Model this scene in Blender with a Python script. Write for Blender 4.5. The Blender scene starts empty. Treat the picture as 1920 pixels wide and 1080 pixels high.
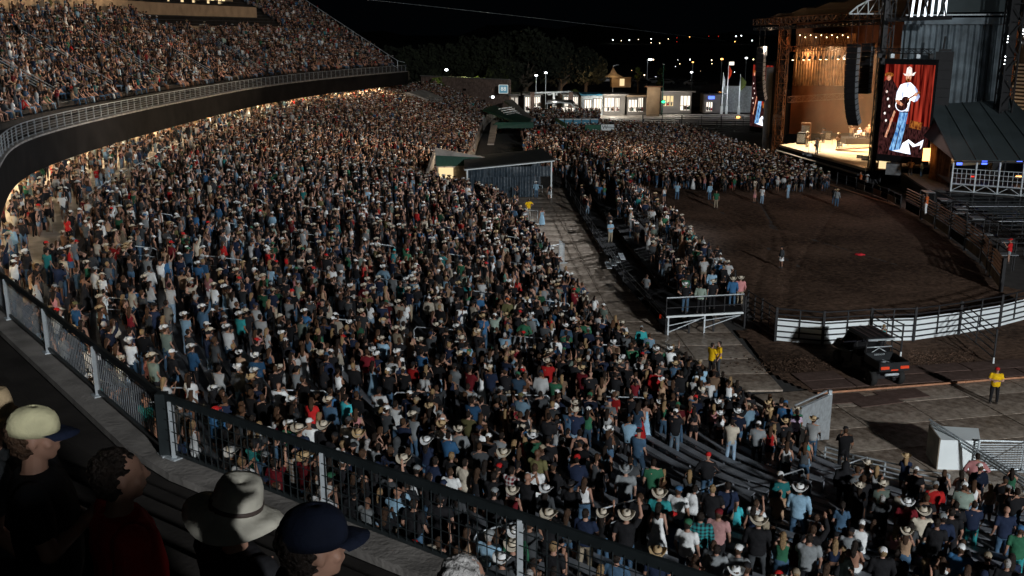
import bpy, bmesh, math, random
import numpy as np
from mathutils import Vector, Matrix
random.seed(7)
R = random.Random(11)
PI = math.pi
S = bpy.context.scene
COL = S.collection

# ------------------------------------------------------------------ camera, world, sun
H = 16.8; TH = math.radians(14.4); FPX = 1870.0
cam = bpy.data.cameras.new("camera"); cam_ob = bpy.data.objects.new("camera", cam); COL.objects.link(cam_ob)
cam.sensor_width = 36.0; cam.lens = 36.0 * FPX / 1920.0
cam.clip_start = 0.1; cam.clip_end = 6000
cam_ob.location = (0, 0, H); cam_ob.rotation_euler = (PI / 2 - TH, 0, 0)
S.camera = cam_ob

world = bpy.data.worlds.new("World"); S.world = world; world.use_nodes = True
bg = world.node_tree.nodes["Background"]
bg.inputs[0].default_value = (0.35, 0.52, 0.75, 1); bg.inputs[1].default_value = 0.0012

SUN_AZ = math.atan2(-0.94, 0.34)      # the floodlights stand low to the right, behind the camera
SUN_EL = math.radians(19)
sl = bpy.data.lights.new("sun", 'SUN'); sl.energy = 0.02; sl.angle = math.radians(1.2); sl.color = (0.86, 0.97, 1.0)
sun = bpy.data.objects.new("sun", sl); COL.objects.link(sun)
sd = Vector((math.cos(SUN_AZ) * math.cos(SUN_EL), math.sin(SUN_AZ) * math.cos(SUN_EL), math.sin(SUN_EL)))
sun.rotation_euler = sd.to_track_quat('Z', 'Y').to_euler(); sun.location = sd * 80
S.view_settings.view_transform = 'Standard'; S.view_settings.look = 'None'
S.view_settings.exposure = 0.0; S.view_settings.gamma = 1.0; S.view_settings.use_curve_mapping = False
S.cycles.max_bounces = 5; S.cycles.diffuse_bounces = 2; S.cycles.glossy_bounces = 2
S.cycles.transparent_max_bounces = 8; S.cycles.volume_bounces = 0
S.cycles.use_denoising = True; S.cycles.sample_clamp_indirect = 4

CT, ST = math.cos(TH), math.sin(TH)
def ray(px, py):
    u = (px - 960) / FPX; v = (540 - py) / FPX
    return Vector((u, CT + v * ST, -ST + v * CT))
def G(px, py, z=0.0):                   # point of the photograph on a level of height z
    d = ray(px, py); t = (z - H) / d.z
    return Vector((d.x * t, d.y * t, z))
def P(px, py, Z):                       # point of the photograph at depth Z
    return Vector((0, 0, H)) + ray(px, py) * Z
def proj(x, y, z):
    dz = z - H; Z = y * CT - dz * ST; V = y * ST + dz * CT
    Zs = np.maximum(Z, 1e-3)
    return 960 + FPX * x / Zs, 540 - FPX * V / Zs, Z

# ------------------------------------------------------------------ materials
M = {}
def mat(name, col, rough=0.7, metal=0.0, vary=0.25, scale=3.0, bump=0.0, bscale=20.0, objcol=False, attr=False, emit=None, es=1.0, detail=4, spec=0.4):
    m = bpy.data.materials.new(name); m.use_nodes = True; nt = m.node_tree; b = nt.nodes["Principled BSDF"]
    b.inputs["Roughness"].default_value = rough; b.inputs["Metallic"].default_value = metal
    b.inputs["Specular IOR Level"].default_value = spec
    tc = nt.nodes.new("ShaderNodeTexCoord"); nz = nt.nodes.new("ShaderNodeTexNoise")
    nt.links.new(tc.outputs["Object"], nz.inputs["Vector"]); nz.inputs["Scale"].default_value = scale; nz.inputs["Detail"].default_value = detail
    mr = nt.nodes.new("ShaderNodeMapRange"); mr.inputs[1].default_value = 0.3; mr.inputs[2].default_value = 0.7
    mr.inputs[3].default_value = 1 - vary; mr.inputs[4].default_value = 1 + vary
    nt.links.new(nz.outputs[0], mr.inputs[0])
    mx = nt.nodes.new("ShaderNodeVectorMath"); mx.operation = 'SCALE'
    if objcol:
        oi = nt.nodes.new("ShaderNodeObjectInfo"); nt.links.new(oi.outputs["Color"], mx.inputs[0])
    elif attr:
        at = nt.nodes.new("ShaderNodeAttribute"); at.attribute_name = "Col"; nt.links.new(at.outputs["Color"], mx.inputs[0])
    else:
        mx.inputs[0].default_value = col[:3]
    nt.links.new(mr.outputs[0], mx.inputs["Scale"]); nt.links.new(mx.outputs[0], b.inputs["Base Color"])
    if bump:
        n2 = nt.nodes.new("ShaderNodeTexNoise"); n2.inputs["Scale"].default_value = bscale; n2.inputs["Detail"].default_value = 5
        nt.links.new(tc.outputs["Object"], n2.inputs["Vector"])
        bp = nt.nodes.new("ShaderNodeBump"); bp.inputs["Strength"].default_value = bump; bp.inputs["Distance"].default_value = 0.05
        nt.links.new(n2.outputs[0], bp.inputs["Height"]); nt.links.new(bp.outputs[0], b.inputs["Normal"])
    if emit:
        b.inputs["Emission Color"].default_value = (*emit, 1); b.inputs["Emission Strength"].default_value = es
    M[name] = m
    return m
mat('concrete', (0.34, 0.31, 0.28), 0.75, vary=0.35, scale=0.8, bump=0.3, bscale=14)
mat('kerb_concrete', (0.20, 0.185, 0.17), 0.85, vary=0.4, scale=1.6, bump=0.4, bscale=12)
mat('concrete_dark', (0.05, 0.048, 0.046), 0.85, vary=0.3, scale=1.5, bump=0.2)
mat('deck_dark', (0.024, 0.021, 0.019), 0.9, vary=0.35, scale=1.2, bump=0.2, spec=0.15)
mat('aluminium', (0.42, 0.45, 0.48), 0.42, 0.6, vary=0.2, scale=2, spec=0.5)
mat('tread_metal', (0.085, 0.09, 0.10), 0.6, 0.2, vary=0.5, scale=0.6)
mat('bench_metal', (0.24, 0.26, 0.29), 0.5, 0.35, vary=0.3, scale=1.2)
mat('galvanised', (0.55, 0.60, 0.63), 0.45, 0.5, vary=0.2, scale=6)
mat('dark_paint', (0.022, 0.028, 0.03), 0.38, 0.2, vary=0.2, scale=5, spec=0.5)
mat('black_steel', (0.02, 0.02, 0.022), 0.5, 0.3, vary=0.2)
mat('black_matte', (0.008, 0.008, 0.009), 0.9, vary=0.2, spec=0.15)
mat('fascia', (0.010, 0.009, 0.0085), 0.95, 0.0, vary=0.35, scale=0.5, spec=0.05)
mat('beige_wall', (0.34, 0.24, 0.15), 0.85, vary=0.2, scale=0.7, bump=0.2, bscale=8)
mat('white_panel', (0.78, 0.84, 0.85), 0.6, vary=0.06, scale=0.8)
mat('asphalt', (0.03, 0.03, 0.032), 0.9, vary=0.3, scale=0.3)
mat('grass', (0.02, 0.025, 0.012), 0.95, vary=0.4, scale=0.3)
mat('green_paint', (0.006, 0.055, 0.035), 0.6, vary=0.2)
mat('tent_cloth', (0.035, 0.036, 0.036), 0.6, vary=0.25, scale=1.5, bump=0.3, bscale=3)
mat('vinyl_black', (0.03, 0.045, 0.06), 0.35, vary=0.4, scale=4, bump=0.5, bscale=2.5)
mat('curtain_grey', (0.17, 0.21, 0.235), 0.7, vary=0.35, scale=0.8, bump=0.3, bscale=2)
mat('awning', (0.06, 0.08, 0.085), 0.7, vary=0.2, scale=0.4)
mat('curtain_brown', (0.20, 0.10, 0.045), 0.85, vary=0.5, scale=1.5)
mat('backdrop_brown', (0.13, 0.045, 0.017), 0.9, vary=0.65, scale=0.16)
mat('stage_floor', (0.42, 0.32, 0.20), 0.5, vary=0.2, scale=0.8)
mat('speaker_black', (0.012, 0.012, 0.014), 0.6, vary=0.2)
mat('speaker_grille', (0.26, 0.28, 0.30), 0.6, 0.3, vary=0.6, scale=9)
mat('dull_plate', (0.16, 0.17, 0.18), 0.6, 0.3)
mat('bark', (0.10, 0.08, 0.06), 0.9, vary=0.4, scale=8)
mat('leaf_dark', (0.016, 0.02, 0.011), 0.9, vary=0.5, scale=0.5)
mat('leaf_bright', (0.10, 0.13, 0.03), 0.9, vary=0.4, scale=1)
mat('brick', (0.22, 0.15, 0.12), 0.9, vary=0.35, scale=2)
mat('tyre', (0.015, 0.015, 0.015), 0.85)
mat('orange_glow_plastic', (0.7, 0.06, 0.015), 0.4, vary=0.05, emit=(0.9, 0.06, 0.02), es=0.12)  # faint glow put into the colour, on unlit tape head and flag too
mat('utv_paint', (0.014, 0.016, 0.018), 0.55, spec=0.25)
mat('wood_pole', (0.42, 0.20, 0.11), 0.7, vary=0.3, scale=4)
mat('banner_tan', (0.19, 0.16, 0.12), 0.8, vary=0.4, scale=1.2)
mat('banner_green', (0.02, 0.10, 0.06), 0.7)
mat('potty_blue', (0.03, 0.20, 0.32), 0.5, vary=0.15)
mat('potty_white', (0.55, 0.60, 0.62), 0.5)
mat('building_grey', (0.20, 0.185, 0.17), 0.8, vary=0.2, scale=0.4)
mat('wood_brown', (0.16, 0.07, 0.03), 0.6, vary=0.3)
mat('red_cloth', (0.55, 0.02, 0.03), 0.8)
mat('car_white', (0.6, 0.6, 0.6), 0.3); mat('car_dark', (0.04, 0.045, 0.05), 0.3); mat('glass_dark', (0.02, 0.02, 0.025), 0.08, spec=0.7)
mat('fabric', (0, 0, 0), 0.85, vary=0.16, scale=7, objcol=True, bump=0.5, bscale=9, spec=0.15)
mat('skin', (0, 0, 0), 0.55, vary=0.06, scale=6, objcol=True, spec=0.35)
mat('hair', (0, 0, 0), 0.6, vary=0.45, scale=25, objcol=True, bump=0.7, bscale=60, spec=0.3)
mat('straw', (0, 0, 0), 0.8, vary=0.08, scale=8, objcol=True, spec=0.2)
mat('hat_band', (0.05, 0.035, 0.03), 0.6)
mat('shoe', (0.05, 0.04, 0.035), 0.7)
mat('crowd', (0, 0, 0), 0.85, vary=0.22, scale=3, attr=True, spec=0.15)
def emat(name, col, s):
    m = bpy.data.materials.new(name); m.use_nodes = True; nt = m.node_tree; nt.nodes.clear()
    o = nt.nodes.new("ShaderNodeOutputMaterial"); e = nt.nodes.new("ShaderNodeEmission")
    e.inputs[0].default_value = (*col, 1); e.inputs[1].default_value = s; nt.links.new(e.outputs[0], o.inputs[0]); M[name] = m
emat('lamp_warm', (1.0, 0.78, 0.45), 9); emat('lamp_white', (0.92, 0.97, 1.0), 9); emat('lamp_orange', (1.0, 0.45, 0.12), 5)
emat('lamp_blue', (0.08, 0.15, 1.0), 3); emat('lamp_green', (0.05, 1.0, 0.35), 2.5); emat('lamp_red', (1.0, 0.05, 0.03), 1.2)
emat('soffit_light', (1.0, 0.76, 0.46), 220); emat('led_tube', (0.85, 0.92, 1.0), 2.2); emat('shop_light', (1.0, 0.90, 0.76), 1.5)
emat('window_warm', (1.0, 0.75, 0.4), 1.1); emat('phone_glow', (0.8, 0.9, 1.0), 1.6)
emat('scr_white', (0.82, 0.88, 1.0), 2.2); emat('scr_skin', (1.0, 0.42, 0.25), 0.9); emat('scr_jean', (0.10, 0.33, 0.75), 0.9)
emat('scr_black', (0.02, 0.01, 0.01), 0.3); emat('scr_wood', (0.9, 0.25, 0.05), 0.45); emat('scr_hat', (1.0, 0.8, 0.65), 1.2)
emat('logo_white', (0.9, 0.95, 0.9), 0.8); emat('logo_yellow', (0.85, 0.7, 0.2), 0.5); emat('sign_blue', (0.25, 0.6, 0.8), 0.35)
def pmat(name, a, b_, sc, rough=0.85):                     # woven check, colour one from the object
    m = bpy.data.materials.new(name); m.use_nodes = True; nt = m.node_tree; p = nt.nodes["Principled BSDF"]
    p.inputs["Roughness"].default_value = rough; p.inputs["Specular IOR Level"].default_value = 0.15
    tc = nt.nodes.new("ShaderNodeTexCoord"); oi = nt.nodes.new("ShaderNodeObjectInfo")
    sx = nt.nodes.new("ShaderNodeSeparateXYZ"); nt.links.new(tc.outputs["Object"], sx.inputs[0])
    def band(o, f):
        k = nt.nodes.new("ShaderNodeMath"); k.operation = 'MULTIPLY'; k.inputs[1].default_value = f; nt.links.new(o, k.inputs[0])
        s = nt.nodes.new("ShaderNodeMath"); s.operation = 'SINE'; nt.links.new(k.outputs[0], s.inputs[0])
        g = nt.nodes.new("ShaderNodeMath"); g.operation = 'GREATER_THAN'; g.inputs[1].default_value = 0.1; nt.links.new(s.outputs[0], g.inputs[0]); return g
    g1 = band(sx.outputs[0], sc); g2 = band(sx.outputs[2], sc)
    ad = nt.nodes.new("ShaderNodeMath"); ad.operation = 'ADD'; nt.links.new(g1.outputs[0], ad.inputs[0]); nt.links.new(g2.outputs[0], ad.inputs[1])
    hv = nt.nodes.new("ShaderNodeMath"); hv.operation = 'MULTIPLY'; hv.inputs[1].default_value = 0.5; nt.links.new(ad.outputs[0], hv.inputs[0])
    mx = nt.nodes.new("ShaderNodeMix"); mx.data_type = 'RGBA'; nt.links.new(hv.outputs[0], mx.inputs[0])
    nt.links.new(oi.outputs["Color"], mx.inputs[6]); mx.inputs[7].default_value = (*a, 1)
    nt.links.new(mx.outputs[2], p.inputs["Base Color"]); M[name] = m
pmat('plaid_dark', (0.02, 0.02, 0.025), None, 70); pmat('plaid_light', (0.6, 0.6, 0.58), None, 60)
def evar(name, c1, c2, s, sc):
    m = bpy.data.materials.new(name); m.use_nodes = True; nt = m.node_tree; nt.nodes.clear(); o = nt.nodes.new("ShaderNodeOutputMaterial"); e = nt.nodes.new("ShaderNodeEmission"); tc = nt.nodes.new("ShaderNodeTexCoord")
    mp = nt.nodes.new("ShaderNodeMapping"); mp.inputs["Scale"].default_value = (sc * 2.2, sc, sc * .7); nz = nt.nodes.new("ShaderNodeTexNoise"); nz.inputs["Detail"].default_value = 3; cr = nt.nodes.new("ShaderNodeValToRGB")
    cr.color_ramp.elements[0].position = .38; cr.color_ramp.elements[0].color = (*c1, 1); cr.color_ramp.elements[1].position = .6; cr.color_ramp.elements[1].color = (*c2, 1); nz.inputs["Scale"].default_value = 1
    nt.links.new(tc.outputs["Object"], mp.inputs[0]); nt.links.new(mp.outputs[0], nz.inputs["Vector"]); nt.links.new(nz.outputs[0], cr.inputs[0]); nt.links.new(cr.outputs[0], e.inputs[0]); e.inputs[1].default_value = s; nt.links.new(e.outputs[0], o.inputs[0]); M[name] = m
evar('scr_glow', (.30, .02, .02), (.75, .22, .22), .9, 1.2); evar('scr_shade', (.30, .38, .62), (.62, .70, .95), 1.1, 2); evar('scr_white', (.55, .6, .8), (1, 1, 1), 1.9, 1.3); evar('scr_jean', (.03, .13, .4), (.3, .6, .95), 1.0, 2.2); evar('scr_skin', (.5, .12, .06), (1, .55, .35), .9, 3); evar('scr_black', (.004, .002, .002), (.10, .03, .03), .6, 3); evar('scr_wood', (.15, .02, .01), (.9, .3, .05), .5, 3); evar('scr_hat', (.6, .4, .35), (1, .95, .9), 1.4, 2)
# screen backdrop: a red curtain with folds of its own, shown on the LED wall
m = bpy.data.materials.new('scr_red'); m.use_nodes = True; nt = m.node_tree; nt.nodes.clear()
o = nt.nodes.new("ShaderNodeOutputMaterial"); e = nt.nodes.new("ShaderNodeEmission"); tc = nt.nodes.new("ShaderNodeTexCoord")
mp = nt.nodes.new("ShaderNodeMapping"); mp.inputs["Scale"].default_value = (3.0, 3.0, 0.15); nz = nt.nodes.new("ShaderNodeTexNoise"); nz.inputs["Scale"].default_value = 1.0; nz.inputs["Detail"].default_value = 4
cr = nt.nodes.new("ShaderNodeValToRGB"); cr.color_ramp.elements[0].position = 0.42; cr.color_ramp.elements[0].color = (0.06, 0.002, 0.002, 1)
cr.color_ramp.elements[1].position = 0.72; cr.color_ramp.elements[1].color = (0.95, 0.09, 0.05, 1)
nt.links.new(tc.outputs["Object"], mp.inputs[0]); nt.links.new(mp.outputs[0], nz.inputs["Vector"]); nt.links.new(nz.outputs[0], cr.inputs[0]); nt.links.new(cr.outputs[0], e.inputs[0])
e.inputs[1].default_value = 0.6; nt.links.new(e.outputs[0], o.inputs[0]); M['scr_red'] = m

# arena dirt: clods and tracks
def dirt_mat(name, c1, c2, bs=1.0):
    m = bpy.data.materials.new(name); m.use_nodes = True; nt = m.node_tree; b = nt.nodes["Principled BSDF"]; b.inputs["Roughness"].default_value = 0.95
    b.inputs["Specular IOR Level"].default_value = 0.1
    tc = nt.nodes.new("ShaderNodeTexCoord"); n1 = nt.nodes.new("ShaderNodeTexNoise"); n1.inputs["Scale"].default_value = 0.12; n1.inputs["Detail"].default_value = 6
    n2 = nt.nodes.new("ShaderNodeTexNoise"); n2.inputs["Scale"].default_value = 2.6; n2.inputs["Detail"].default_value = 7; n2.inputs["Roughness"].default_value = 0.65
    for n in (n1, n2): nt.links.new(tc.outputs["Object"], n.inputs["Vector"])
    ad = nt.nodes.new("ShaderNodeMath"); nt.links.new(n1.outputs[0], ad.inputs[0]); nt.links.new(n2.outputs[0], ad.inputs[1])
    cr = nt.nodes.new("ShaderNodeValToRGB"); hf = nt.nodes.new("ShaderNodeMath"); hf.operation = 'MULTIPLY'; hf.inputs[1].default_value = 0.5
    nt.links.new(ad.outputs[0], hf.inputs[0]); nt.links.new(hf.outputs[0], cr.inputs[0])
    cr.color_ramp.elements[0].position = 0.42; cr.color_ramp.elements[0].color = (*c1, 1); cr.color_ramp.elements[1].position = 0.62; cr.color_ramp.elements[1].color = (*c2, 1)
    nt.links.new(cr.outputs[0], b.inputs["Base Color"])
    bp = nt.nodes.new("ShaderNodeBump"); bp.inputs["Strength"].default_value = 0.9 * bs; bp.inputs["Distance"].default_value = 0.12
    nt.links.new(n2.outputs[0], bp.inputs["Height"]); nt.links.new(bp.outputs[0], b.inputs["Normal"]); M[name] = m
mat('far_rail', (0.20, 0.215, 0.23), 0.5, 0.3)
dirt_mat('dirt', (0.040, 0.024, 0.016), (0.18, 0.112, 0.078)); dirt_mat('mat_brown', (0.085, 0.055, 0.045), (0.15, 0.10, 0.085), 0.2)
dirt_mat('slab', (0.13, 0.095, 0.07), (0.50, 0.42, 0.345), 0.15)
nt = M['slab'].node_tree; M['slab'].node_tree.nodes["Principled BSDF"].inputs["Roughness"].default_value = 0.42


WORK = bpy.data.scenes.new('work')            # meshes are evaluated in an empty scratch scene, which is removed at the end
def evaluate(o):
    WORK.collection.objects.link(o); WORK.view_layers[0].update(); dg = WORK.view_layers[0].depsgraph
    me = bpy.data.meshes.new_from_object(o.evaluated_get(dg)); bpy.data.objects.remove(o); return me
# ------------------------------------------------------------------ mesh helpers
class MB:
    def __init__(s): s.v = []; s.f = []
    def add(s, vs, fs):
        o = len(s.v); s.v += [tuple(v) for v in vs]; s.f += [tuple(i + o for i in f) for f in fs]; return s
    def box(s, c, d, ang=0.0, mtx=None):
        x, y, z = d[0] / 2, d[1] / 2, d[2] / 2; ca, sa = math.cos(ang), math.sin(ang); vs = []
        for a, b, e in ((-x, -y, -z), (x, -y, -z), (x, y, -z), (-x, y, -z), (-x, -y, z), (x, -y, z), (x, y, z), (-x, y, z)):
            v = Vector((a, b, e))
            if mtx: v = mtx @ v
            else: v = Vector((a * ca - b * sa, a * sa + b * ca, e))
            vs.append(v + Vector(c))
        return s.add(vs, [(0, 3, 2, 1), (4, 5, 6, 7), (0, 1, 5, 4), (1, 2, 6, 5), (2, 3, 7, 6), (3, 0, 4, 7)])
    def bar(s, a, b, w, h=None):
        a, b = Vector(a), Vector(b); h = h or w; d = b - a; L = d.length
        if L < 1e-5: return s
        return s.box((a + b) / 2, (w, h, L), mtx=_frame(d))
    def tube(s, a, b, r, n=8, r2=None, caps=True):
        a, b = Vector(a), Vector(b); m = _frame(b - a); r2 = r if r2 is None else r2; vs = []
        for p, q in ((a, r), (b, r2)):
            for i in range(n):
                t = 2 * PI * i / n; vs.append(p + m @ Vector((q * math.cos(t), q * math.sin(t), 0)))
        fs = [(i, (i + 1) % n, n + (i + 1) % n, n + i) for i in range(n)]
        if caps: fs += [tuple(range(n - 1, -1, -1)), tuple(range(n, 2 * n))]
        return s.add(vs, fs)
    def pipe(s, pts, r, n=6):
        for a, b in zip(pts, pts[1:]): s.tube(a, b, r, n)
        return s
    def prism(s, poly, z0, z1):
        n = len(poly); vs = [(p[0], p[1], z0) for p in poly] + [(p[0], p[1], z1) for p in poly]
        ar = sum(poly[i][0] * poly[(i + 1) % n][1] - poly[(i + 1) % n][0] * poly[i][1] for i in range(n))
        if ar < 0: vs = vs[:n][::-1] + vs[n:][::-1]
        return s.add(vs, [tuple(range(n - 1, -1, -1)), tuple(range(n, 2 * n))] + [(i, (i + 1) % n, n + (i + 1) % n, n + i) for i in range(n)])
    def slabq(s, a, b, c, d, t):          # a thin solid from four corners, thickness t along its normal
        a, b, c, d = map(Vector, (a, b, c, d)); n = (b - a).cross(d - a).normalized() * t
        return s.add([a, b, c, d, a + n, b + n, c + n, d + n], [(0, 3, 2, 1), (4, 5, 6, 7), (0, 1, 5, 4), (1, 2, 6, 5), (2, 3, 7, 6), (3, 0, 4, 7)])
    def quad(s, a, b, c, d): return s.add([a, b, c, d], [(0, 1, 2, 3)])
    def ball(s, c, r, n=8, m=6, sc=(1, 1, 1)):
        vs = [(c[0], c[1], c[2] - r * sc[2])]
        for j in range(1, m):
            t = -PI / 2 + PI * j / m
            for i in range(n): vs.append((c[0] + r * sc[0] * math.cos(t) * math.cos(2 * PI * i / n), c[1] + r * sc[1] * math.cos(t) * math.sin(2 * PI * i / n), c[2] + r * sc[2] * math.sin(t)))
        vs.append((c[0], c[1], c[2] + r * sc[2])); fs = []
        for i in range(n): fs.append((0, 1 + (i + 1) % n, 1 + i))
        for j in range(m - 2):
            for i in range(n): fs.append((1 + j * n + i, 1 + j * n + (i + 1) % n, 1 + (j + 1) * n + (i + 1) % n, 1 + (j + 1) * n + i))
        k = len(vs) - 1
        for i in range(n): fs.append((k, 1 + (m - 2) * n + i, 1 + (m - 2) * n + (i + 1) % n))
        return s.add(vs, fs)
    def mesh(s, name, m=None, smooth=False):
        me = bpy.data.meshes.new(name); me.from_pydata(s.v, [], s.f)
        if smooth: me.polygons.foreach_set('use_smooth', [True] * len(me.polygons))
        if m: me.materials.append(M[m])
        me.update(); return me
    def build(s, name, m, parent=None, smooth=False, **kw):
        return link(name, s.mesh(name, m, smooth), parent, **kw)
def _frame(d):
    z = Vector(d).normalized(); up = Vector((0, 0, 1)) if abs(z.z) < 0.95 else Vector((0, 1, 0))
    x = up.cross(z).normalized(); y = z.cross(x); return Matrix((x, y, z)).transposed()
def link(name, me, parent=None, label=None, cat=None, group=None, kind=None, loc=None, rz=None):
    o = bpy.data.objects.new(name, me); COL.objects.link(o)
    if parent is not None: o.parent = parent
    if loc is not None: o.location = loc
    if rz is not None: o.rotation_euler = (0, 0, rz)
    if label: o['label'] = label
    if cat: o['category'] = cat
    if group: o['group'] = group
    if kind: o['kind'] = kind
    return o
def thing(name, label, cat, loc=(0, 0, 0), rz=0.0, group=None): return link(name, None, None, label, cat, group, None, loc, rz)
def kids(o): return [c for c in o.children]
def copy_tree(o, parent=None):
    c = o.copy(); COL.objects.link(c)
    if parent is not None: c.parent = parent
    for ch in kids(o): copy_tree(ch, c)
    return c
def clone(o, label, loc=None, rz=None):
    c = copy_tree(o); c['label'] = label
    if loc is not None: c.location = loc
    if rz is not None: c.rotation_euler = (0, 0, rz)
    return c
def lamp(kind, loc, energy, col, size=0.5, target=None, spot=60, blend=0.5, name='lamp_light', parent=None):
    l = bpy.data.lights.new(name, kind); l.energy = energy; l.color = col
    if kind == 'SPOT': l.spot_size = math.radians(spot); l.spot_blend = blend; l.shadow_soft_size = size
    elif kind == 'POINT': l.shadow_soft_size = size
    else: l.size = size
    o = bpy.data.objects.new(name, l); COL.objects.link(o); o.location = loc
    if target is not None: o.rotation_euler = (Vector(loc) - Vector(target)).to_track_quat('Z', 'Y').to_euler()
    return o
def strip(mb, pts, w, z0, z1):             # thin wall along a line of points, w wide
    for a, b in zip(pts, pts[1:]):
        a, b = Vector((a[0], a[1])), Vector((b[0], b[1])); d = (b - a).normalized(); n = Vector((-d.y, d.x)) * w / 2
        mb.prism([a - n, b - n, b + n, a + n], z0, z1)
def smooth_pts(p, k=2):
    p = [np.array(q, float) for q in p]
    for _ in range(k):
        q = [p[0]]
        for a, b in zip(p, p[1:]): q += [a * .75 + b * .25, a * .25 + b * .75]
        p = q + [p[-1]]
    return np.array(p)
def resample(p, n):
    p = np.asarray(p, float); d = np.r_[0, np.cumsum(np.linalg.norm(np.diff(p, axis=0), axis=1))]
    t = np.linspace(0, d[-1], n); return np.stack([np.interp(t, d, p[:, i]) for i in range(p.shape[1])], 1)
FONT = {'W': ["10001", "10001", "10101", "11011", "10001"], '8': ["111", "101", "111", "101", "111"]}
def text(s, size, name, m, parent, mtx, label=None):
    cu = bpy.data.curves.new(name, 'FONT'); cu.body = s; cu.size = size; cu.align_x = 'CENTER'; cu.align_y = 'CENTER'; cu.extrude = 0.01; cu.resolution_u = 2
    t = bpy.data.objects.new('t', cu); me = evaluate(t); bpy.data.curves.remove(cu); me.transform(mtx); me.materials.clear(); me.materials.append(M[m]); me.name = name
    return link(name, me, parent, label=label)

# the venue floodlights: a tall mast behind the viewer
MAST = Vector((60, -90, 46))
lamp('SPOT', MAST, 520000, (0.95, 0.98, 1.0), 2.3, (-4, 48, 4), 52, .5, 'flood_light')
lamp('SPOT', MAST + Vector((1.5, 0, 0)), 170000, (0.92, 0.97, 1.0), 1.5, (24, 95, 4), 34, .9, 'flood_light')
mt = thing('flood_mast', 'tall floodlight mast outside the stands behind the viewer', 'mast', (MAST.x + .6, MAST.y - 1, 0))
MB().tube((0, 0, 0), (0, 0, 47), .4, 10, .3).build('pole', 'galvanised', mt); MB().box((0, .2, 46), (4, .4, 2.4)).build('lamp_bank', 'black_steel', mt)

# ------------------------------------------------------------------ people
def loft(mb, rings, n=14, power=1.0):       # rings: (cx, cy, cz, rx, ry)
    vs = []; fs = []
    for (cx, cy, cz, rx, ry) in rings:
        for i in range(n):
            t = 2 * PI * i / n; c, s_ = math.cos(t), math.sin(t)
            c = math.copysign(abs(c) ** power, c); s_ = math.copysign(abs(s_) ** power, s_)
            vs.append((cx + rx * c, cy + ry * s_, cz))
    for j in range(len(rings) - 1):
        for i in range(n): fs.append((j * n + i, j * n + (i + 1) % n, (j + 1) * n + (i + 1) % n, (j + 1) * n + i))
    fs += [tuple(range(n - 1, -1, -1)), tuple(range((len(rings) - 1) * n, len(rings) * n))]
    return mb.add(vs, fs)
def cone(mb, a, b, ra, rb, n=10):
    mb.ball(a, ra, n, 6); mb.ball(b, rb, n, 6); return mb.tube(a, b, ra, n, rb)
def remesh(mb, voxel, faces, name, m, smooth_it=2, noise=0.0, seed=0, nscale=9.0):
    me = mb.mesh('tmp'); o = bpy.data.objects.new('tmp', me)
    r = o.modifiers.new('r', 'REMESH'); r.mode = 'VOXEL'; r.voxel_size = voxel
    s_ = o.modifiers.new('s', 'SMOOTH'); s_.factor = 0.5; s_.iterations = smooth_it
    me2 = evaluate(o)
    if noise:
        from mathutils import noise as nn
        n = len(me2.vertices); co = np.empty(n * 3, np.float32); me2.vertices.foreach_get('co', co); co = co.reshape(-1, 3); no = np.empty(n * 3, np.float32); me2.vertex_normals.foreach_get('vector', no); no = no.reshape(-1, 3)
        d = np.array([nn.noise((x * nscale + seed, y * nscale, z * nscale)) + 0.5 * nn.noise((x * nscale * 2.3, y * nscale * 2.3 + seed, z * nscale * 2.3)) for x, y, z in co.tolist()])
        me2.vertices.foreach_set('co', (co + no * (d * noise)[:, None]).astype(np.float32).ravel()); me2.update()
    bpy.data.meshes.remove(me)
    o = bpy.data.objects.new('tmp', me2)
    k = max(1, len(me2.polygons) * 2)
    dm = o.modifiers.new('d', 'DECIMATE'); dm.ratio = min(1, faces / k)
    me3 = evaluate(o); bpy.data.meshes.remove(me2)
    me3.name = name; me3.materials.clear(); me3.materials.append(M[m])
    me3.polygons.foreach_set('use_smooth', [True] * len(me3.polygons)); me3.update()
    return me3

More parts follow.
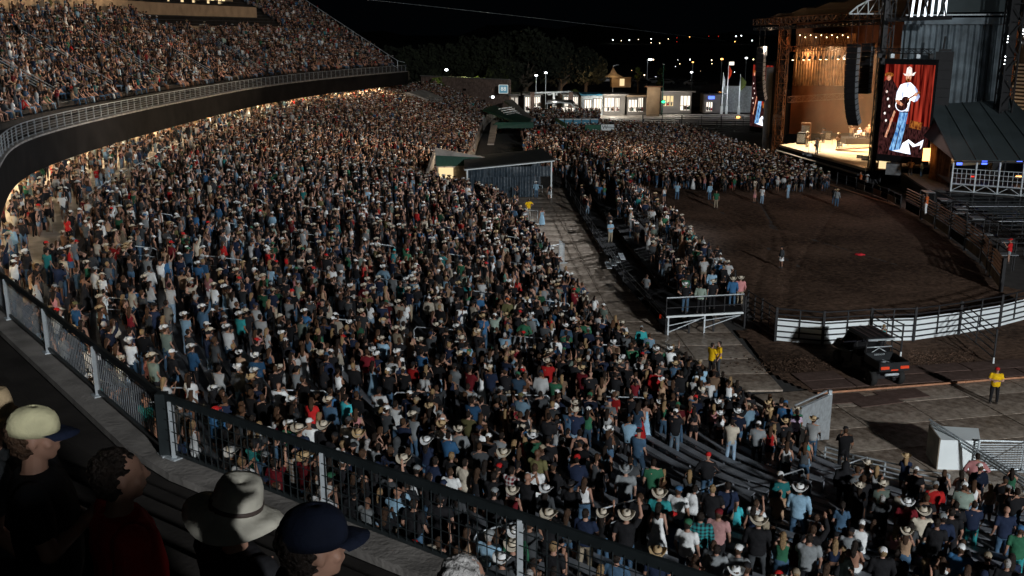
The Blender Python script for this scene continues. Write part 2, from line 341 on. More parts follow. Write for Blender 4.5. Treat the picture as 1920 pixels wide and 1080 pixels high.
def skel(sex, pose):
    f = sex == 'f'; k = 0.93 if f else 1.0; sh = 0.160 if f else 0.195; hp = 0.095
    J = dict(pel=(0, 0, .95), chest=(0, 0, 1.32), neck=(0, -.01, 1.47), head=(0, .01, 1.635))
    for s, q in ((-1, 'L'), (1, 'R')):
        J['sh' + q] = (s * sh, -.01, 1.42); J['hip' + q] = (s * hp, 0, .90)
        if pose == 'seated':
            J['kn' + q] = (s * .13, .46, .92); J['an' + q] = (s * .13, .50, .50)
        elif pose == 'shift' and s > 0:
            J['kn' + q] = (s * .17, .07, .49); J['an' + q] = (s * .20, .0, .08)
        else:
            J['kn' + q] = (s * .115, .02, .49); J['an' + q] = (s * .13, -.02, .08)
    A = {  # elbow, wrist per side
        'relaxed': ((.27, -.04, 1.15), (.26, .10, .93)), 'folded': ((.27, .05, 1.17), (-.05, .21, 1.20)),
        'phone': ((.24, .17, 1.22), (.06, .34, 1.47)), 'cheer': ((.32, .06, 1.66), (.27, .12, 1.93)),
        'hips': ((.38, -.10, 1.20), (.20, .04, 1.03)), 'front': ((.26, .02, 1.15), (.07, .22, 1.02)),
        'stretch': ((.42, .10, 1.40), (.66, .18, 1.36)), 'seated': ((.26, .10, 1.17), (.13, .36, 1.03))}
    L, Rr = {'relaxed': ('relaxed', 'relaxed'), 'folded': ('folded', 'folded'), 'phone': ('phone', 'phone'), 'cheer': ('relaxed', 'cheer'), 'hips': ('hips', 'hips'),
             'shift': ('front', 'relaxed'), 'seated': ('seated', 'seated'), 'drink': ('phone', 'relaxed'), 'stretch': ('stretch', 'relaxed')}[pose]
    for q, nm, s in (('L', L, -1), ('R', Rr, 1)):
        e, w = A[nm]; dz = -.02 if q == 'L' else 0
        kk = .9 if f else 1
        J['el' + q] = (s * e[0] * kk, e[1], e[2] + dz); J['wr' + q] = (s * w[0] * kk, w[1] + (.03 if q == 'L' and nm == 'folded' else 0), w[2] + dz * 2)
    return J, k
def V_(p): return Vector(p)
def lerp(a, b, t): return V_(a).lerp(V_(b), t)
def torso(mb, sex, e=0.0, z0=.86, z1=1.47, belly=0.0):
    f = sex == 'f'
    prof = [(.80, .14, .09, 0), (.88, .178, .122, -.012), (.96, .176, .120, -.01), (1.04, .150, .105, .0), (1.12, .138, .098, .005), (1.22, .150, .112, .008), (1.32, .165, .118, .006), (1.40, .160, .100, -.005), (1.45, .11, .075, -.01), (1.48, .07, .06, -.01)] if f else \
           [(.80, .14, .10, 0), (.88, .172, .122, -.008), (.96, .172, .122, 0), (1.04, .165, .118, .005), (1.12, .168, .120, .008), (1.22, .180, .125, .008), (1.32, .196, .130, .004), (1.40, .200, .112, -.006), (1.45, .14, .082, -.012), (1.49, .075, .065, -.012)]
    zs = [p[0] for p in prof]
    rings = []
    for z in [z0] + [z for z in zs if z0 < z < z1] + [z1]:
        rx, ry, cy = (float(np.interp(z, zs, [p[i] for p in prof])) for i in (1, 2, 3))
        b = belly * max(0, 1 - abs(z - 1.08) / .2)
        rings.append((0, cy + b * .5, z, rx + e + b * .6, ry + e + b))
    return loft(mb, rings, 16, .9)
def hand(mb, el, wr, k, fl=1):
    d = (V_(wr) - V_(el)).normalized(); sx = Vector((1, 0, 0)) if abs(d.x) < .8 else Vector((0, 0, 1))
    sd_ = d.cross(sx).cross(d).normalized(); pn = d.cross(sd_); w = V_(wr)
    mb.ball(w + d * .045, .032, 8, 6, (1, 1, 1)); mb.tube(w, w + d * .085, .028, 8, .034)
    for i, L in enumerate((.062, .072, .066, .05)):
        o = w + d * .075 + sd_ * (i - 1.5) * .019
        mid = o + d * L * .55 + pn * .008 * fl; mb.tube(o, mid, .009, 6); mb.tube(mid, mid + d * L * .45 + pn * .022 * fl, .0085, 6, .007)
    t = w + d * .03 - sd_ * .026; mb.tube(t, t + (d * .6 - sd_ * .8).normalized() * .04, .012, 6, .010)
    t2 = t + (d * .6 - sd_ * .8).normalized() * .04; mb.tube(t2, t2 + (d - sd_ * .15).normalized() * .03, .010, 6, .008)
def head(mb, c, f=False, fine=False):
    x, y, z = c; s = .95 if f else 1.0; n, m_ = (20, 14) if fine else (12, 9)
    mb.ball((x, y - .012, z + .028), .098 * s, n, m_, (.80, 1.0, .98)); mb.ball((x, y + .022, z - .03), .078 * s, n, m_, (.80, .92, 1.08)); mb.ball((x, y + .055, z - .085), .033, n, m_, (1.1, .8, .7))
    mb.ball((x, y + .104, z - .012), .015, 8, 6, (.85, 1.2, 1.1)); mb.tube((x, y + .088, z + .03), (x, y + .106, z - .012), .008, 6, .012)
    for q in (-1, 1): mb.ball((x + q * .078 * s, y - .005, z - .005), .024, 8, 6, (.4, .75, 1.25)); mb.ball((x + q * .034, y + .075, z + .022), .014, 8, 6, (1.3, .7, .5))
    if fine:
        mb.ball((x, y + .090, z - .048), .016, 8, 6, (1.6, .6, .45)); mb.ball((x, y + .089, z - .062), .014, 8, 6, (1.4, .6, .5))
        for q in (-1, 1): mb.ball((x + q * .045, y + .055, z - .02), .03, 10, 8, (.9, .7, .8))
def sleeves(mb, J, t, e, sex, lo=.062):
    for q in 'LR':
        a, b, c = J['sh' + q], J['el' + q], J['wr' + q]; r0 = .064 if sex == 'm' else .052
        if t <= 1: cone(mb, a, lerp(a, b, t), r0 + e, r0 - .006 + e)
        else: cone(mb, a, b, r0 + e, r0 - .012 + e); cone(mb, b, lerp(b, c, t - 1), r0 - .012 + e, .036 + e)
def make_part(kind, sex, pose, voxel, faces, nm=None):
    J, k = skel(sex, pose); mb = MB(); f = sex == 'f'
    if kind == 'body':
        torso(mb, sex, -.006); cone(mb, J['neck'], lerp(J['neck'], J['head'], .6), .058 if not f else .05, .052 if not f else .045)
        head(mb, J['head'], f)
        for q in 'LR':
            r = (.052, .042, .030) if not f else (.044, .036, .026)
            cone(mb, J['sh' + q], J['el' + q], r[0] + .008, r[1]); cone(mb, J['el' + q], J['wr' + q], r[1] + .002, r[2]); hand(mb, J['el' + q], J['wr' + q], k)
            cone(mb, J['hip' + q], J['kn' + q], .092, .056); cone(mb, J['kn' + q], J['an' + q], .056, .036)
            cone(mb, lerp(J['kn' + q], J['an' + q], .1) + Vector((0, -.02, 0)), lerp(J['kn' + q], J['an' + q], .45) + Vector((0, -.012, 0)), .046, .038)
            a = V_(J['an' + q]); cone(mb, a + Vector((0, -.03, -.04)), a + Vector((0, .11, -.05)), .036, .026)
        mt = 'skin'
    elif kind in ('tee', 'long', 'tank', 'crop', 'hoodie', 'shirt_open'):
        e = {'tee': .014, 'long': .016, 'tank': .006, 'crop': .006, 'hoodie': .028}[kind]
        torso(mb, sex, e, z0={'crop': 1.1, 'tank': .93}.get(kind, .84), z1=1.40 if kind in ('tank', 'crop') else 1.475, belly=.02 if sex == 'm' else 0)
        if kind in ('tank', 'crop'):
            for s in (-1, 1): mb.pipe([(s * .09, .10, 1.36), (s * .085, .04, 1.455), (s * .085, -.06, 1.45), (s * .08, -.11, 1.36)], .017, 6)
        elif kind == 'tee': sleeves(mb, J, .58, .012, sex)
        else: sleeves(mb, J, 1.88 if kind != 'hoodie' else 1.9, .012 if kind == 'long' else .022, sex)
        if kind == 'hoodie': mb.ball((0, -.02, 1.64), .135, 12, 9, (.95, 1, 1.1)); cone(mb, (0, -.04, 1.48), (0, -.03, 1.56), .11, .11)
        if kind == 'long': loft(mb, [(0, -.01, 1.44, .085, .075), (0, -.01, 1.50, .066, .062)], 12)
        mt = 'fabric'
    elif kind in ('jeans', 'shorts', 'skirt', 'dress'):
        if kind == 'dress' or kind == 'skirt':
            zt = .98; zb = .14 if kind == 'dress' else .60
            if pose == 'seated': kind = 'shorts'
            else:
                r = .31 if kind == 'dress' else .225
                loft(mb, [(0, 0, zb, r, r * .85), (0, 0, (zb + zt) / 2, r * .86, r * .75), (0, -.01, .9, .196, .142), (0, 0, zt, .175, .125)], 18)
        if kind == 'dress': torso(mb, sex, .007, .9, 1.36)
        if kind in ('jeans', 'shorts'):
            torso(mb, sex, .010, .80, 1.0)
            for q in 'LR':
                if kind == 'jeans':
                    cone(mb, J['hip' + q], J['kn' + q], .102, .072); cone(mb, J['kn' + q], lerp(J['kn' + q], J['an' + q], .93), .070, .056)
                else: cone(mb, J['hip' + q], lerp(J['hip' + q], J['kn' + q], .42), .106, .098)
        mt = 'fabric'
    elif kind == 'shoes':
        for q in 'LR':
            a = V_(J['an' + q]); cone(mb, a + Vector((0, -.03, -.035)), a + Vector((0, .12, -.045)), .046, .036); cone(mb, a + Vector((0, 0, -.02)), a + Vector((0, -.005, .05)), .045, .048)
        mt = 'shoe'
    me = remesh(mb, voxel, faces, nm or kind, mt, noise=.008 if mt == 'fabric' else 0, seed=hash_(kind + sex + pose))
    if pose == 'seated': me.transform(Matrix.Translation((0, 0, -.42)))
    me.transform(Matrix.Scale(k, 4)); return me
def hash_(s): return sum((i + 1) * ord(c) for i, c in enumerate(s)) % 97
def hat_mesh(kind, lod=0):
    mb = MB()
    if kind == 'cowboy_hat':
        n = 20 if lod == 0 else 8
        rings = []                                   # (radius x, radius y, z, curl, dent)
        prof = [(.175, .205, 0, 1, 0), (.13, .155, -.004, .5, 0), (.086, .106, .0, 0, 0), (.083, .102, .03, 0, 0), (.076, .094, .085, 0, .2), (.062, .078, .112, 0, .6), (.035, .046, .108, 0, 1.3), (.008, .012, .098, 0, 1.5)]
        if lod: prof = [prof[0], prof[2], prof[4], prof[5], prof[7]]
        vs = []; fs = []
        for rx, ry, z, cu, de in prof:
            for i in range(n):
                t = 2 * PI * i / n; x, y = rx * math.cos(t), ry * math.sin(t)
                zz = z + cu * (.075 * abs(math.cos(t)) ** 2.4 - .012 * abs(math.sin(t)) ** 2) - de * .02 * (abs(math.sin(t)) ** 2) + (de > 0) * .012 * math.sin(t) * -1
                vs.append((x, y, zz))
        for j in range(len(prof) - 1):
            for i in range(n): fs.append((j * n + i, j * n + (i + 1) % n, (j + 1) * n + (i + 1) % n, (j + 1) * n + i))
        fs.append(tuple(range((len(prof) - 1) * n, len(prof) * n)))
        mb.add(vs, fs)
    elif kind == 'cap':
        n = 14 if lod == 0 else 8; vs = []; fs = []; prof = [(.090, .108, 0), (.088, .104, .035), (.072, .086, .068), (.04, .05, .088), (.006, .006, .094)]
        if lod: prof = [prof[0], prof[2], prof[4]]
        for rx, ry, z in prof:
            for i in range(n): t = 2 * PI * i / n; vs.append((rx * math.cos(t), ry * math.sin(t), z))
        for j in range(len(prof) - 1):
            for i in range(n): fs.append((j * n + i, j * n + (i + 1) % n, (j + 1) * n + (i + 1) % n, (j + 1) * n + i))
        fs.append(tuple(range((len(prof) - 1) * n, len(prof) * n))); mb.add(vs, fs)
        m_ = 7 if lod == 0 else 4; b = []
        for r, z in ((.100, .004), (.178, -.012)):
            for i in range(m_): t = PI * (.2 + .6 * i / (m_ - 1)); b.append((r * math.cos(t) * (.88 if r < .15 else .55), r * math.sin(t) + (.0 if r < .15 else .004), z - .012 * abs(math.cos(t))))
        b2 = [(x, y, z - .006) for x, y, z in b]
        mb.add(b, [(i, i + 1, m_ + i + 1, m_ + i) for i in range(m_ - 1)]); mb.add(b2, [(i + 1, i, m_ + i, m_ + i + 1) for i in range(m_ - 1)])
    me = mb.mesh(kind, 'straw', True)
    if kind == 'cowboy_hat' and lod == 0:
        me.materials.append(M['hat_band']); n = 20
        for p in me.polygons:
            if 2 * n <= p.index < 3 * n: p.material_index = 1
        sm = bpy.data.objects.new('t', me); md = sm.modifiers.new('s', 'SOLIDIFY'); md.thickness = .006; md.offset = 0
        me2 = evaluate(sm); me2.name = kind; me = me2
    return me
def hair_mesh(kind, voxel=.012, faces=500):
    mb = MB(); mb.ball((0, -.030, .037), .102, 14, 10, (.82, 1.0, 1.0))
    if kind == 'long':
        mb.ball((0, -.06, -.03), .09, 12, 9, (1.0, .7, 1.2))
        loft(mb, [(0, -.105, -.37, .03, .018), (0, -.12, -.28, .07, .028), (0, -.115, -.18, .085, .033), (0, -.08, -.05, .088, .05), (0, -.05, .03, .08, .06)], 12)
    elif kind == 'bun': mb.ball((0, -.11, .09), .042, 10, 8); mb.ball((0, -.05, -.02), .08, 10, 8, (1, .8, .9))
    elif kind == 'pony': mb.ball((0, -.05, -.02), .08, 10, 8, (1, .8, .9)); loft(mb, [(0, -.15, -.26, .02, .014), (0, -.16, -.12, .035, .026), (0, -.13, .03, .03, .025), (0, -.09, .07, .02, .02)], 10)
    else: mb.ball((0, -.045, -.02), .078, 12, 9, (1, .85, .95))
    return remesh(mb, voxel, faces, 'hair', 'hair', 1, .012, 3 + hash_(kind), 30)

PART_CACHE = {}
def part(kind, sex, pose, lod=0):
    key = (kind, sex, pose, lod)
    if key not in PART_CACHE:
        if kind in ('cowboy_hat', 'cap'): PART_CACHE[key] = hat_mesh(kind, 1 if lod else 0)
        elif kind in ('short', 'long_hair', 'bun', 'pony'):
            PART_CACHE[key] = hair_mesh(kind.replace('_hair', ''), .012 if not lod else .03, (500, 40, 16)[lod])
        else:
            f0 = {'body': (2600, 120, 50), 'shoes': (240, 20, 10)}.get(kind, (950, 80, 34))[lod]
            PART_CACHE[key] = make_part(kind, sex, pose, .0125 if not lod else .03, f0)
    return PART_CACHE[key]
SKINS = [(.36, .20, .14), (.32, .17, .115), (.42, .245, .18), (.23, .12, .075), (.12, .06, .036), (.38, .21, .15)]
HAIRS = {'dark': (.018, .012, .009), 'brown': (.06, .032, .018), 'blonde': (.26, .17, .085), 'grey': (.35, .34, .33)}
C = dict(black=(.014, .014, .016), white=(.74, .76, .76), grey=(.24, .26, .27), navy=(.016, .025, .055), cream=(.58, .52, .42), teal=(.03, .26, .27), turquoise=(.06, .50, .56), blue=(.04, .13, .27),
         lightblue=(.26, .42, .55), red=(.50, .02, .02), maroon=(.15, .012, .018), green=(.03, .13, .07), sage=(.26, .33, .28), olive=(.15, .14, .06), pink=(.58, .25, .25), lilac=(.48, .36, .48), tan=(.38, .25, .16),
         brown=(.11, .055, .03), orange=(.55, .12, .03), yellow=(.75, .46, .01), mint=(.20, .56, .46), charcoal=(.055, .06, .065), denim=(.055, .11, .18), lightdenim=(.24, .34, .44), khaki=(.30, .25, .18), dustypink=(.45, .25, .24), straw=(.50, .36, .20), skin=(.46, .27, .19))
def hatpos(k, sex, pose):
    J, kk = skel(sex, pose); h = V_(J['head']) - Vector((0, 0, .42 if pose == 'seated' else 0)); return h * kk, kk
def build_person(p, loc, rz, label=None, group=None, name='person', cat='person'):
    sx, ps = p['sex'], p['pose']; sc = p.get('scale', 1.0)
    b = link(name, part('body', sx, ps), None, label, cat, group, None, loc, rz); b.scale = (sc * p.get('wide', 1), sc * p.get('wide', 1), sc); b.color = (*p['skin'], 1)
    def add(nm, me, col, off=None, s=1.0, tilt=0, pm=None):
        o = link(nm, me, b); o.color = (*col, 1)
        if off is not None: o.location = off; o.scale = (s, s, s); o.rotation_euler = (tilt, 0, 0)
        if pm: o.material_slots[0].link = 'OBJECT'; o.material_slots[0].material = M[pm]
        return o
    if p['bottom'] != 'dress': add({'tee': 'tshirt', 'long': 'shirt', 'tank': 'tank_top', 'crop': 'crop_top', 'hoodie': 'hoodie'}[p['top']], part(p['top'], sx, ps), C[p['tc']], pm=p.get('pat'))
    add({'jeans': 'trousers'}.get(p['bottom'], p['bottom']), part(p['bottom'], sx, ps), C[p['bc']])
    add('shoes', part('shoes', sx, ps), (0, 0, 0))
    h, kk = hatpos(0, sx, ps)
    if p['top'] != 'hoodie':
        if p['hair'] != 'bald': add('hair', part(p['hair'], sx, ps), HAIRS[p['haircol']], h, kk * .99)
        if p['hat'] in ('cowboy_hat', 'cap'):
            add(p['hat'], part(p['hat'], sx, ps), C[p['hc']], h + Vector((0, -.005, .05 if p['hat'] == 'cap' else .045)) * kk, kk * (1.06 if p['hat'] == 'cap' else 1.12), p.get('tilt', .08))
    return b
CW = lambda L: R.choices([a for a, _ in L], [w for _, w in L])[0]
def rand_person(pose=None):
    f = R.random() < .47; p = dict(sex='f' if f else 'm', skin=R.choice(SKINS), scale=R.uniform(.95, 1.05), wide=R.uniform(.95, 1.12) if not f else R.uniform(.94, 1.05))
    p['pose'] = pose or CW([('relaxed', 3), ('folded', 3), ('phone', 2.4), ('shift', 3), ('hips', .8), ('cheer', .8), ('drink', 1.5)])
    if f:
        p['top'] = CW([('tee', 3), ('tank', 4), ('crop', 1.5), ('long', 1.5)]); p['tc'] = CW([('black', 13), ('white', 3.6), ('charcoal', 3), ('navy', 2), ('cream', 1), ('pink', 1), ('red', 1), ('tan', 1.2), ('brown', 1), ('denim', 1), ('maroon', .8), ('grey', .8), ('lightblue', .7), ('green', .7)])
        p['bottom'] = CW([('jeans', 3.5), ('shorts', 3.5), ('skirt', 1.2), ('dress', .8)]); p['bc'] = CW([('denim', 4), ('lightdenim', 1.5), ('black', 5), ('white', .4)])
        if p['bottom'] == 'dress': p['bc'] = CW([('black', 2), ('white', 1.5), ('lightblue', 1), ('red', .6), ('tan', 1)])
        p['hair'] = CW([('long_hair', 7), ('pony', 1.5), ('bun', 1)]); p['haircol'] = CW([('dark', 4), ('brown', 4), ('blonde', 1.6)])
        p['hat'] = CW([('none', 8), ('cowboy_hat', 1.7), ('cap', .6)])
    else:
        p['top'] = CW([('tee', 6), ('long', 4), ('hoodie', .06)]); p['tc'] = CW([('black', 14), ('white', 3.2), ('navy', 4), ('grey', 1.6), ('charcoal', 4), ('denim', 1), ('lightblue', 1.2), ('cream', 1), ('sage', .8), ('maroon', .8), ('tan', .8), ('green', .8), ('blue', 1), ('red', .5), ('olive', .6), ('teal', .4)])
        p['bottom'] = CW([('jeans', 7), ('shorts', 2)]); p['bc'] = CW([('denim', 4), ('black', 3), ('charcoal', 1.5), ('khaki', 1.2), ('lightdenim', 1)])
        p['hair'] = CW([('short', 9), ('bald', 1)]); p['haircol'] = CW([('dark', 5), ('brown', 4), ('blonde', 1), ('grey', .8)])
        p['hat'] = CW([('none', 5.5), ('cowboy_hat', 2.4), ('cap', 2.6)])
        if R.random() < .15 and p['top'] == 'long': p['pat'] = R.choice(['plaid_dark', 'plaid_light'])
    p['hc'] = CW([('white', 5), ('cream', 7), ('straw', 2.5), ('black', 2)]) if p['hat'] == 'cowboy_hat' else CW([('black', 4), ('white', 3), ('navy', 2), ('red', .9), ('grey', 2), ('green', .4), ('khaki', 1)])
    p['tilt'] = R.uniform(-.1, .2)
    return p
# crowd: many people joined into one mesh, coloured by a point attribute
class Crowd:
    def __init__(s): s.items = {}
    def put(s, p, loc, rz, lod): s.items.setdefault((p['sex'], p['pose'], p['top'], p['bottom'], p['hair'] if p['top'] != 'hoodie' else 'bald', p['hat'], lod), []).append((p, loc, rz))
    def build(s, name, label, cat):
        VV, TT, CC = [], [], []; off = 0
        for (sx, ps, top, bot, hair, hat, lod), L in s.items.items():
            n = len(L); rs = np.random.RandomState(len(L) * 7 + lod); br = rs.uniform(.35, 1.15, n)[:, None]; bb = rs.uniform(.4, 1.1, n)[:, None]; loc = np.array([l[1] for l in L], float); rz = np.array([l[2] for l in L]); sc = np.array([l[0]['scale'] for l in L]); ca, sa = np.cos(rz), np.sin(rz)
            h, kk = hatpos(0, sx, ps); reg = [(part('body', sx, ps, lod), [l[0]['skin'] for l in L], None)]
            if bot != 'dress': reg.append((part(top, sx, ps, lod), np.array([C[l[0]['tc']] for l in L]) * br, None))
            reg.append((part(bot, sx, ps, lod), np.array([C[l[0]['bc']] for l in L]) * bb, None))
            if hair != 'bald': reg.append((part(hair, sx, ps, lod), [HAIRS[l[0]['haircol']] for l in L], (h, kk * 1.02)))
            if hat != 'none': reg.append((part(hat, sx, ps, 1), [C[l[0]['hc']] for l in L], (h + Vector((0, 0, .05)) * kk, kk * 1.1)))
            for me, cols, tr in reg:
                nv = len(me.vertices); co = np.empty(nv * 3); me.vertices.foreach_get('co', co); co = co.reshape(-1, 3)
                if tr: co = co * tr[1] + np.array(tr[0])
                me.calc_loop_triangles(); tr_ = np.empty(len(me.loop_triangles) * 3, int); me.loop_triangles.foreach_get('vertices', tr_)
                X = co[None] * sc[:, None, None]; x = X[..., 0] * ca[:, None] - X[..., 1] * sa[:, None]; y = X[..., 0] * sa[:, None] + X[..., 1] * ca[:, None]
                W = np.stack([x, y, X[..., 2]], -1) + loc[:, None]
                VV.append(W.reshape(-1, 3)); TT.append((tr_.reshape(-1, 3)[None] + (np.arange(n) * nv)[:, None, None] + off).reshape(-1, 3)); off += n * nv
                cc = np.ones((n, nv, 4)); cc[..., :3] = np.array(cols)[:, None]; CC.append(cc.reshape(-1, 4))
        v = np.concatenate(VV); t = np.concatenate(TT); c = np.concatenate(CC); me = bpy.data.meshes.new(name)
        me.vertices.add(len(v)); me.vertices.foreach_set('co', v.ravel()); me.loops.add(len(t) * 3); me.loops.foreach_set('vertex_index', t.ravel().astype(np.int32))
        me.polygons.add(len(t)); me.polygons.foreach_set('loop_start', (np.arange(len(t)) * 3).astype(np.int32)); me.update()
        a = me.attributes.new('Col', 'FLOAT_COLOR', 'POINT'); a.data.foreach_set('color', c.ravel().astype(np.float32))
        me.polygons.foreach_set('use_smooth', np.ones(len(t), bool)); me.materials.append(M['crowd']); me.validate()
        print('crowd tris', len(t)); return link(name, me, None, label, cat, None, 'stuff')

# ------------------------------------------------------------------ ground, arena, walkway
g = MB(); g.quad((-3000, -300, -.35), (3000, -300, -.35), (3000, 5200, -.35), (-3000, 5200, -.35)); g.build('ground', 'asphalt', kind='structure')
from mathutils import noise as mnoise
def dirt_sheet(name, x0, x1, y0, y1, st, z, amp, mname, clip=None):
    nx, ny = int((x1 - x0) / st) + 1, int((y1 - y0) / st) + 1; vs = []; fs = []
    for j in range(ny):
        for i in range(nx):
            x, y = x0 + i * st, y0 + j * st
            h = mnoise.noise((x * .9, y * .9, 0)) * .5 + mnoise.noise((x * 2.7, y * 2.7, 3)) * .6 + max(0, mnoise.noise((x * 4.5, y * 4.5, 7))) * .9
            for q_, (xa, xb) in enumerate(((14.5, 27), (15.4, 28), (33, 17), (34.2, 18.3), (24, 19), (16.5, 35))):
                xr = xa + (xb - xa) * (y - 55) / 55 + 1.2 * math.sin(y * .09 + q_); h -= 1.3 * math.exp(-((x - xr) / .22) ** 2)
            vs.append((x, y, z + amp * h))
    for j in range(ny - 1):
        for i in range(nx - 1):
            if clip is None or clip(x0 + (i + .5) * st, y0 + (j + .5) * st): fs.append((j * nx + i, j * nx + i + 1, (j + 1) * nx + i + 1, (j + 1) * nx + i))
    me = MB().add(vs, fs).mesh(name, mname, True); return link(name, me, kind='structure')
def inpoly(x, y, p):
    c = False
    for i in range(len(p)):
        x1, y1 = p[i][:2]; x2, y2 = p[i - 1][:2]
        if (y1 > y) != (y2 > y) and x < (x2 - x1) * (y - y1) / (y2 - y1) + x1: c = not c
    return c
RAMP = [(13.0, 55.5), (13.2, 53), (13.3, 47.6), (14.4, 45.2), (19.3, 46.0), (26, 47.4), (48, 51.5), (48, 66), (31.5, 60)]
ARENA = [(15.2, 62.0), (14.2, 54.5), (17, 52.6), (20.6, 53.4), (26, 55.6), (30.8, 58), (36, 61), (33.6, 66), (36, 78), (38.6, 92), (38.8, 104), (37.5, 114), (36.6, 120), (33.5, 190), (8, 190), (10.3, 140), (12.9, 104), (14.0, 78)]
dirt_sheet('arena_dirt', 8, 40, 52, 112, .2, .0, .055, 'dirt', lambda x, y: inpoly(x, y, ARENA))
far = MB(); far.add([(p[0], p[1], 0) for p in [(12.4, 111.9), (38, 111.9), (36.6, 120), (33.5, 190), (8, 190), (10.3, 140)]], [(0, 1, 2, 3, 4, 5)]); far.build('arena_dirt', 'dirt', kind='structure')
dirt_sheet('dirt_ramp', 13, 48, 45, 66, .22, .012, .03, 'dirt', lambda x, y: inpoly(x, y, RAMP) and not inpoly(x, y, ARENA))
wk = MB(); wk.quad((-30, 20, -.1), (62, 20, -.1), (62, 215, -.1), (-30, 215, -.1)); walk = wk.build('walkway', 'concrete_dark', kind='structure')
def slabs(ox, oy, ang, nx, ny, w, l, keep):
    me = MB().box((0, 0, -.06), (w - .05, l - .05, .12)).mesh('concrete_slab', 'slab')
    for i in range(nx):
        for j in range(ny):
            x = ox + math.cos(ang) * (i + .5) * w - math.sin(ang) * (j + .5) * l; y = oy + math.sin(ang) * (i + .5) * w + math.cos(ang) * (j + .5) * l
            if keep(x, y):
                link('concrete_slab', me, walk, loc=(x, y, -.004 + R.uniform(-.004, .004)), rz=ang)
slabs(1, 28, math.radians(12), 11, 9, 3.4, 2.4, lambda x, y: y < 45.3 + max(0, x - 14) * .17 and y > 27)
slabs(-6, 44.6, math.radians(3), 6, 27, 3.2, 2.4, lambda x, y: x < 13.2 and y > 45.0 + max(0, x - 14) * .17 and y < 110)
mt_me = MB().box((0, 0, 0), (2.3, 1.15, .03)).mesh('rubber_mat', 'mat_brown')
mats_ = thing('ground_mat', 'brown rubber mats laid edge to edge on the dirt behind the orange ground pole', 'mat', (0, 0, 0))
for i in range(9):
    a = Vector((15.6, 46.3)).lerp(Vector((34, 49.6)), i / 8)
    for j in (0, 1):
        if i == 1 and j == 1: continue
        o = link('mat_panel', mt_me, mats_, loc=(a.x + R.uniform(-.05, .05) - j * .2, a.y + j * 1.2 + R.uniform(-.05, .05), .035 + .004 * ((i + j) % 2)), rz=math.radians(10))
for i, (px, py) in enumerate([(1580, 748), (1690, 740), (1640, 752)]):
    a = G(px, py); link('rubber_mat', mt_me, None, 'loose brown mat, %s' % ['nearest the left end of the orange ground pole', 'at the middle of the orange ground pole', 'between two other loose mats in front of the orange pole'][i], 'mat', 'loose mats before the ground pole', None, (a.x, a.y, .02 + .003 * i), math.radians(11 + 3 * i))
a, b = G(1532, 741), G(1925, 711); pole = MB().tube((a.x, a.y, .09), (b.x + 6, b.y + 1.3, .09), .055, 8)
for t in (.35, .7): c = a.lerp(b, t); pole.tube((c.x - .03, c.y, .09), (c.x + .03, c.y + .01, .09), .065, 8)
pole.build('ground_pole', 'wood_pole', label='long orange-brown pole lying on the concrete behind the man in yellow', cat='pole')
# clods of dirt kicked out on the ramp
cl = MB()
for k in range(900):
    if k < 500: px, py = R.gauss(1500, 50), R.gauss(683, 9)
    else: px, py = R.uniform(1700, 1830), R.gauss(672, 9)
    a = G(px, py); cl.ball((a.x, a.y, .03), R.uniform(.02, .06), 5, 4, (1, R.uniform(.6, 1.2), .6))
cl.build('dirt_clods', 'dirt', kind='stuff', label='loose clods of brown dirt kicked over the ramp', cat='dirt')

# ------------------------------------------------------------------ lower grandstand
FP = [(30, 22), (24, 26.5), (18.2, 30.4), (14.8, 32.4), (12.4, 34.6), (10.7, 37.9), (8.0, 43.4), (6.0, 48.2), (4.0, 57), (2.7, 68), (1.3, 79), (0.0, 88), (-2.4, 96), (-6.2, 101), (-6.4, 113), (-5.5, 135), (-5.5, 160), (-5, 185), (-4, 203)]
BP = [(11, -2), (6, 3), (-1, 9), (-6, 13), (-11, 18), (-16, 25), (-20.5, 34), (-24, 43), (-27.5, 54), (-30, 66), (-32, 80), (-33, 89), (-33.5, 99), (-34, 108), (-34, 117), (-33.5, 136), (-30.5, 160), (-25, 183), (-17, 205)]
pp = np.arange(len(FP)); ks = np.linspace(0, len(FP) - 1, 361)
def cr_(p):
    p = np.array(p, float); out = []
    for t in ks:
        i = min(int(t), len(p) - 2); u = t - i; p0, p1, p2, p3 = p[max(i - 1, 0)], p[i], p[i + 1], p[min(i + 2, len(p) - 1)]
        out.append(.5 * ((2 * p1) + (-p0 + p2) * u + (2 * p0 - 5 * p1 + 4 * p2 - p3) * u * u + (-p0 + 3 * p1 - 3 * p2 + p3) * u ** 3))
    return np.array(out)
FC, BC = cr_(FP), cr_(BP)
NR = 36; RISE = .145; Z0 = 1.0
def rowline(f): return FC * (1 - f / NR) + BC * (f / NR)
def rowz(r): return Z0 + RISE * r
stand = thing('lower_grandstand', 'long curved lower grandstand of shallow steps packed with standing concertgoers', 'grandstand')
TUN = lambda x, y: 97 < y < 109 and x > -8.2          # tunnel mouth cut out of the stand
step = 2
idx = list(range(0, 361, step))
SEATR = 33
ISW = int(np.argmin(abs(BC[:, 1] - 47)))
for r in range(NR):
    a, b = rowline(r), rowline(r + 1); z = rowz(r); mb = MB()
    for i, j in zip(idx, idx[1:]):
        if TUN(*(a[i])) or (r >= SEATR and i >= ISW):
            if mb.v: mb.build('step', 'tread_metal', stand); mb = MB()
            continue
        A, B_, C_, D_ = a[i], a[j], b[j], b[i]
        mb.add([(A[0], A[1], z), (B_[0], B_[1], z), (C_[0], C_[1], z), (D_[0], D_[1], z), (A[0], A[1], z - RISE - .3), (B_[0], B_[1], z - RISE - .3)], [(0, 1, 2, 3), (4, 5, 1, 0)])
    if mb.v: mb.build('step', 'tread_metal', stand)
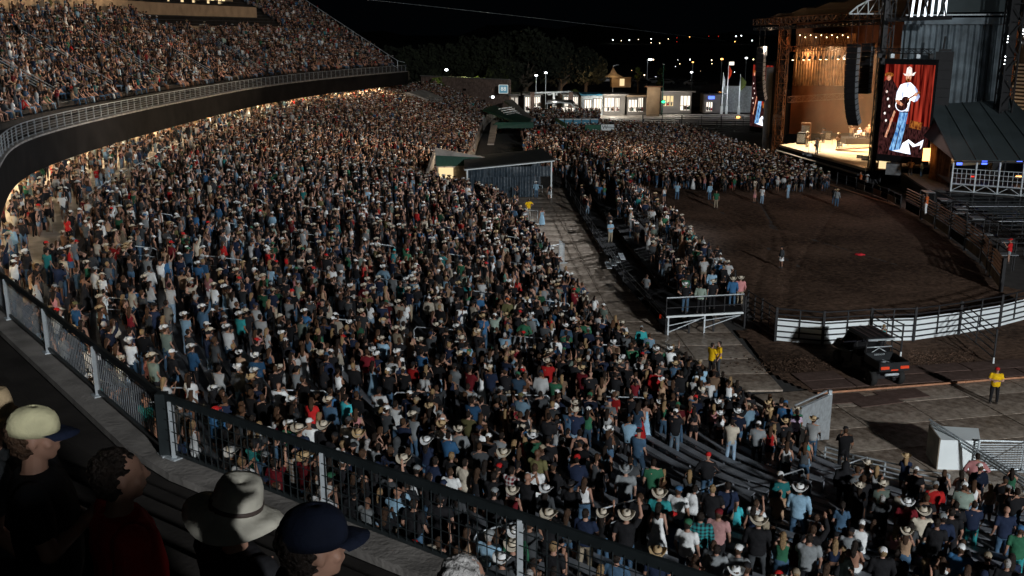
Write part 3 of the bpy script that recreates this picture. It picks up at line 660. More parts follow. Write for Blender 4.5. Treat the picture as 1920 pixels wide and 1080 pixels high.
mid = rowline(14); arc = np.r_[0, np.cumsum(np.linalg.norm(np.diff(mid, axis=0), axis=1))]
AIS = [float(np.interp(s_, arc, np.arange(361))) for s_ in np.arange(3, arc[-1], 9.5)]
def rowpt(r, i):
    L = rowline(r); i = min(max(i, 0), 359.999); k = int(i); return L[k] * (1 - (i - k)) + L[k + 1] * (i - k)
def tang(r, i): d = rowpt(r, i + .6) - rowpt(r, i - .6); return d / (np.linalg.norm(d) + 1e-9)
nb = 0; rest = MB()
for r in range(1, NR):
    for ai in range(len(AIS) - 1):
        if r >= SEATR and AIS[ai + 1] >= ISW: continue
        i0, i1 = AIS[ai], AIS[ai + 1]; p0, p1 = rowpt(r + .55, i0), rowpt(r + .55, i1); d = p1 - p0; L = np.linalg.norm(d); d /= L
        if TUN(*((p0 + p1) / 2)) or TUN(*p0) or TUN(*p1): continue
        pts = [rowpt(r + .55, i0 + (i1 - i0) * k / 4) for k in range(5)]
        pts[0] = pts[0] + d * .55; pts[4] = pts[4] - d * .55
        m_ = (pts[2][0], pts[2][1]); px, py, Z = proj(m_[0], m_[1], rowz(r)); z = rowz(r) + .40
        near_ = -200 < px < 2150 and py < 1250 and 0 < Z < 42
        mb = MB() if near_ and nb < 290 else rest
        for a, b in zip(pts, pts[1:]):
            n = Vector((-(b - a)[1], (b - a)[0], 0)).normalized() * .14; a3, b3 = Vector((*a, z)), Vector((*b, z))
            mb.slabq(a3 + n, a3 - n, b3 - n, b3 + n, -.045)
            if near_: mb.box(a3 - Vector((0, 0, .22)), (.05, .2, .38))
        if mb is not rest: mb.build('bench_board', 'bench_metal' if ai < 5 else 'dark_paint', stand); nb += 1
rest.build('far_benches', 'dark_paint', stand, kind='stuff')
# front wall of the stand, with a gap for the corner stair gate and the tunnel
def wall_run(i0, i1, z1, name, m_, parent, thick=.22, r=0, z0=-.2, off=-.12):
    L = rowline(r); pts = []
    for i in range(int(i0), int(i1) + 1, 2):
        t = tang(r, i); n = np.array([t[1], -t[0]]) * off * -1; pts.append(L[i] + n)
    mb = MB(); strip(mb, pts, thick, z0, z1); return mb.build(name, m_, parent)
def nearest_i(x, y, L=FC): return int(np.argmin(np.linalg.norm(L - np.array([x, y]), axis=1)))
iG0 = nearest_i(14.8, 32.4); iG1 = nearest_i(11.6, 36.0); iT0 = nearest_i(-3.5, 98.5); iT1 = nearest_i(-6.4, 110)
fw = thing('front_wall', 'low concrete wall along the foot of the lower grandstand beside the walkway', 'wall')
wall_run(20, iG0 - 2, 1.35, 'wall_section', 'concrete', fw); wall_run(iG1, iT0, 1.75, 'wall_section', 'concrete', fw); wall_run(iT1, 356, 1.9, 'wall_section', 'concrete', fw)
# ------------------------------------------------------------------ upper deck
DP = [(30, -8), (20, -2.6), (10, 3.6), (3.5, 8.6), (-5.7, 15.2), (-12.4, 23.5), (-20, 37), (-26, 50), (-31.0, 62), (-32.6, 72), (-33.2, 85), (-33.2, 106), (-32, 132), (-27, 156), (-18.6, 181)]
DPs = np.vstack([np.array(DP[:6], float), smooth_pts(DP[5:], 2)[1:]])
DC = resample(DPs, 420)
def dnorm(i): a = DC[max(i - 3, 0)]; b = DC[min(i + 3, len(DC) - 1)]; d = b - a; d /= np.linalg.norm(d); return np.array([-d[1], d[0]])    # away from the arena
DN = np.array([dnorm(i) for i in range(len(DC))])
def dpt(i, d): return DC[i] + DN[i] * d
ZD = 10.0; UR = .50; UD = .85
deck = thing('upper_deck', 'upper grandstand balcony curving round the arena above the lower seats', 'grandstand')
def ribbon(mb, d0, z0, d1, z1, i0=0, i1=None, st=3):
    i1 = len(DC) - 1 if i1 is None else i1; I = list(range(i0, i1 + 1, st)); I = I + ([i1] if I[-1] != i1 else [])
    for a, b in zip(I, I[1:]):
        p, q, r_, s_ = dpt(a, d0), dpt(b, d0), dpt(b, d1), dpt(a, d1)
        mb.quad((*p, z0), (*q, z0), (*r_, z1), (*s_, z1))
mb = MB(); ribbon(mb, .0, ZD - .05, .0, ZD - 2.2); ribbon(mb, 0, ZD - .05, .45, ZD - .05); ribbon(mb, 0.0, ZD - 2.2, .35, ZD - 2.2); mb.build('fascia', 'fascia', deck)
mb = MB(); ribbon(mb, .35, ZD - 2.2, 5, ZD - 1.6); ribbon(mb, 5, ZD - 1.6, 14, ZD - 1.0); mb.build('soffit', 'beige_wall', deck)
mb = MB(); ribbon(mb, .45, ZD - .05, 1.35, ZD - .05); mb.build('deck_walkway', 'deck_dark', deck)
mb = MB(); ribbon(mb, -.08, ZD - .04, -.08, ZD + .08, 0, 419); ribbon(mb, -.08, ZD + .08, .42, ZD + .08); ribbon(mb, .42, ZD + .08, .42, ZD - .05); mb.build('kerb', 'kerb_concrete', deck)
for j in range(25):
    mb = MB(); d = 1.35 + UD * j; ribbon(mb, d, ZD - .05 + UR * j, d, ZD + UR * (j + 1)); ribbon(mb, d, ZD + UR * (j + 1), d + UD, ZD + UR * (j + 1)); mb.build('step', 'deck_dark', deck)
    if j:
        mb = MB(); ribbon(mb, d + .45, ZD + UR * (j + 1) + .42, d + .8, ZD + UR * (j + 1) + .42, 100, 419); ribbon(mb, d + .45, ZD + UR * (j + 1) + .36, d + .45, ZD + UR * (j + 1) + .42, 100, 419); mb.build('bench_board', 'dark_paint', deck)
# end wall of the deck at its far tip
e0 = dpt(419, 0); mb = MB(); n = DN[419]; poly = [(0, ZD - 2.2), (0, ZD + .1)] + [(1.35 + UD * 25, ZD + UR * 25), (1.35 + UD * 25, ZD + UR * 25 - 3)]
mb.add([(e0[0] + n[0] * a, e0[1] + n[1] * a, z) for a, z in poly] + [(e0[0] + n[0] * a + .3 * n[1], e0[1] + n[1] * a - .3 * n[0], z) for a, z in poly], [(0, 1, 2, 3), (7, 6, 5, 4), (0, 4, 5, 1), (1, 5, 6, 2), (2, 6, 7, 3), (3, 7, 4, 0)]); mb.build('end_wall', 'fascia', deck)
# concourse under the deck, behind the last row of the lower stand
conc = thing('concourse', 'brightly lit concourse running under the upper balcony behind the last lower rows', 'building')
mb = MB(); zc = rowz(SEATR)
I = list(range(ISW, 361, 3)); BN = []; CL = rowline(SEATR); WD = 9.5
for i in I:
    t = tang(SEATR, i); BN.append(np.array([-t[1], t[0]]))
for (i, n0), (j, n1) in zip(zip(I, BN), zip(I[1:], BN[1:])):
    p, q = CL[i], CL[j]; mb.quad((*p, zc), (*q, zc), (*(q + n1 * WD), zc), (*(p + n0 * WD), zc))
mb.build('concourse_floor', 'concrete', conc)
mb = MB()
for (i, n0), (j, n1) in zip(zip(I, BN), zip(I[1:], BN[1:])):
    p, q = CL[i] + n0 * WD, CL[j] + n1 * WD; mb.quad((*p, zc), (*q, zc), (*q, zc + 3.2), (*p, zc + 3.2))
mb.build('back_wall', 'beige_wall', conc)
cr2 = thing('concourse_railing', 'pale railing along the lit concourse behind the last row of lower seats', 'railing')
for i0_ in range(ISW + 26, 350, 9):
    L_ = [np.array(rowpt(SEATR + .15, i0_ + k)) for k in range(0, 9, 2)]
    for p, q in zip(L_, L_[1:]):
        for z in (.5, .8, 1.08): MB().bar((*p, zc + z), (*q, zc + z), .045).build('rail', 'galvanised', cr2) if z > 1 or i0_ < 220 else None
    MB().bar((*L_[0], zc), (*L_[0], zc + 1.1), .06).build('post', 'galvanised', cr2)
tube_me = MB().box((0, 0, 0), (1.3, .22, .06)).mesh('light_fitting', 'soffit_light')
for s_ in np.arange(48, 232, 4.2):
    i = int(np.interp(s_, np.r_[0, np.cumsum(np.linalg.norm(np.diff(DC, axis=0), axis=1))], np.arange(420)))
    if i > 416: continue
    p = dpt(i, 2.6); link('ceiling_light', tube_me, deck, loc=(p[0], p[1], ZD - 1.95), rz=math.atan2(DN[i][0], -DN[i][1]))
# railing of the near balcony
def rail_section(a, b, posts, name, label, dense=.15, first=False):
    a, b = Vector(a), Vector(b); d = (b - a).normalized(); L = (b - a).length; out = Vector((d.y, -d.x, 0)); zb, zt = ZD + .2, ZD + 1.1
    rt = thing(name, label, 'railing'); w = lambda s_, z, o=0: a + d * s_ + Vector((0, 0, z)) + out * o
    MB().bar(w(0, zt), w(L, zt), .055, .13).build('top_rail', 'dark_paint', rt)
    MB().bar(w(0, zb - .02), w(L, zb - .02), .05, .06).build('bottom_rail', 'dark_paint', rt)
    for s_ in posts:
        p = MB(); p.bar(w(s_, ZD + .08), w(s_, zt - .03), .075, .10); po = p.build('post', 'dark_paint' if s_ < .3 and first else 'galvanised', rt)
        q = MB(); q.box(w(s_, ZD + .095), (.24, .22, .025), math.atan2(d.y, d.x)); q.build('base_plate', 'galvanised', po)
    n = int(L / dense); me = MB().tube((0, 0, zb), (0, 0, zt - .03), .0085, 5, caps=False).mesh('bar', 'far_rail' if first else 'dark_paint')
    for k in range(1, n):
        p = a + d * (k * dense) + out * .03; link('bar', me, rt, loc=(p.x, p.y, 0))
    for k in range(1, 5): MB().tube(w(0, zb + (zt - zb) * k / 5, .045), w(L, zb + (zt - zb) * k / 5, .045), .0075, 5).build('cross_wire', 'dark_paint', rt)
    return rt
cz = Vector((-5.66, 15.17, 0))
a1 = Vector((-12.4, 23.5, 0)); d1 = (a1 - cz).normalized(); d2 = (Vector((3.5, 8.6, 0)) - cz).normalized()
pts1 = []
for px, py in ((175, 646), (80, 576), (8, 521)):
    q = G(px, py, ZD + 1.1); pts1.append((Vector((q.x, q.y, 0)) - cz).dot(d1))
pts2 = []
for px, py in ((590, 850), (985, 962), (1420, 1120)):
    q = G(px, py, ZD + 1.1); pts2.append((Vector((q.x, q.y, 0)) - cz).dot(d2))
rail_section(cz, a1 + d1 * 4, [0.02] + pts1 + [12.8], 'balcony_railing', 'dark wire railing in front of the viewer, section running up to the left edge', .115, True)
rail_section(cz, cz + d2 * 13, [.22] + pts2, 'balcony_railing', 'dark wire railing section running down to the bottom edge from the corner post')
cp = MB(); cp.bar(cz + Vector((0, 0, ZD - .1)), cz + Vector((0, 0, ZD + 1.16)), .17, .17); cp.build('corner_post', 'dark_paint', label='thick black corner post where the two dark railing sections meet', cat='post')
# far balcony railing
iN = int(np.argmin(np.linalg.norm(DC - np.array([-15.2, 28.2]), axis=1)))
fr = thing('balcony_railing', 'pale metal railing topping the curved brown fascia of the far balcony', 'railing')
mb = MB()
for a in range(iN, 417, 3):
    b = min(a + 3, 419); p, q = dpt(a, .1), dpt(b, .1)
    for z, r_ in ((1.12, .055), (.2, .03), (.4, .018), (.58, .018), (.76, .018), (.94, .018)): mb.bar((*p, ZD + z), (*q, ZD + z), r_, r_)
mb.build('rail', 'far_rail', fr)
pm_ = MB().box((0, 0, .55), (.07, .07, 1.1)).mesh('post', 'far_rail'); pn = MB().box((0, 0, 0), (.008, 1.3, .8)).mesh('mesh_panel', 'galvanised')
acc = 0; dd = np.linalg.norm(np.diff(DC, axis=0), axis=1)
for a in range(iN, 419):
    acc += dd[a]
    if acc > 1.45: acc = 0; p = dpt(a, .1); link('post', pm_, fr, loc=(p[0], p[1], ZD), rz=math.atan2(DN[a][1], DN[a][0]))
# sloping railing at the far end of the deck
er = thing('end_railing', 'tall sloping railing climbing the dark far end of the upper balcony', 'railing'); e1 = dpt(417, 0); n = DN[417]
mb = MB(); top = []
for j in range(0, 26):
    d = 1.35 + UD * j; top.append(Vector((e1[0] + n[0] * d, e1[1] + n[1] * d, ZD + UR * j + 1.9)))
mb.bar(Vector((e1[0], e1[1], ZD + 1.6)), top[0], .07); mb.bar(top[0], top[-1], .08); mb.bar(top[0] - Vector((0, 0, 1.3)), top[-1] - Vector((0, 0, 1.3)), .07); mb.build('rail', 'galvanised', er)
for j in range(0, 26, 2): MB().bar(top[j] - Vector((0, 0, 1.9)), top[j], .08).build('post', 'galvanised', er)
for j in range(0, 24, 2): MB().slabq(top[j] - Vector((0, 0, 1.25)), top[j + 2] - Vector((0, 0, 1.25)), top[j + 2] - Vector((0, 0, .1)), top[j] - Vector((0, 0, .1)), .02).build('mesh_panel', 'fascia', er)
# beige terrace walls high on the deck
def iy(y): k = [i for i in range(150, 420) if DC[i][1] > y]; return k[0] if k else 419
def terr(name, label, y0, y1, d, z0, z1, depth):
    i0, i1 = iy(y0), iy(y1); mb = MB(); ribbon(mb, d, z1, d, z0, i0, i1); ribbon(mb, d, z1, d + .25, z1, i0, i1); ribbon(mb, d + .25, z1, d + .25, z1 - 1, i0, i1); ribbon(mb, d + .25, z1 - 1.0, d + depth, z1 - 1.0, i0, i1)
    for q in (i0, i1): p, s_ = dpt(q, d), dpt(q, d + depth); mb.quad((*p, z0), (*s_, z0), (*s_, z1), (*p, z1))
    t = thing(name, label, 'wall'); mb.build('parapet', 'beige_wall', t); return t
terr('terrace_wall', 'beige parapet of the terrace above the crowd at the top left corner', 78, 104, 14.6, 17.5, 19.9, 4)
terr('terrace_wall', 'lower of the two long beige terrace parapets above the upper crowd', 128, 163, 12.0, 15.7, 17.6, 3.5)
terr('terrace_wall', 'upper of the two long beige terrace parapets, below the lit suite windows', 108, 160, 16, 18.4, 20.6, 4)
sb = thing('suite_block', 'beige suite building with warm lit window openings above the terrace parapets', 'building')
i0, i1 = iy(104), iy(160); mb = MB(); ribbon(mb, 20.2, 18.5, 20.2, 26, i0, i1); mb.build('wall', 'beige_wall', sb)
wm = MB().box((0, 0, 0), (2.2, .1, 1.7)).mesh('window', 'window_warm'); fm = MB().bar((-1.15, -.08, -.9), (-1.15, -.08, .9), .12).bar((0, -.08, -.9), (0, -.08, .9), .08).bar((-1.15, -.08, .9), (1.15, -.08, .9), .1).mesh('window_frame', 'dark_paint')
for k, y in enumerate(np.arange(106, 158, 3.2)):
    i = iy(y); p = dpt(i, 20.1); rz = math.atan2(-DN[i][0], DN[i][1]); o = link('window', wm, sb, loc=(p[0], p[1], 21.8), rz=rz); link('window_frame', fm, o)
# stepped aisle railings on the upper deck
ar_n = 0
for y, nm in ((80, 'nearest the left edge of the upper crowd'), (92, 'second from the left edge in the upper crowd'), (106, 'in the middle of the upper crowd'), (120, 'below the lower terrace parapet'), (136, 'farthest of the sloping ones in the upper crowd')):
    i = iy(y); t = thing('aisle_railing', 'sloping pale railing between seated fans, ' + nm, 'railing', group='aisle railings on the upper balcony')
    for j in (2, 5, 8, 11):
        p = dpt(i, 1.35 + UD * j); MB().bar((*p, ZD + UR * (j + 1)), (*p, ZD + UR * (j + 1) + 1.0), .05).build('post', 'galvanised', t)
    p, q = dpt(i, 1.35 + UD * 2), dpt(i, 1.35 + UD * 11)
    for k in range(4): MB().bar((*p, ZD + UR * 3 + 1.0 - .24 * k), (*q, ZD + UR * 12 + 1.0 - .24 * k), .045).build('rail', 'galvanised', t)
# unseen block added behind the viewer to shade the nearest spectators from the flood
pt = thing('shade_block', 'unseen dark block added behind the viewer to shade the nearest spectators', 'building'); MB().prism([(5.92, -6.98), (-3.5, -13), (0, -19), (9.6, -12.75)], 9, 18.8).build('wall', 'fascia', pt)
# hooped hand rails in the aisles of the lower stand
hoop = []
def hoop_mesh(L=1.9, h=.95, r=.024):
    mb = MB(); pts = [Vector((0, -L / 2, 0)), Vector((0, -L / 2, h - .12)), Vector((0, -L / 2 + .12, h)), Vector((0, L / 2 - .12, h + L * .17)), Vector((0, L / 2, h - .12 + L * .17)), Vector((0, L / 2, L * .17))]
    mb.pipe(pts, r, 7); mb.tube((0, -L / 2, h * .5), (0, L / 2, h * .5 + L * .17), r * .8, 6); return mb.mesh('handrail', 'galvanised', True)
hm = hoop_mesh(); nH = 0; hp_ = []
for ai in AIS:
    for r in (3, 8, 13, 18, 23, 28):
        p = rowpt(r, ai); px, py, Z = proj(p[0], p[1], rowz(r))
        if -60 < px < 2000 and 120 < py < 1150 and 12 < Z < 100 and not TUN(*p): hp_.append((Z, r, ai, p))
hp_.sort(key=lambda t: t[0])
ordw = ['first', 'second', 'third', 'fourth', 'fifth', 'sixth', 'seventh', 'eighth', 'ninth', 'tenth', 'eleventh', 'twelfth', 'thirteenth', 'fourteenth', 'fifteenth', 'sixteenth', 'seventeenth', 'eighteenth', 'nineteenth', 'twentieth']
def ordn(n): return ordw[n - 1] if n <= 20 else {2: 'twenty-', 3: 'thirty-'}.get(n // 10, '') + ordw[n % 10 - 1] if n % 10 else {30: 'thirtieth', 40: 'fortieth'}[n]
for Z, r, ai, p in hp_[:90]:
    t = tang(r, ai); k = AIS.index(ai) + 1
    o = link('handrail', hm, None, 'hooped steel handrail on the %s step up, in the %s aisle from the near end' % (ordn(r), ordn(k)), 'handrail', 'hooped handrails in the aisles of the lower stand', None, (p[0], p[1], rowz(r)), math.atan2(t[1], t[0]) )
    o.rotation_euler = (0, 0, math.atan2(t[1], t[0]))

# ------------------------------------------------------------------ arena fences
def panel_fence(name, label, pts, h, rails, post='black_steel', cover=None, cz0=.05, cz1=1.35, group=None, pw=.09, rr=.05, mid=True, side=1, cat='fence', z0=0):
    t = thing(name, label, cat, group=group)
    for k, (a, b) in enumerate(zip(pts, pts[1:])):
        a, b = Vector((a[0], a[1], z0)), Vector((b[0], b[1], z0)); d = (b - a).normalized(); n = Vector((d.y, -d.x, 0)) * side
        for i in range(rails): z = .28 + (h - .32) * i / (rails - 1); MB().bar(a + Vector((0, 0, z)), b + Vector((0, 0, z)), rr).build('rail', post, t)
        MB().bar(a, a + Vector((0, 0, h + .05)), pw).build('post', post, t)
        if mid: MB().bar((a + b) / 2 + Vector((0, 0, .25)), (a + b) / 2 + Vector((0, 0, h)), rr).build('upright', post, t)
        if cover: s_ = -n * .07; MB().slabq(a + s_ + d * .06 + Vector((0, 0, cz0)), b + s_ - d * .06 + Vector((0, 0, cz0)), b + s_ - d * .06 + Vector((0, 0, cz1)), a + s_ + d * .06 + Vector((0, 0, cz1)), .03).build('panel', cover, t)
    a = Vector((pts[-1][0], pts[-1][1], z0)); MB().bar(a, a + Vector((0, 0, h + .05)), pw).build('post', post, t)
    return t
W = [(1453, 640), (1541, 648), (1630, 642), (1712, 640), (1797, 628), (1873, 614), (1925, 600)]
WP = [tuple(G(*q))[:2] for q in W]; WP.append((33.4, 59.6))
panel_fence('arena_fence', 'black rail fence faced with bright white panels behind the utility cart', WP, 1.95, 6, cover='white_panel', side=1, rr=.07, pw=.13)
LP = [tuple(G(*q))[:2] for q in [(1400, 604), (1426, 622), (1453, 640)]]
panel_fence('arena_fence', 'short open black rail fence from the platform corner to the white panels', LP, 1.95, 6)
LF = [(13.6, 56.0), (14.4, 62.5), (14.2, 70), (13.9, 78), (13.4, 86), (13.0, 94), (12.7, 102), (12.2, 110), (11.4, 122), (10.6, 134)]
panel_fence('arena_fence', 'dark fence between the packed spectator platform and the arena dirt', LF, 1.9, 5, rr=.04)
def gate(name, label, a, b, zoff=0):
    a, b = Vector(a), Vector(b); t = thing(name, label, 'gate')
    for i in range(5): z = .35 + .38 * i; MB().bar(a + Vector((0, 0, z)), b + Vector((0, 0, z)), .05).build('rail', 'black_steel', t)
    for q in (a, b): MB().bar(q + Vector((0, 0, .3)), q + Vector((0, 0, 1.92)), .07).build('post', 'black_steel', t)
    m_ = (a + b) / 2; MB().bar(m_ + Vector((0, 0, .35)), m_ + Vector((0, 0, 1.87)), .045).build('upright', 'black_steel', t)
    MB().tube(b, b + Vector((0, 0, .38)), .05, 8).build('foot_sleeve', 'white_panel', t)
a, b = G(1797, 628), G(1862, 683); gate('swing_gate', 'open black swing gate with a white foot, standing out towards the man in yellow', (a.x, a.y, 0), (b.x, b.y, 0))
a, b = G(1632, 642), G(1688, 672); gate('swing_gate', 'open black swing gate standing out beside the roof of the utility cart', (a.x, a.y, 0), (b.x, b.y, 0))
# right side: bucking chutes with banners
RF = [(32.6, 64.5), (33.8, 68.5), (35.2, 73), (36.0, 77.5), (36.7, 82), (37.3, 86.5), (37.8, 91), (38.1, 95.5)]
ch = thing('bucking_chutes', 'row of dark slatted bucking chutes with tan banners along the right side of the arena', 'fence')
RB = ['banner_tan', 'banner_tan', 'banner_tan', 'black_matte', 'banner_tan', 'banner_tan', 'fascia']
for k, (a, b) in enumerate(zip(RF, RF[1:])):
    a, b = Vector((*a, 0)), Vector((*b, 0)); d = (b - a).normalized(); n = Vector((-d.y, d.x, 0))
    for z in (1.12, 1.38, 1.64, 1.9, 2.16): MB().bar(a + Vector((0, 0, z)), b + Vector((0, 0, z)), .17, .05).build('rail', 'wood_brown', ch)
    MB().bar(a - n * .05, a - n * .05 + Vector((0, 0, 2.3)), .22, .22).build('post', 'black_steel', ch)
    bn = MB().slabq(a + d * .3 + n * .08 + Vector((0, 0, .25)), b - d * .3 + n * .08 + Vector((0, 0, .25)), b - d * .3 + n * .08 + Vector((0, 0, .98)), a + d * .3 + n * .08 + Vector((0, 0, .98)), .02).build('banner', RB[k], ch)
    c = (a + b) / 2 - n * 1.2
    if k % 2 == 1 or k > 3:
        q = MB(); q.box((c.x, c.y, 2.25), (.9, 1.5, .06), math.atan2(d.y, d.x) - PI / 2); q.build('catwalk_plate', 'dull_plate', ch)
        for s_ in (-.7, .7): MB().bar((c.x + s_, c.y, 0), (c.x + s_, c.y, 2.25), .08).build('post', 'black_steel', ch)
for k, (a, b) in enumerate(zip(RF[2:], RF[3:])):
    a, b = Vector((*a, 0)) + Vector((2.6, 0, 0)), Vector((*b, 0)) + Vector((2.6, 0, 0))
    for z in (.5, 1, 1.5, 2.0): MB().bar(a + Vector((0, 0, z)), b + Vector((0, 0, z)), .05, .1).build('rail', 'black_steel', ch)
far_f = [(38.2, 97), (38.4, 101), (38.2, 105), (37.8, 109), (37.0, 113)]
bf = panel_fence('banner_fence', 'low fence hung with dark sponsor banners from the chutes to the stage corner', far_f, 1.3, 3, cover='fascia', cz0=.15, cz1=1.15, side=-1)
for (x, y), mm in zip([(38.12, 99), (38.1, 103), (37.8, 107)], ['banner_tan', 'orange_glow_plastic', 'banner_tan']):
    MB().box((x - .12, y, .65), (.02, 2.2, .55)).build('banner', mm if mm != 'orange_glow_plastic' else 'wood_brown', bf)
a, b = Vector((38.0, 98, .12)), Vector((35.6, 113, .12)); MB().tube(a, b, .07, 6).build('ground_rail', 'wood_pole', label='long pale rail lying on the dirt at the foot of the banner fence', cat='rail')
# empty bleachers on the right
bl = thing('empty_bleachers', 'empty dark metal bleacher rows behind the chutes on the right', 'bleachers')
for k in range(20):
    y = 63 + k * 1.75; z = .9 + .02 * k; x0 = 41.5 + (0 if k > 5 else -2.5 + .1 * k) ; x1 = 66
    MB().box(((x0 + x1) / 2, y, z), (x1 - x0, .32, .05)).build('bench_board', 'aluminium' if k % 4 == 0 else 'dark_paint', bl)
    MB().box(((x0 + x1) / 2, y + .45, z - .42), (x1 - x0, .62, .05)).build('foot_board', 'black_steel', bl)
    MB().box(((x0 + x1) / 2, y + .25, z + .42), (x1 - x0, .05, .05)).build('back_rail', 'dark_paint', bl)
    for j in range(9):
        x = x0 + .5 + (x1 - x0 - 1) * j / 8; MB().bar((x, y + .1, 0), (x, y + .25, z + .42), .05).build('support', 'black_steel', bl)
pm = MB(); pm.box((0, 0, 1.55), (1.5, .8, .06)); pr = MB()
for s_ in (-.9, .9): pr.bar((s_, -.7, 1.58), (s_, -.7, 2.5), .05).bar((s_, .7, 0), (s_, .7, 2.5), .05)
pr.bar((-.9, -.7, 2.5), (.9, -.7, 2.5), .05).bar((-.9, .7, 2.5), (.9, .7, 2.5), .05)
for i, (px, py) in enumerate([(1840, 440), (1885, 478), (1800, 400)]):
    g_ = G(px, py, 1.5); t = thing('service_platform', 'small pale work platform among the empty bleachers, ' + ['in the middle of the three', 'nearest the man in red', 'farthest from the viewer'][i], 'platform', (g_.x, g_.y, 0), group='work platforms among the bleachers')
    link('deck_plate', pm.mesh('deck_plate', 'dull_plate'), t); link('guard_rail', pr.mesh('guard_rail', 'black_steel'), t)
# white portable lights on the chutes are plain plates

# ------------------------------------------------------------------ spectator platform between walkway and arena
pl = thing('spectator_platform', 'black stepped platform of box seats between the wet walkway and the arena fence', 'platform')
PX = [(8.8, 54.7), (7.6, 66), (7.0, 78), (6.4, 92), (5.9, 108), (6.6, 124), (8.0, 140)]
PO = [(13.4, 55.7), (14.5, 66), (13.8, 78), (12.9, 92), (12.3, 108), (11.2, 124), (10.0, 140)]
tiers = [(0.0, .30, .35), (.30, .62, .75), (.62, 1.0, 1.15)]
for a0, a1_, z in tiers:
    mb = MB(); L0 = [np.array(p) * (1 - a0) + np.array(q) * a0 for p, q in zip(PX, PO)]; L1 = [np.array(p) * (1 - a1_) + np.array(q) * a1_ for p, q in zip(PX, PO)]
    for i in range(len(PX) - 1): mb.prism([L0[i], L1[i], L1[i + 1], L0[i + 1]], z - .12, z)
    mb.build('deck_plate', 'black_matte', pl)
    for i in range(len(PX) - 1): MB().bar((*L0[i], 0), (*L0[i], z), .1).build('leg', 'black_steel', pl)
for i in range(len(PX) - 1):
    a, b = PX[i], PX[i + 1]
    for z in (.85, 1.25): MB().bar((*a, z), (*b, z), .04).build('rail', 'black_steel', pl)
    for k in range(3): q = np.array(a) + (np.array(b) - a) * k / 3; MB().bar((*q, .2), (*q, 1.27), .05).build('post', 'black_steel', pl)
# bright aluminium edge and legs at the near end
ea, eb = G(1247, 594, 1.1), G(1390, 590, 1.1)
ea, eb = Vector((8.78, 54.6, 0)), Vector((13.36, 55.5, 0)); eu = (eb - ea).normalized()
en = thing('platform_end', 'bright aluminium truss end of the spectator platform by the rope post', 'platform', group=None)
MB().bar(ea + Vector((0, 0, 1.08)), eb + Vector((0, 0, 1.08)), .12, .10).build('edge_beam', 'white_panel', en)
for t in (.03, .5): q = ea.lerp(eb, t); MB().bar(q, q + Vector((0, 0, 1.02)), .09).build('leg', 'galvanised', en)
for t0, z0, t1, z1 in ((.03, .15, .5, .95), (.03, .55, .5, .9), (.5, .3, .97, .95), (.5, .75, .97, .95)): MB().bar(ea.lerp(eb, t0) + Vector((0, 0, z0)), ea.lerp(eb, t1) + Vector((0, 0, z1)), .045).build('brace', 'galvanised', en)
for z in (1.6, 2.15): MB().bar(ea + Vector((0, 0, z)), eb + Vector((0, 0, z)), .05).build('rail', 'black_steel', en)
MB().bar(ea + Vector((0, 0, 2.2)), eb + Vector((0, 0, 2.2)), .05).build('top_rail', 'galvanised', en)
for k in range(5): q = ea.lerp(eb, k / 4); MB().bar(q + Vector((0, 0, 1.1)), q + Vector((0, 0, 2.2)), .05).build('post', 'black_steel', en)
MB().prism([(8.8, 54.7), (13.36, 55.6), (14.3, 61), (8.0, 61)], 1.0, 1.08).build('floor', 'black_matte', en)
st = MB()
for k in range(4): st.box((7.6 - .32 * k + .4, 71 + .4 * 0, .95 - .22 * k), (.34, 2.0, .05))
tt = thing('metal_steps', 'short flight of metal steps from the black platform to the walkway', 'steps', (0, 0, 0)); st.build('tread', 'galvanised', tt)
c = G(1237, 621); sp = thing('rope_post', 'black stanchion post with a round base at the walkway end of the platform', 'post', (c.x, c.y, 0))
MB().tube((0, 0, 0), (0, 0, .04), .22, 16).build('base', 'black_steel', sp); MB().tube((0, 0, .04), (0, 0, 1.0), .035, 8).build('pole', 'black_steel', sp); MB().tube((0, 0, .78), (0, 0, 1.0), .055, 8).build('tape_head', 'orange_glow_plastic', sp)
# crowd barriers on the walkway
def barrier(label, px, py, rz, L=2.2, h=1.15, n=14, z=0):
    g_ = G(px, py, z); t = thing('crowd_barrier', label, 'barrier', (g_.x, g_.y, z), rz)
    fr_ = MB(); fr_.pipe([(-L / 2, 0, .15), (-L / 2, 0, h), (L / 2, 0, h), (L / 2, 0, .15), (-L / 2, 0, .15)], .025, 6); fr_.build('frame', 'galvanised', t)
    for s_ in (-1, 1): MB().bar((s_ * L * .4, -.3, .02), (s_ * L * .4, .3, .02), .05).bar((s_ * L * .4, 0, .02), (s_ * L * .4, 0, .2), .04).build('foot', 'galvanised', t)
    me = MB().tube((0, 0, .15), (0, 0, h), .011, 5).mesh('bar', 'galvanised')
    for k in range(1, n): link('bar', me, t, loc=(-L / 2 + L * k / n, 0, 0))
barrier('steel crowd barrier on the walkway beside the usher in yellow', 985, 418, .1)
barrier('steel crowd barrier at the front wall beside the standing crowd, farther side of the gap', 1038, 488, .9)
barrier('steel crowd barrier at the front wall, nearer and taller of a pair', 1053, 490, 1.75, 1.6, 1.5, 10)
for i, (px, py) in enumerate([(950, 366), (975, 368), (998, 367)]): barrier('steel crowd barrier in front of the black tent curtain, ' + ['left', 'middle', 'right'][i] + ' of three', px, py, .05, 2.1, 1.1, 10)
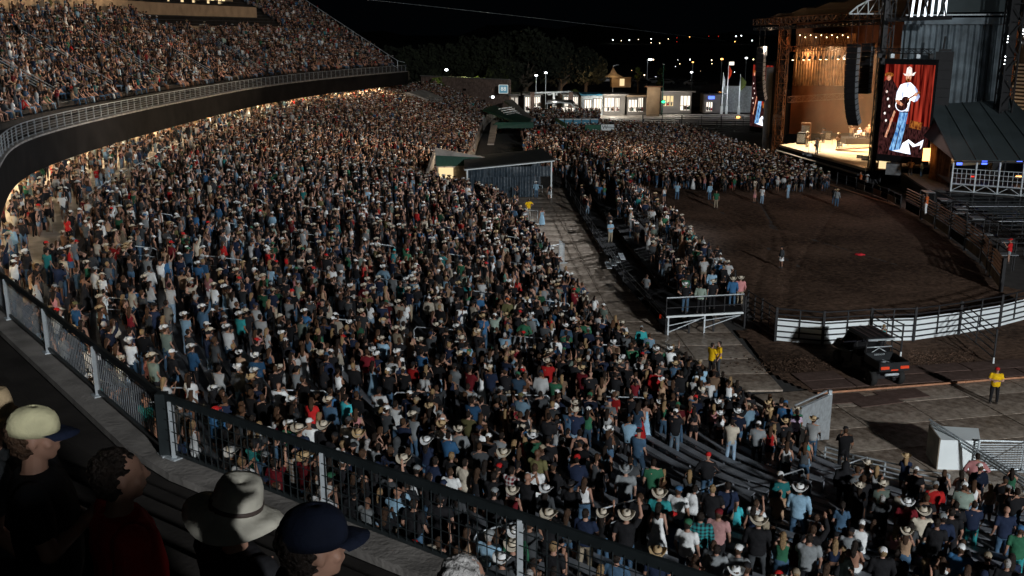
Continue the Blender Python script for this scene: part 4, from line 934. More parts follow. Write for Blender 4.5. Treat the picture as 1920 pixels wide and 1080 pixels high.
# stair gate at the near corner: white wing walls, ribbed ramp, gates
sg = thing('stair_wing_wall', 'tall pale metal wing wall with a steel handrail at the end of the near seats', 'wall')
a, b = G(1497, 830, 1.0), G(1549, 792, .2)
A_, B_ = Vector((11.4, 37.2, 0)), Vector((13.4, 39.6, 0)); MB().slabq(A_ + Vector((0, 0, .9)), B_ + Vector((0, 0, .0)), B_ + Vector((0, 0, 2.05)), A_ + Vector((0, 0, 2.35)), .12).build('wall_panel', 'galvanised', sg)
MB().bar(A_ + Vector((-.15, 0, 2.45)), B_ + Vector((-.15, 0, 2.15)), .06).build('handrail', 'galvanised', sg); MB().bar(B_ + Vector((0, 0, 0)), B_ + Vector((0, 0, 2.2)), .14).build('post', 'galvanised', sg)
rm = thing('access_ramp', 'low ribbed steel ramp guard curving along the foot of the near seats', 'guard rail')
rp = [G(*q, .9) for q in [(1548, 838), (1600, 853), (1660, 866), (1720, 880), (1780, 890)]]
for k in range(6): MB().pipe([p + Vector((-.12 * k, -.12 * k, -.12 * k)) for p in rp], .03, 5).build('rail', 'galvanised', rm)
for p in rp: MB().bar(p - Vector((0, 0, .9)), p, .06).build('post', 'galvanised', rm)
w2 = thing('white_side_panel', 'white box panel with brown end and steel edge rail at the foot of the stairs', 'panel')
q0, q1 = G(1757, 880, 0), G(1832, 882, 0); MB().prism([(q0.x, q0.y), (q1.x, q1.y), (q1.x + .5, q1.y + 1.3), (q0.x + .2, q0.y + 1.5)], 0, 1.25).build('box', 'white_panel', w2)
MB().slabq((q0.x - .05, q0.y - .02, 0), (q0.x + .15, q0.y + 1.5, 0), (q0.x + .15, q0.y + 1.5, 1.3), (q0.x - .05, q0.y - .02, 1.3), .05).build('end_panel', 'banner_tan', w2)
r0, r1 = Vector((q0.x + .1, q0.y + 1.4, 1.55)), Vector((q0.x + 1.9, q0.y - 3.0, .95))
for k in range(3): MB().bar(r0 + Vector((.06 * k, 0, -.16 * k)), r1 + Vector((.06 * k, 0, -.16 * k)), .06).build('edge_rail', 'galvanised', w2)
g4 = G(1875, 885, 0); t = thing('steel_gate', 'louvred steel gate standing beside the white panel at the right edge', 'gate', (g4.x, g4.y, 0), .05)
MB().pipe([(-1, 0, .1), (-1, 0, 1.35), (1, 0, 1.25), (1, 0, .1), (-1, 0, .1)], .04, 6).build('frame', 'galvanised', t)
for k in range(11): MB().bar((-1, 0, .2 + .1 * k), (1, 0, .2 + .095 * k), .02, .05).build('slat', 'galvanised', t)
barrier('tall steel fence panel cut by the right edge of the picture', 1925, 905, 1.3, 2.4, 1.3, 12)

# ------------------------------------------------------------------ utility cart, seen from behind
c = G(1640, 700); uc = thing('utility_cart', 'black four-seat utility cart with an orange-lit tailgate and an empty cargo bed', 'utility cart', (18.05, 47.75, 0), math.radians(10))
uc.scale = (1.07, 1.07, 1.1)
# local frame: +y forward, rear at y=-1.9
def bx(name, m_, c_, d_, par=None, bev=.03, rot=None):
    bm = bmesh.new(); bmesh.ops.create_cube(bm, size=1); bmesh.ops.scale(bm, vec=d_, verts=bm.verts); bmesh.ops.bevel(bm, geom=bm.edges[:], offset=bev, segments=2, affect='EDGES')
    if rot: bmesh.ops.rotate(bm, cent=(0, 0, 0), matrix=Matrix.Rotation(rot, 3, 'X'), verts=bm.verts)
    bmesh.ops.translate(bm, vec=c_, verts=bm.verts); me = bpy.data.meshes.new(name); bm.to_mesh(me); bm.free(); me.materials.append(M[m_]); return link(name, me, par if par else uc)
bx('chassis', 'black_steel', (0, .2, .48), (1.1, 3.6, .22)); bx('hood', 'utv_paint', (0, 1.95, .92), (1.3, .9, .42), bev=.1); bx('front_fender', 'utv_paint', (.62, 1.75, .86), (.3, 1.1, .18), bev=.06); bx('front_fender', 'utv_paint', (-.62, 1.75, .86), (.3, 1.1, .18), bev=.06)
bx('door', 'utv_paint', (.76, .85, .78), (.08, .95, .5)); bx('door', 'utv_paint', (-.76, .85, .78), (.08, .95, .5)); bx('door', 'utv_paint', (.76, -.15, .78), (.08, .85, .5)); bx('door', 'utv_paint', (-.76, -.15, .78), (.08, .85, .5))
for y in (.75, -.2):
    bx('seat', 'black_matte', (0, y, .82), (1.3, .5, .16), bev=.06); bx('backrest', 'black_matte', (0, y - .28, 1.15), (1.3, .12, .6), bev=.05)
bx('bed_floor', 'utv_paint', (0, -1.35, .92), (1.36, 1.3, .05)); bx('bed_side', 'utv_paint', (.70, -1.35, 1.10), (.07, 1.36, .36)); bx('bed_side', 'utv_paint', (-.70, -1.35, 1.10), (.07, 1.36, .36)); bx('bed_front', 'utv_paint', (0, -.70, 1.12), (1.4, .06, .42))
tg = bx('tailgate', 'utv_paint', (0, -2.03, 1.06), (1.46, .08, .40)); bx('tail_light', 'orange_glow_plastic', (.48, -2.09, 1.04), (.42, .04, .13), bev=.015); bx('tail_light', 'orange_glow_plastic', (-.48, -2.09, 1.04), (.42, .04, .13), bev=.015); bx('tail_label', 'orange_glow_plastic', (0, -2.09, .93), (.34, .02, .06), bev=.005)
text('DEFENDER', .11, 'badge', 'galvanised', uc, Matrix.Translation((0, -.735, 1.22)) @ Matrix.Rotation(PI / 2, 4, 'X'))
for s_ in (-1, 1):
    fr = MB(); fr.pipe([(s_ * .72, 1.7, .95), (s_ * .64, 1.05, 1.88), (s_ * .62, -.62, 1.90), (s_ * .68, -.68, .95)], .03, 8); fr.pipe([(s_ * .66, .2, .9), (s_ * .63, .2, 1.9)], .028, 8); fr.build('roll_cage', 'black_steel', uc, True)
MB().pipe([(-.64, -.64, 1.55), (.64, -.64, 1.55)], .028, 8).pipe([(-.64, -.66, 1.15), (0, -.64, 1.5), (.64, -.66, 1.15)], .022, 8).build('cage_brace', 'galvanised', uc, True)
rf = bx('roof', 'utv_paint', (0, .28, 1.96), (1.42, 2.05, .07), bev=.03)
for k in range(4): bx('roof_rib', 'black_steel', (-.5 + .33 * k, .28, 2.005), (.1, 1.85, .03), rf, bev=.01)
bx('roof_tail', 'galvanised', (0, -.78, 1.93), (1.36, .06, .09)); bx('windscreen', 'glass_dark', (0, 1.4, 1.45), (1.2, .03, .8), rot=.4)
bx('hitch', 'black_steel', (0, -1.95, .52), (.16, .4, .12)); bx('rear_axle', 'black_steel', (0, -1.35, .42), (1.2, .14, .14)); bx('skid_frame', 'galvanised', (0, -1.9, .66), (.7, .08, .1))
wheel = MB()
for s_ in (-1, 1):
    for y in (1.75, -1.35):
        w = MB(); n = 22; prof = [(.12, -.12), (.24, -.14), (.33, -.13), (.355, -.08), (.36, 0), (.355, .08), (.33, .13), (.24, .14), (.12, .12)]
        vs = [(x, r_ * (1 + (.03 if i % 2 and r_ > .3 else 0)) * math.cos(2 * PI * i / n), r_ * math.sin(2 * PI * i / n)) for r_, x in prof for i in range(n)]
        fs = [(j * n + i, j * n + (i + 1) % n, (j + 1) * n + (i + 1) % n, (j + 1) * n + i) for j in range(len(prof) - 1) for i in range(n)]; w.add(vs, fs)
        o = w.build('wheel', 'tyre', uc, True); o.location = (s_ * .68, y, .36)
        r_ = MB(); r_.tube((-.10, 0, 0), (.10, 0, 0), .2, 12); r_.tube((-.12, 0, 0), (.12, 0, 0), .06, 8); r_.build('rim', 'black_steel', o)
cb = MB(); 
for k in range(7): cb.bar((R.uniform(-.25, .25), -1.35 + R.uniform(-.3, .2), .96 + .02 * k), (R.uniform(-.25, .25), -1.35 + R.uniform(-.3, .2), .99 + .02 * k), .025)
cb.build('loose_strap', 'galvanised', label='small pale pile of straps lying in the cargo bed of the black cart', cat='strap').matrix_world = Matrix.Translation((18.05, 47.75, .1)) @ Matrix.Rotation(math.radians(10), 4, 'Z')
c = G(1612, 479); rc = remesh(MB().ball((0, 0, .08), .3, 12, 8, (1.3, .7, .35)).ball((.3, .05, .05), .16, 10, 8, (1.2, .8, .3)), .03, 500, 'dropped_cloth', 'red_cloth', noise=.05); link('dropped_cloth', rc, None, 'crumpled red cloth lying alone on the arena dirt', 'cloth', loc=(c.x, c.y, 0))

# ------------------------------------------------------------------ stage
SF = [(36.3, 136), (39.6, 111.5), (60, 119), (55, 151)]
stg = thing('concert_stage', 'large roofed concert stage glowing orange with a black skirt', 'stage')
MB().prism(SF, 1.7, 1.98).build('stage_deck', 'stage_floor', stg)
sk = MB(); strip(sk, [SF[0], SF[1]], .08, 0, 1.7); strip(sk, [SF[1], SF[2]], .08, 0, 1.7); sk.build('skirt', 'black_matte', stg)
MB().prism([(35.6, 136), (38.7, 111.6), (39.5, 111.6), (36.2, 136)], 1.2, 1.3).build('front_step', 'black_steel', stg)
def lattice(a, b, w, name, m_, par, n=None, r=.05):
    a, b = Vector(a), Vector(b); f = _frame(b - a); L = (b - a).length; n = n or max(2, int(L / (w * 1.3))); mb = MB(); cs = [(-1, -1), (1, -1), (1, 1), (-1, 1)]
    at = lambda i, t: a + f @ Vector((cs[i][0] * w / 2, cs[i][1] * w / 2, t * L))
    for i in range(4): mb.bar(at(i, 0), at(i, 1), r * 1.5)
    for k in range(n):
        for i in range(4): j = (i + 1) % 4; mb.bar(at(i if k % 2 else j, k / n), at(j if k % 2 else i, (k + 1) / n), r); mb.bar(at(i, k / n), at(j, k / n), r * .8)
    return mb.build(name, m_, par)
# towers
nt_ = P(1650, 200, 110.5); ft_ = P(1462, 200, 141)
tn = (nt_.x, nt_.y); tf = (ft_.x, ft_.y)
lattice((tn[0], tn[1], 0), (tn[0], tn[1], 23), 1.1, 'near_tower', 'black_steel', stg, r=.07)
MB().bar((tn[0] - .2, tn[1] + .1, 0), (tn[0] - .2, tn[1] + .1, 23), .5).build('tower_column', 'black_steel', stg)
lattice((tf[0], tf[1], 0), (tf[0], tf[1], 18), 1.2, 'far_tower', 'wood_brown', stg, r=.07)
MB().bar((tf[0] - 1.6, tf[1] + .5, 0), (tf[0] - 1.6, tf[1] + .5, 12), .9, .5).build('tower_column', 'black_steel', stg)
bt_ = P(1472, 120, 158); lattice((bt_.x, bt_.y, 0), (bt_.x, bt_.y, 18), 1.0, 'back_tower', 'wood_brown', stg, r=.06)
# roof: front truss, arched membrane, eave truss
rA, rB = P(1417, 42, 139), P(1668, 26, 111)
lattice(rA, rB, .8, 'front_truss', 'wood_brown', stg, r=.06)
lattice(rA + Vector((0, .3, -.9)), rB + Vector((0, .3, -.9)), .35, 'hanging_truss', 'black_steel', stg, r=.05)
mb = MB(); N_ = 10; prev = None
bA, bB = rA + Vector((22, 12, -.5)), rB + Vector((22, 10, -.5))
for k in range(N_ + 1):
    t = k / N_; rise = 4.2 * math.sin(PI * min(1, t * .62 + .02)); s_ = .35 * abs(math.sin(t * PI * 5)) ; a_, b_ = rA.lerp(rB, t), bA.lerp(bB, t); row = []
    for q in range(7): u = q / 6; p = a_.lerp(b_, u); row.append(p + Vector((0, 0, .5 + rise * math.sin(PI * (u * .8 + .05)) * .6 + t * 1.6 - s_)))
    if prev: 
        for q in range(6): mb.quad(prev[q], row[q], row[q + 1], prev[q + 1])
    prev = row
mb.build('roof_membrane', 'black_matte', stg)
# white arched truss on the roof
ar = MB(); pr_ = [P(px, py, 110) for px, py in ((1592, 26), (1608, 12), (1628, 1), (1648, -6), (1664, -10))]; pl_ = [P(px, 26, 110) for px in (1592, 1608, 1628, 1648, 1664)]
ar.pipe(pr_, .10, 6).pipe(pl_, .08, 6)
for p, q in zip(pr_, pl_): ar.tube(p, q, .06, 5)
for p, q in zip(pr_[1:], pl_): ar.tube(p, q, .05, 5)
ar.build('arched_truss', 'white_panel', stg)
# backdrops
def drape(name, m_, par, a, b, z0, z1, waves=14, amp=.25, thick=.03, label=None, cat=None):
    a, b = Vector((a[0], a[1], 0)), Vector((b[0], b[1], 0)); d = (b - a).normalized(); n = Vector((-d.y, d.x, 0)); K = waves * 6; mb = MB(); vs = []; fs = []
    for j in range(5):
        for k in range(K + 1):
            t = k / K; o = amp * (math.sin(t * waves * 2 * PI + .6 * math.sin(t * 17)) * (.35 + .65 * abs(math.sin(t * 9.1 + 1))) * (1 - .25 * j / 4) + .3 * math.sin(t * 5 + j)); p = a.lerp(b, t) + n * o; vs.append((p.x, p.y, z0 + (z1 - z0) * j / 4))
    for j in range(4):
        for k in range(K): fs.append((j * (K + 1) + k, j * (K + 1) + k + 1, (j + 1) * (K + 1) + k + 1, (j + 1) * (K + 1) + k))
    return mb.add(vs, fs).build(name, m_, par, True, label=label, cat=cat)
bd0, bd1, bd2 = (41.5, 150.5), (59.5, 153.5), (61, 121)
drape('backdrop', 'backdrop_brown', stg, bd0, bd1, 1.98, 18.2, 8, .12); drape('side_drape', 'backdrop_brown', stg, bd1, bd2, 1.98, 18.2, 8, .12)
u0, u1 = P(1490, 130, 145), P(1600, 130, 144); drape('upper_curtain', 'curtain_brown', stg, (u0.x, u0.y), (u1.x, u1.y), 9.2, 16.6, 22, .22)
drape('side_curtain', 'black_matte', stg, (P(1468, 200, 142).x, P(1468, 200, 142).y), (P(1486, 200, 153).x, P(1486, 200, 153).y), 1.98, 8.6, 5, .2)
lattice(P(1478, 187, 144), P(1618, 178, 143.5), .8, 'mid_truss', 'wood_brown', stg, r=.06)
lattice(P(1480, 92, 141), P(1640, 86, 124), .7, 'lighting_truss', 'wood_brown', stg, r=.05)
# stage lights hung from the lighting truss
la, lb = P(1484, 97, 140.5), P(1640, 92, 124)
for k in range(14):
    q = la.lerp(lb, (k + .5) / 14); o = thing('stage_light', ('moving stage light head on the stage lighting truss, %s from its far end' % ordn(k + 1)), 'stage light', (q.x, q.y, q.z - .7), group='lights on the stage truss')
    MB().tube((0, 0, 0), (-.12, -.1, -.45), .17, 10, .2).build('housing', 'black_steel', o); MB().tube((-.125, -.102, -.452), (-.128, -.104, -.47), .15, 10).build('lens', 'lamp_warm' if k % 3 != 1 else 'black_steel', o)
    MB().bar((0, 0, .35), (0, 0, 0), .06).build('yoke', 'black_steel', o)
for k in range(10):
    q = P(1500 + 10 * k, 66 + (k % 2) * 4, 136)
    o = thing('bulb_light', 'small bright lamp under the front roof truss, %s from the far end' % ordn(k + 1), 'lamp', q, group='small lamps under the roof truss'); MB().ball((0, 0, 0), .07, 6, 4).build('bulb', 'lamp_warm', o); MB().tube((0, 0, .05), (0, 0, .25), .04, 5).build('socket', 'black_steel', o)
yb = P(1433, 96, 139.5); t = thing('flood_box', 'yellow-white lit box light at the far corner of the stage roof', 'flood light', yb, .3); MB().box((0, 0, 0), (.9, .3, 1.3)).build('housing', 'black_steel', t); MB().box((-.1, -.17, 0), (.75, .03, 1.1)).build('lens', 'shop_light', t)
for k, (px, py, Z, e, tgt) in enumerate([(1560, 60, 128, 36000, (44, 132, 2)), (1620, 60, 120, 32000, (46, 124, 2)), (1520, 70, 140, 36000, (42, 137, 2)), (1600, 90, 135, 2600, (52, 151, 8)), (1500, 92, 142, 2600, (50, 152, 10))]):
    q = P(px, py, Z); lamp('SPOT', q, e, (1.0, .70, .40) if k > 2 else (1.0, .82, .58), .25, tgt, 62, .6)
lamp('SPOT', P(1500, 80, 139), 420000, (1.0, .78, .54), .4, (-42, 100, 19), 40, .6); lamp('SPOT', P(1600, 80, 122), 42000, (1.0, .74, .5), .4, (-20, 140, 6), 60, .7)
lamp('POINT', (49, 134, 5), 3200, (1.0, .50, .20), 1.0); lamp('SPOT', P(1455, 92, 142), 3000, (1, .7, .35), .2, P(1560, 150, 148), 50, .7)
sm = bpy.data.materials.new('smoke'); sm.use_nodes = True; snt = sm.node_tree; snt.nodes.remove(snt.nodes["Principled BSDF"]); pv = snt.nodes.new("ShaderNodeVolumePrincipled"); pv.inputs["Density"].default_value = 0.0035; pv.inputs["Color"].default_value = (1, .72, .5, 1); snt.links.new(pv.outputs[0], snt.nodes["Material Output"].inputs["Volume"]); M['smoke'] = sm
MB().prism([(38.5, 134), (41, 114), (58, 121), (54, 149)], 2.02, 15).build('stage_smoke', 'smoke', kind='stuff', label='thin warm smoke hanging over the stage', cat='smoke')
# ramp, drum riser, amps, monitors
ramp = thing('stage_ramp', 'sloping ramp on the stage leading up to the drum riser', 'ramp'); rr0, rr1 = G(1566, 282, 2), G(1632, 266, 2.6)
MB().slabq((rr0.x, rr0.y, 2.02), (rr0.x + 5.6, rr0.y - 4.3, 2.9), (rr0.x + 6.4, rr0.y - 3.2, 2.9), (rr0.x + .8, rr0.y + 1.1, 2.02), .12).build('surface', 'wood_brown', ramp)
MB().bar((rr0.x, rr0.y, 2.3), (rr0.x + 5.6, rr0.y - 4.3, 3.3), .08).build('rail', 'galvanised', ramp)
ds = G(1612, 268, 2.0); t = thing('drum_riser', 'low riser carrying the drum kit near the right side of the stage', 'riser', (ds.x, ds.y, 1.98)); MB().box((0, 0, .4), (5, 3.2, .8)).build('deck', 'black_steel', t)
dk = thing('drum_kit', 'drum kit with pale shells and brass cymbals on the stage riser', 'drum kit', (ds.x, ds.y, 2.78))
def cyl(name, m_, c_, r_, h, par, axis=(0, 0, 1)): a_ = Vector(c_); return MB().tube(a_, a_ + Vector(axis) * h, r_, 14).build(name, m_, par)
cyl('bass_drum', 'white_panel', (-.5, -.2, .3), .3, .45, dk, (-.8, -.6, 0)); cyl('floor_tom', 'white_panel', (.5, .3, .25), .22, .4, dk); cyl('tom', 'white_panel', (-.1, -.2, .75), .17, .25, dk); cyl('snare', 'galvanised', (.1, .4, .55), .18, .14, dk)
for x, y, z in ((-.9, .3, 1.2), (.7, -.4, 1.3), (.3, -.7, 1.15)): cyl('cymbal', 'lamp_orange' if 0 else 'straw_plain' if 0 else 'wood_pole', (x, y, z), .28, .02, dk); MB().tube((x, y, 0), (x, y, z), .02, 5).build('cymbal_stand', 'galvanised', dk)
for i, (px, py, w, h) in enumerate([(1502, 270, 1.2, 1.6), (1510, 262, 1.3, 2.4), (1640, 296, 1.1, 1.3), (1553, 262, .8, 1.2), (1622, 300, .8, .5), (1510, 291, .7, .35), (1518, 293, .7, .35), (1575, 274, .6, .4), (1612, 296, .7, .35)]):
    q = G(px, py, 2.0); h2 = h; t = thing('stage_monitor' if h < .6 else 'amplifier', ['black amplifier cabinet at the far end of the stage', 'tall orange-lit equipment rack behind the far guitarist', 'amplifier cabinet beside the near stage tower', 'keyboard amplifier behind the singer', 'wedge monitor at the near corner of the stage', 'wedge monitor at the stage front left of the singer', 'wedge monitor at the feet of the singer', 'wedge monitor behind the ramp', 'wedge monitor near the ramp end'][i], 'speaker', (q.x, q.y, 1.985), -.5)
    mb = MB(); mb.add([(-w / 2, -.3, 0), (w / 2, -.3, 0), (w / 2, .3, 0), (-w / 2, .3, 0), (-w / 2, -.1 if h < .6 else -.3, h), (w / 2, -.1 if h < .6 else -.3, h), (w / 2, .3, h), (-w / 2, .3, h)], [(0, 3, 2, 1), (4, 5, 6, 7), (0, 1, 5, 4), (1, 2, 6, 5), (2, 3, 7, 6), (3, 0, 4, 7)]); mb.build('cabinet', 'wood_brown' if i == 1 else 'speaker_black', t)
    MB().box((0, -.31 if h > .6 else -.24, h / 2), (w * .85, .02, h * .7)).build('grille', 'speaker_grille', t)
for px, py in ((1516, 286), (1537, 284), (1560, 270), (1590, 272)):
    q = G(px, py, 2.0); t = thing('microphone_stand', {1516: 'microphone stand left of the singer', 1537: 'microphone stand in front of the singer', 1560: 'microphone stand behind the singer', 1590: 'microphone stand before the drums'}[px], 'microphone stand', (q.x, q.y, 1.985)); MB().tube((0, 0, 0), (0, 0, 1.5), .025, 5).build('pole', 'black_steel', t); MB().tube((0, 0, 0), (0, 0, .03), .2, 10).build('base', 'black_steel', t)
# line arrays
def line_array(label, px, py0, n, Z, curve, w=1.25, h=.62, rz=.45, top_px=None):
    q = P(px, py0, Z); t = thing('line_array', label, 'speakers', q, rz)
    y = 0; z = 0; ang = 0
    for k in range(n):
        ang = curve * (k / n) ** 2.2; c_ = (0, y, z - h / 2)
        bm = Matrix.Rotation(ang, 3, 'X'); mb = MB(); mb.box(c_, (w, .75, h - .03), mtx=bm); o = mb.build('speaker_box', 'speaker_black', t)
        f = MB(); v = Vector(c_) + bm @ Vector((0, -.385, 0)); f.box(Vector(c_) + bm @ Vector((w / 2 + .01, 0, 0)), (.02, .66, h * .8), mtx=bm); f.build('grille', 'speaker_grille', o)
        for s_ in (-.28, .28): MB().box(v + bm @ Vector((s_ * w, -.012, 0)), (w * .3, .01, h * .5), mtx=bm).build('horn', 'speaker_black', o)
        z -= h * math.cos(ang); y += h * math.sin(ang)
    MB().box((0, 0, .15), (w * .9, .9, .25)).build('hanging_frame', 'black_steel', t)
    for s_ in (-.4, .4): MB().tube((s_, 0, .2), (s_, 0, 3.6), .03, 5).build('chain', 'black_steel', t)
line_array('curved black line array speaker hanging before the glowing stage, longer of the pair', 1601, 88, 14, 109, .75, rz=-.85, w=1.3)
line_array('shorter straight line array speaker hanging right of the curved one', 1628, 86, 9, 111, .1, rz=-.85, w=1.2, h=.58)
line_array('far curved line array speaker hanging in front of the narrow far screen', 1428, 92, 12, 138, .75, rz=-.75, w=1.1, h=.6)
sbp = P(1772, 97, 106); t = thing('subwoofer_column', 'tall dark subwoofer column hanging before the grey drapes', 'speakers', (sbp.x, sbp.y, sbp.z), -.35)
for k in range(6): MB().box((0, 0, -.47 - .95 * k), (1.75, .9, .93)).build('speaker_box', 'speaker_black', t)
MB().box((0, 0, .15), (1.2, .6, .25)).build('hanging_frame', 'black_steel', t); MB().tube((-.2, 0, .2), (-.1, 0, 1.6), .1, 6).build('hoist', 'black_steel', t)
# screens
def screen(label, pTL, pTR, zt, zb, name='video_screen'):
    a, b = Vector((pTL[0], pTL[1], 0)), Vector((pTR[0], pTR[1], 0)); d = (b - a); w = d.length; d.normalize(); n = Vector((d.y, -d.x, 0)); h = zt - zb
    t = thing(name, label, 'screen', (a.x, a.y, zb), math.atan2(d.y, d.x))   # local x along the screen, -y towards the crowd, z up
    MB().box((w / 2, .25, h / 2 - .1), (w + .2, .4, h + 1.3)).build('housing', 'black_matte', t)
    MB().box((w / 2, .02, h / 2), (w, .04, h)).build('picture', 'scr_red', t)
    def shp(nm, m_, pts, k=1):
        mb = MB(); vs = [(x * w, -.005 * k, (1 - y) * h) for x, y in pts]; mb.add(vs, [tuple(range(len(vs)))]); me = mb.mesh(nm, m_); return link(nm, me, t)
    def ell(nm, m_, cx, cy, rx, ry, k=1, n=16): return shp(nm, m_, [(cx + rx * math.cos(2 * PI * i / n), cy + ry * math.sin(2 * PI * i / n)) for i in range(n)], k)
    shp('picture_floor', 'scr_black', [(0, .62), (1, .66), (1, 1), (0, 1)]); shp('picture_wood', 'scr_wood', [(.62, .60), (.86, .62), (.84, .70), (.60, .68)], 2)
    shp('picture_bandsman', 'scr_black', [(.02, .18), (.16, .15), (.30, .26), (.30, .50), (.20, .60), (.12, .98), (0, .98), (0, .2)], 2)
    ell('picture_bandsman_hat', 'scr_wood', .10, .115, .09, .025, 3); ell('picture_bandsman_face', 'scr_skin', .10, .15, .045, .03, 3)
    shp('picture_guitar_neck', 'scr_skin', [(.12, .80), (.16, .81), (.30, .52), (.27, .50)], 4); 
    for i in range(5): ell('picture_sequin', 'scr_hat', .08 + .04 * (i % 3), .30 + .08 * i, .022, .016, 4, 7)
    shp('picture_jeans', 'scr_jean', [(.39, .50), (.56, .50), (.52, .70), (.44, .955), (.35, .945), (.29, .95), (.24, .94), (.34, .72)], 3)
    shp('picture_jeans_gap', 'scr_black', [(.425, .66), (.44, .66), (.365, .93), (.345, .93)], 4)
    shp('picture_sleeve', 'scr_shade', [(.64, .235), (.69, .26), (.76, .34), (.72, .385), (.66, .40), (.69, .33)], 6); shp('picture_collar', 'scr_shade', [(.46, .20), (.535, .20), (.50, .255)], 6); shp('picture_fold', 'scr_shade', [(.40, .30), (.425, .30), (.41, .50), (.39, .50)], 6); shp('picture_fold', 'scr_shade', [(.555, .30), (.57, .31), (.56, .505), (.54, .505)], 6); shp('picture_beard', 'scr_wood', [(.46, .15), (.54, .15), (.53, .178), (.50, .188), (.47, .178)], 7); shp('picture_belt', 'scr_black', [(.39, .505), (.56, .505), (.56, .52), (.39, .52)], 6); shp('picture_shirt', 'scr_white', [(.43, .20), (.55, .19), (.66, .24), (.72, .33), (.66, .40), (.58, .38), (.56, .51), (.39, .51), (.38, .42), (.28, .40), (.29, .30), (.35, .22)], 5)
    ell('picture_face', 'scr_skin', .50, .135, .055, .045, 6); shp('picture_hat', 'scr_hat', [(.38, .095), (.44, .10), (.455, .035), (.50, .02), (.55, .035), (.565, .095), (.64, .075), (.60, .115), (.50, .125), (.42, .12)], 7)
    ell('picture_guitar_edge', 'scr_white', .42, .44, .135, .072, 8); ell('picture_guitar', 'scr_black', .42, .44, .118, .062, 9); ell('picture_guitar_edge', 'scr_white', .49, .38, .095, .05, 8); ell('picture_guitar', 'scr_black', .485, .385, .08, .042, 10)
    shp('picture_guitar_neck', 'scr_wood', [(.52, .385), (.53, .365), (.75, .275), (.77, .295)], 11); shp('picture_hand', 'scr_skin', [(.28, .39), (.33, .38), (.45, .43), (.42, .45), (.32, .43)], 12); ell('picture_hand', 'scr_skin', .68, .32, .035, .02, 12)
    shp('picture_monitor', 'scr_white', [(.50, .86), (.62, .81), (.76, .86), (.92, .80), (.90, .88), (.78, .98), (.30, .95), (.46, .93)], 6); shp('picture_monitor_body', 'scr_black', [(.62, .84), (.72, .89), (.88, .86), (.84, .99), (.70, .99)], 7)
    return t
s0, s1 = P(1653, 200, 107), P(1746, 200, 103); scr = screen('tall video screen beside the stage showing a guitarist in a white shirt against red drapes', (s0.x, s0.y), (s1.x, s1.y), 13.5, 4.0)
s0, s1 = P(1409, 180, 146), P(1446, 180, 141.5); screen('narrow far video screen half hidden by the far line array', (s0.x, s0.y), (s1.x, s1.y), 12.2, 3.4)
lamp('AREA', (40.2, 103.2, 9), 260, (1, .6, .5), 4, (20, 75, 3))
# lighting bar above the near screen
q = P(1700, 96, 105); t = thing('truss_bar', 'dark bar of small fixtures above the near video screen', 'truss', q, -.9)
lamp('SPOT', P(1735, 22, 103.5), 150000, (0.88, 0.94, 1.0), .6, (-24, 62, 6), 46, .8)
lattice(q + Vector((-2.4, 3, 0)), q + Vector((2.2, -1.6, 0)), .5, 'truss', 'black_steel', None, r=.05).parent = t; t.location = (0, 0, 0); t.rotation_euler = (0, 0, 0)
for k in range(5): z = q + Vector((-2 + k, 2.3 - k * .95, -.5)); MB().box(z, (.4, .4, .45)).build('fixture', 'galvanised' if k % 2 else 'black_steel', t)
# grey drape wall, its frame and light tubes
gw = thing('grey_drape_wall', 'tall wall of hanging grey drapes right of the video screen', 'drapes')
g0, g1 = P(1686, 120, 112), P(1886, 120, 108); drape('drape', 'curtain_grey', gw, (g0.x, g0.y), (g1.x, g1.y), 7.0, 17.6, 17, .32)
MB().slabq((g0.x, g0.y - .4, 17.6), (g1.x, g1.y - .4, 17.6), (g1.x, g1.y - .4, 18.3), (g0.x, g0.y - .4, 18.3), .1).build('valance', 'curtain_grey', gw)
MB().slabq((g0.x + 3, g0.y + .4, 18.9), (g1.x, g1.y + .4, 18.9), (g1.x, g1.y + .4, 24), (g0.x + 3, g0.y + .4, 24), .1).build('upper_sheet', 'awning', gw)
MB().bar((g0.x, g0.y - .6, 18.6), (g1.x, g1.y - .6, 18.6), .14).build('pipe', 'galvanised', gw)
tb0, tb1 = P(1666, 37, 106), P(1785, 33, 103); MB().bar(tb0, tb1, .5, .4).build('roof_beam', 'black_steel', stg)
for k in range(6):
    q0 = P(1709 + 12.5 * k, 32, 105); q1 = P(1716 + 12 * k, -14, 105); t = thing('light_tube', 'glowing white light tube above the near screen, %s from the left' % ordn(k + 1), 'light tube', group='white light tubes above the screen'); MB().tube(q0, q1, .13, 8).build('tube', 'led_tube', t); MB().tube(q0 - Vector((0, 0, .25)), q0, .16, 8).build('end_cap', 'black_steel', t)
for k in range(7): MB().bar(P(1672 + 17 * k, 36, 104.5), P(1686 + 17 * k + (8 if k % 2 else -20), -14, 104.5), .12).build('truss_web', 'black_steel', stg)
# big right tower
rt0 = P(1893, 100, 104); lattice((rt0.x, rt0.y, 0), (rt0.x, rt0.y, 25), 1.3, 'right_tower', 'black_steel', stg, r=.1); MB().bar((rt0.x, rt0.y + .3, 0), (rt0.x, rt0.y + .3, 25), .9).build('tower_column', 'black_steel', stg)
for k, y in enumerate((68, 73, 79, 106, 113, 120, 48)): q = P(1893 - (y - 50) * .14, y, 102.8); t = thing('tower_lamp', 'tiny bright lamp on the dark right tower, %s from the top' % ordn(sorted((68, 73, 79, 106, 113, 120, 48)).index(y) + 1), 'lamp', q, group='small lamps on the right tower'); MB().ball((0, 0, 0), .06, 6, 4).build('bulb', 'lamp_white', t)
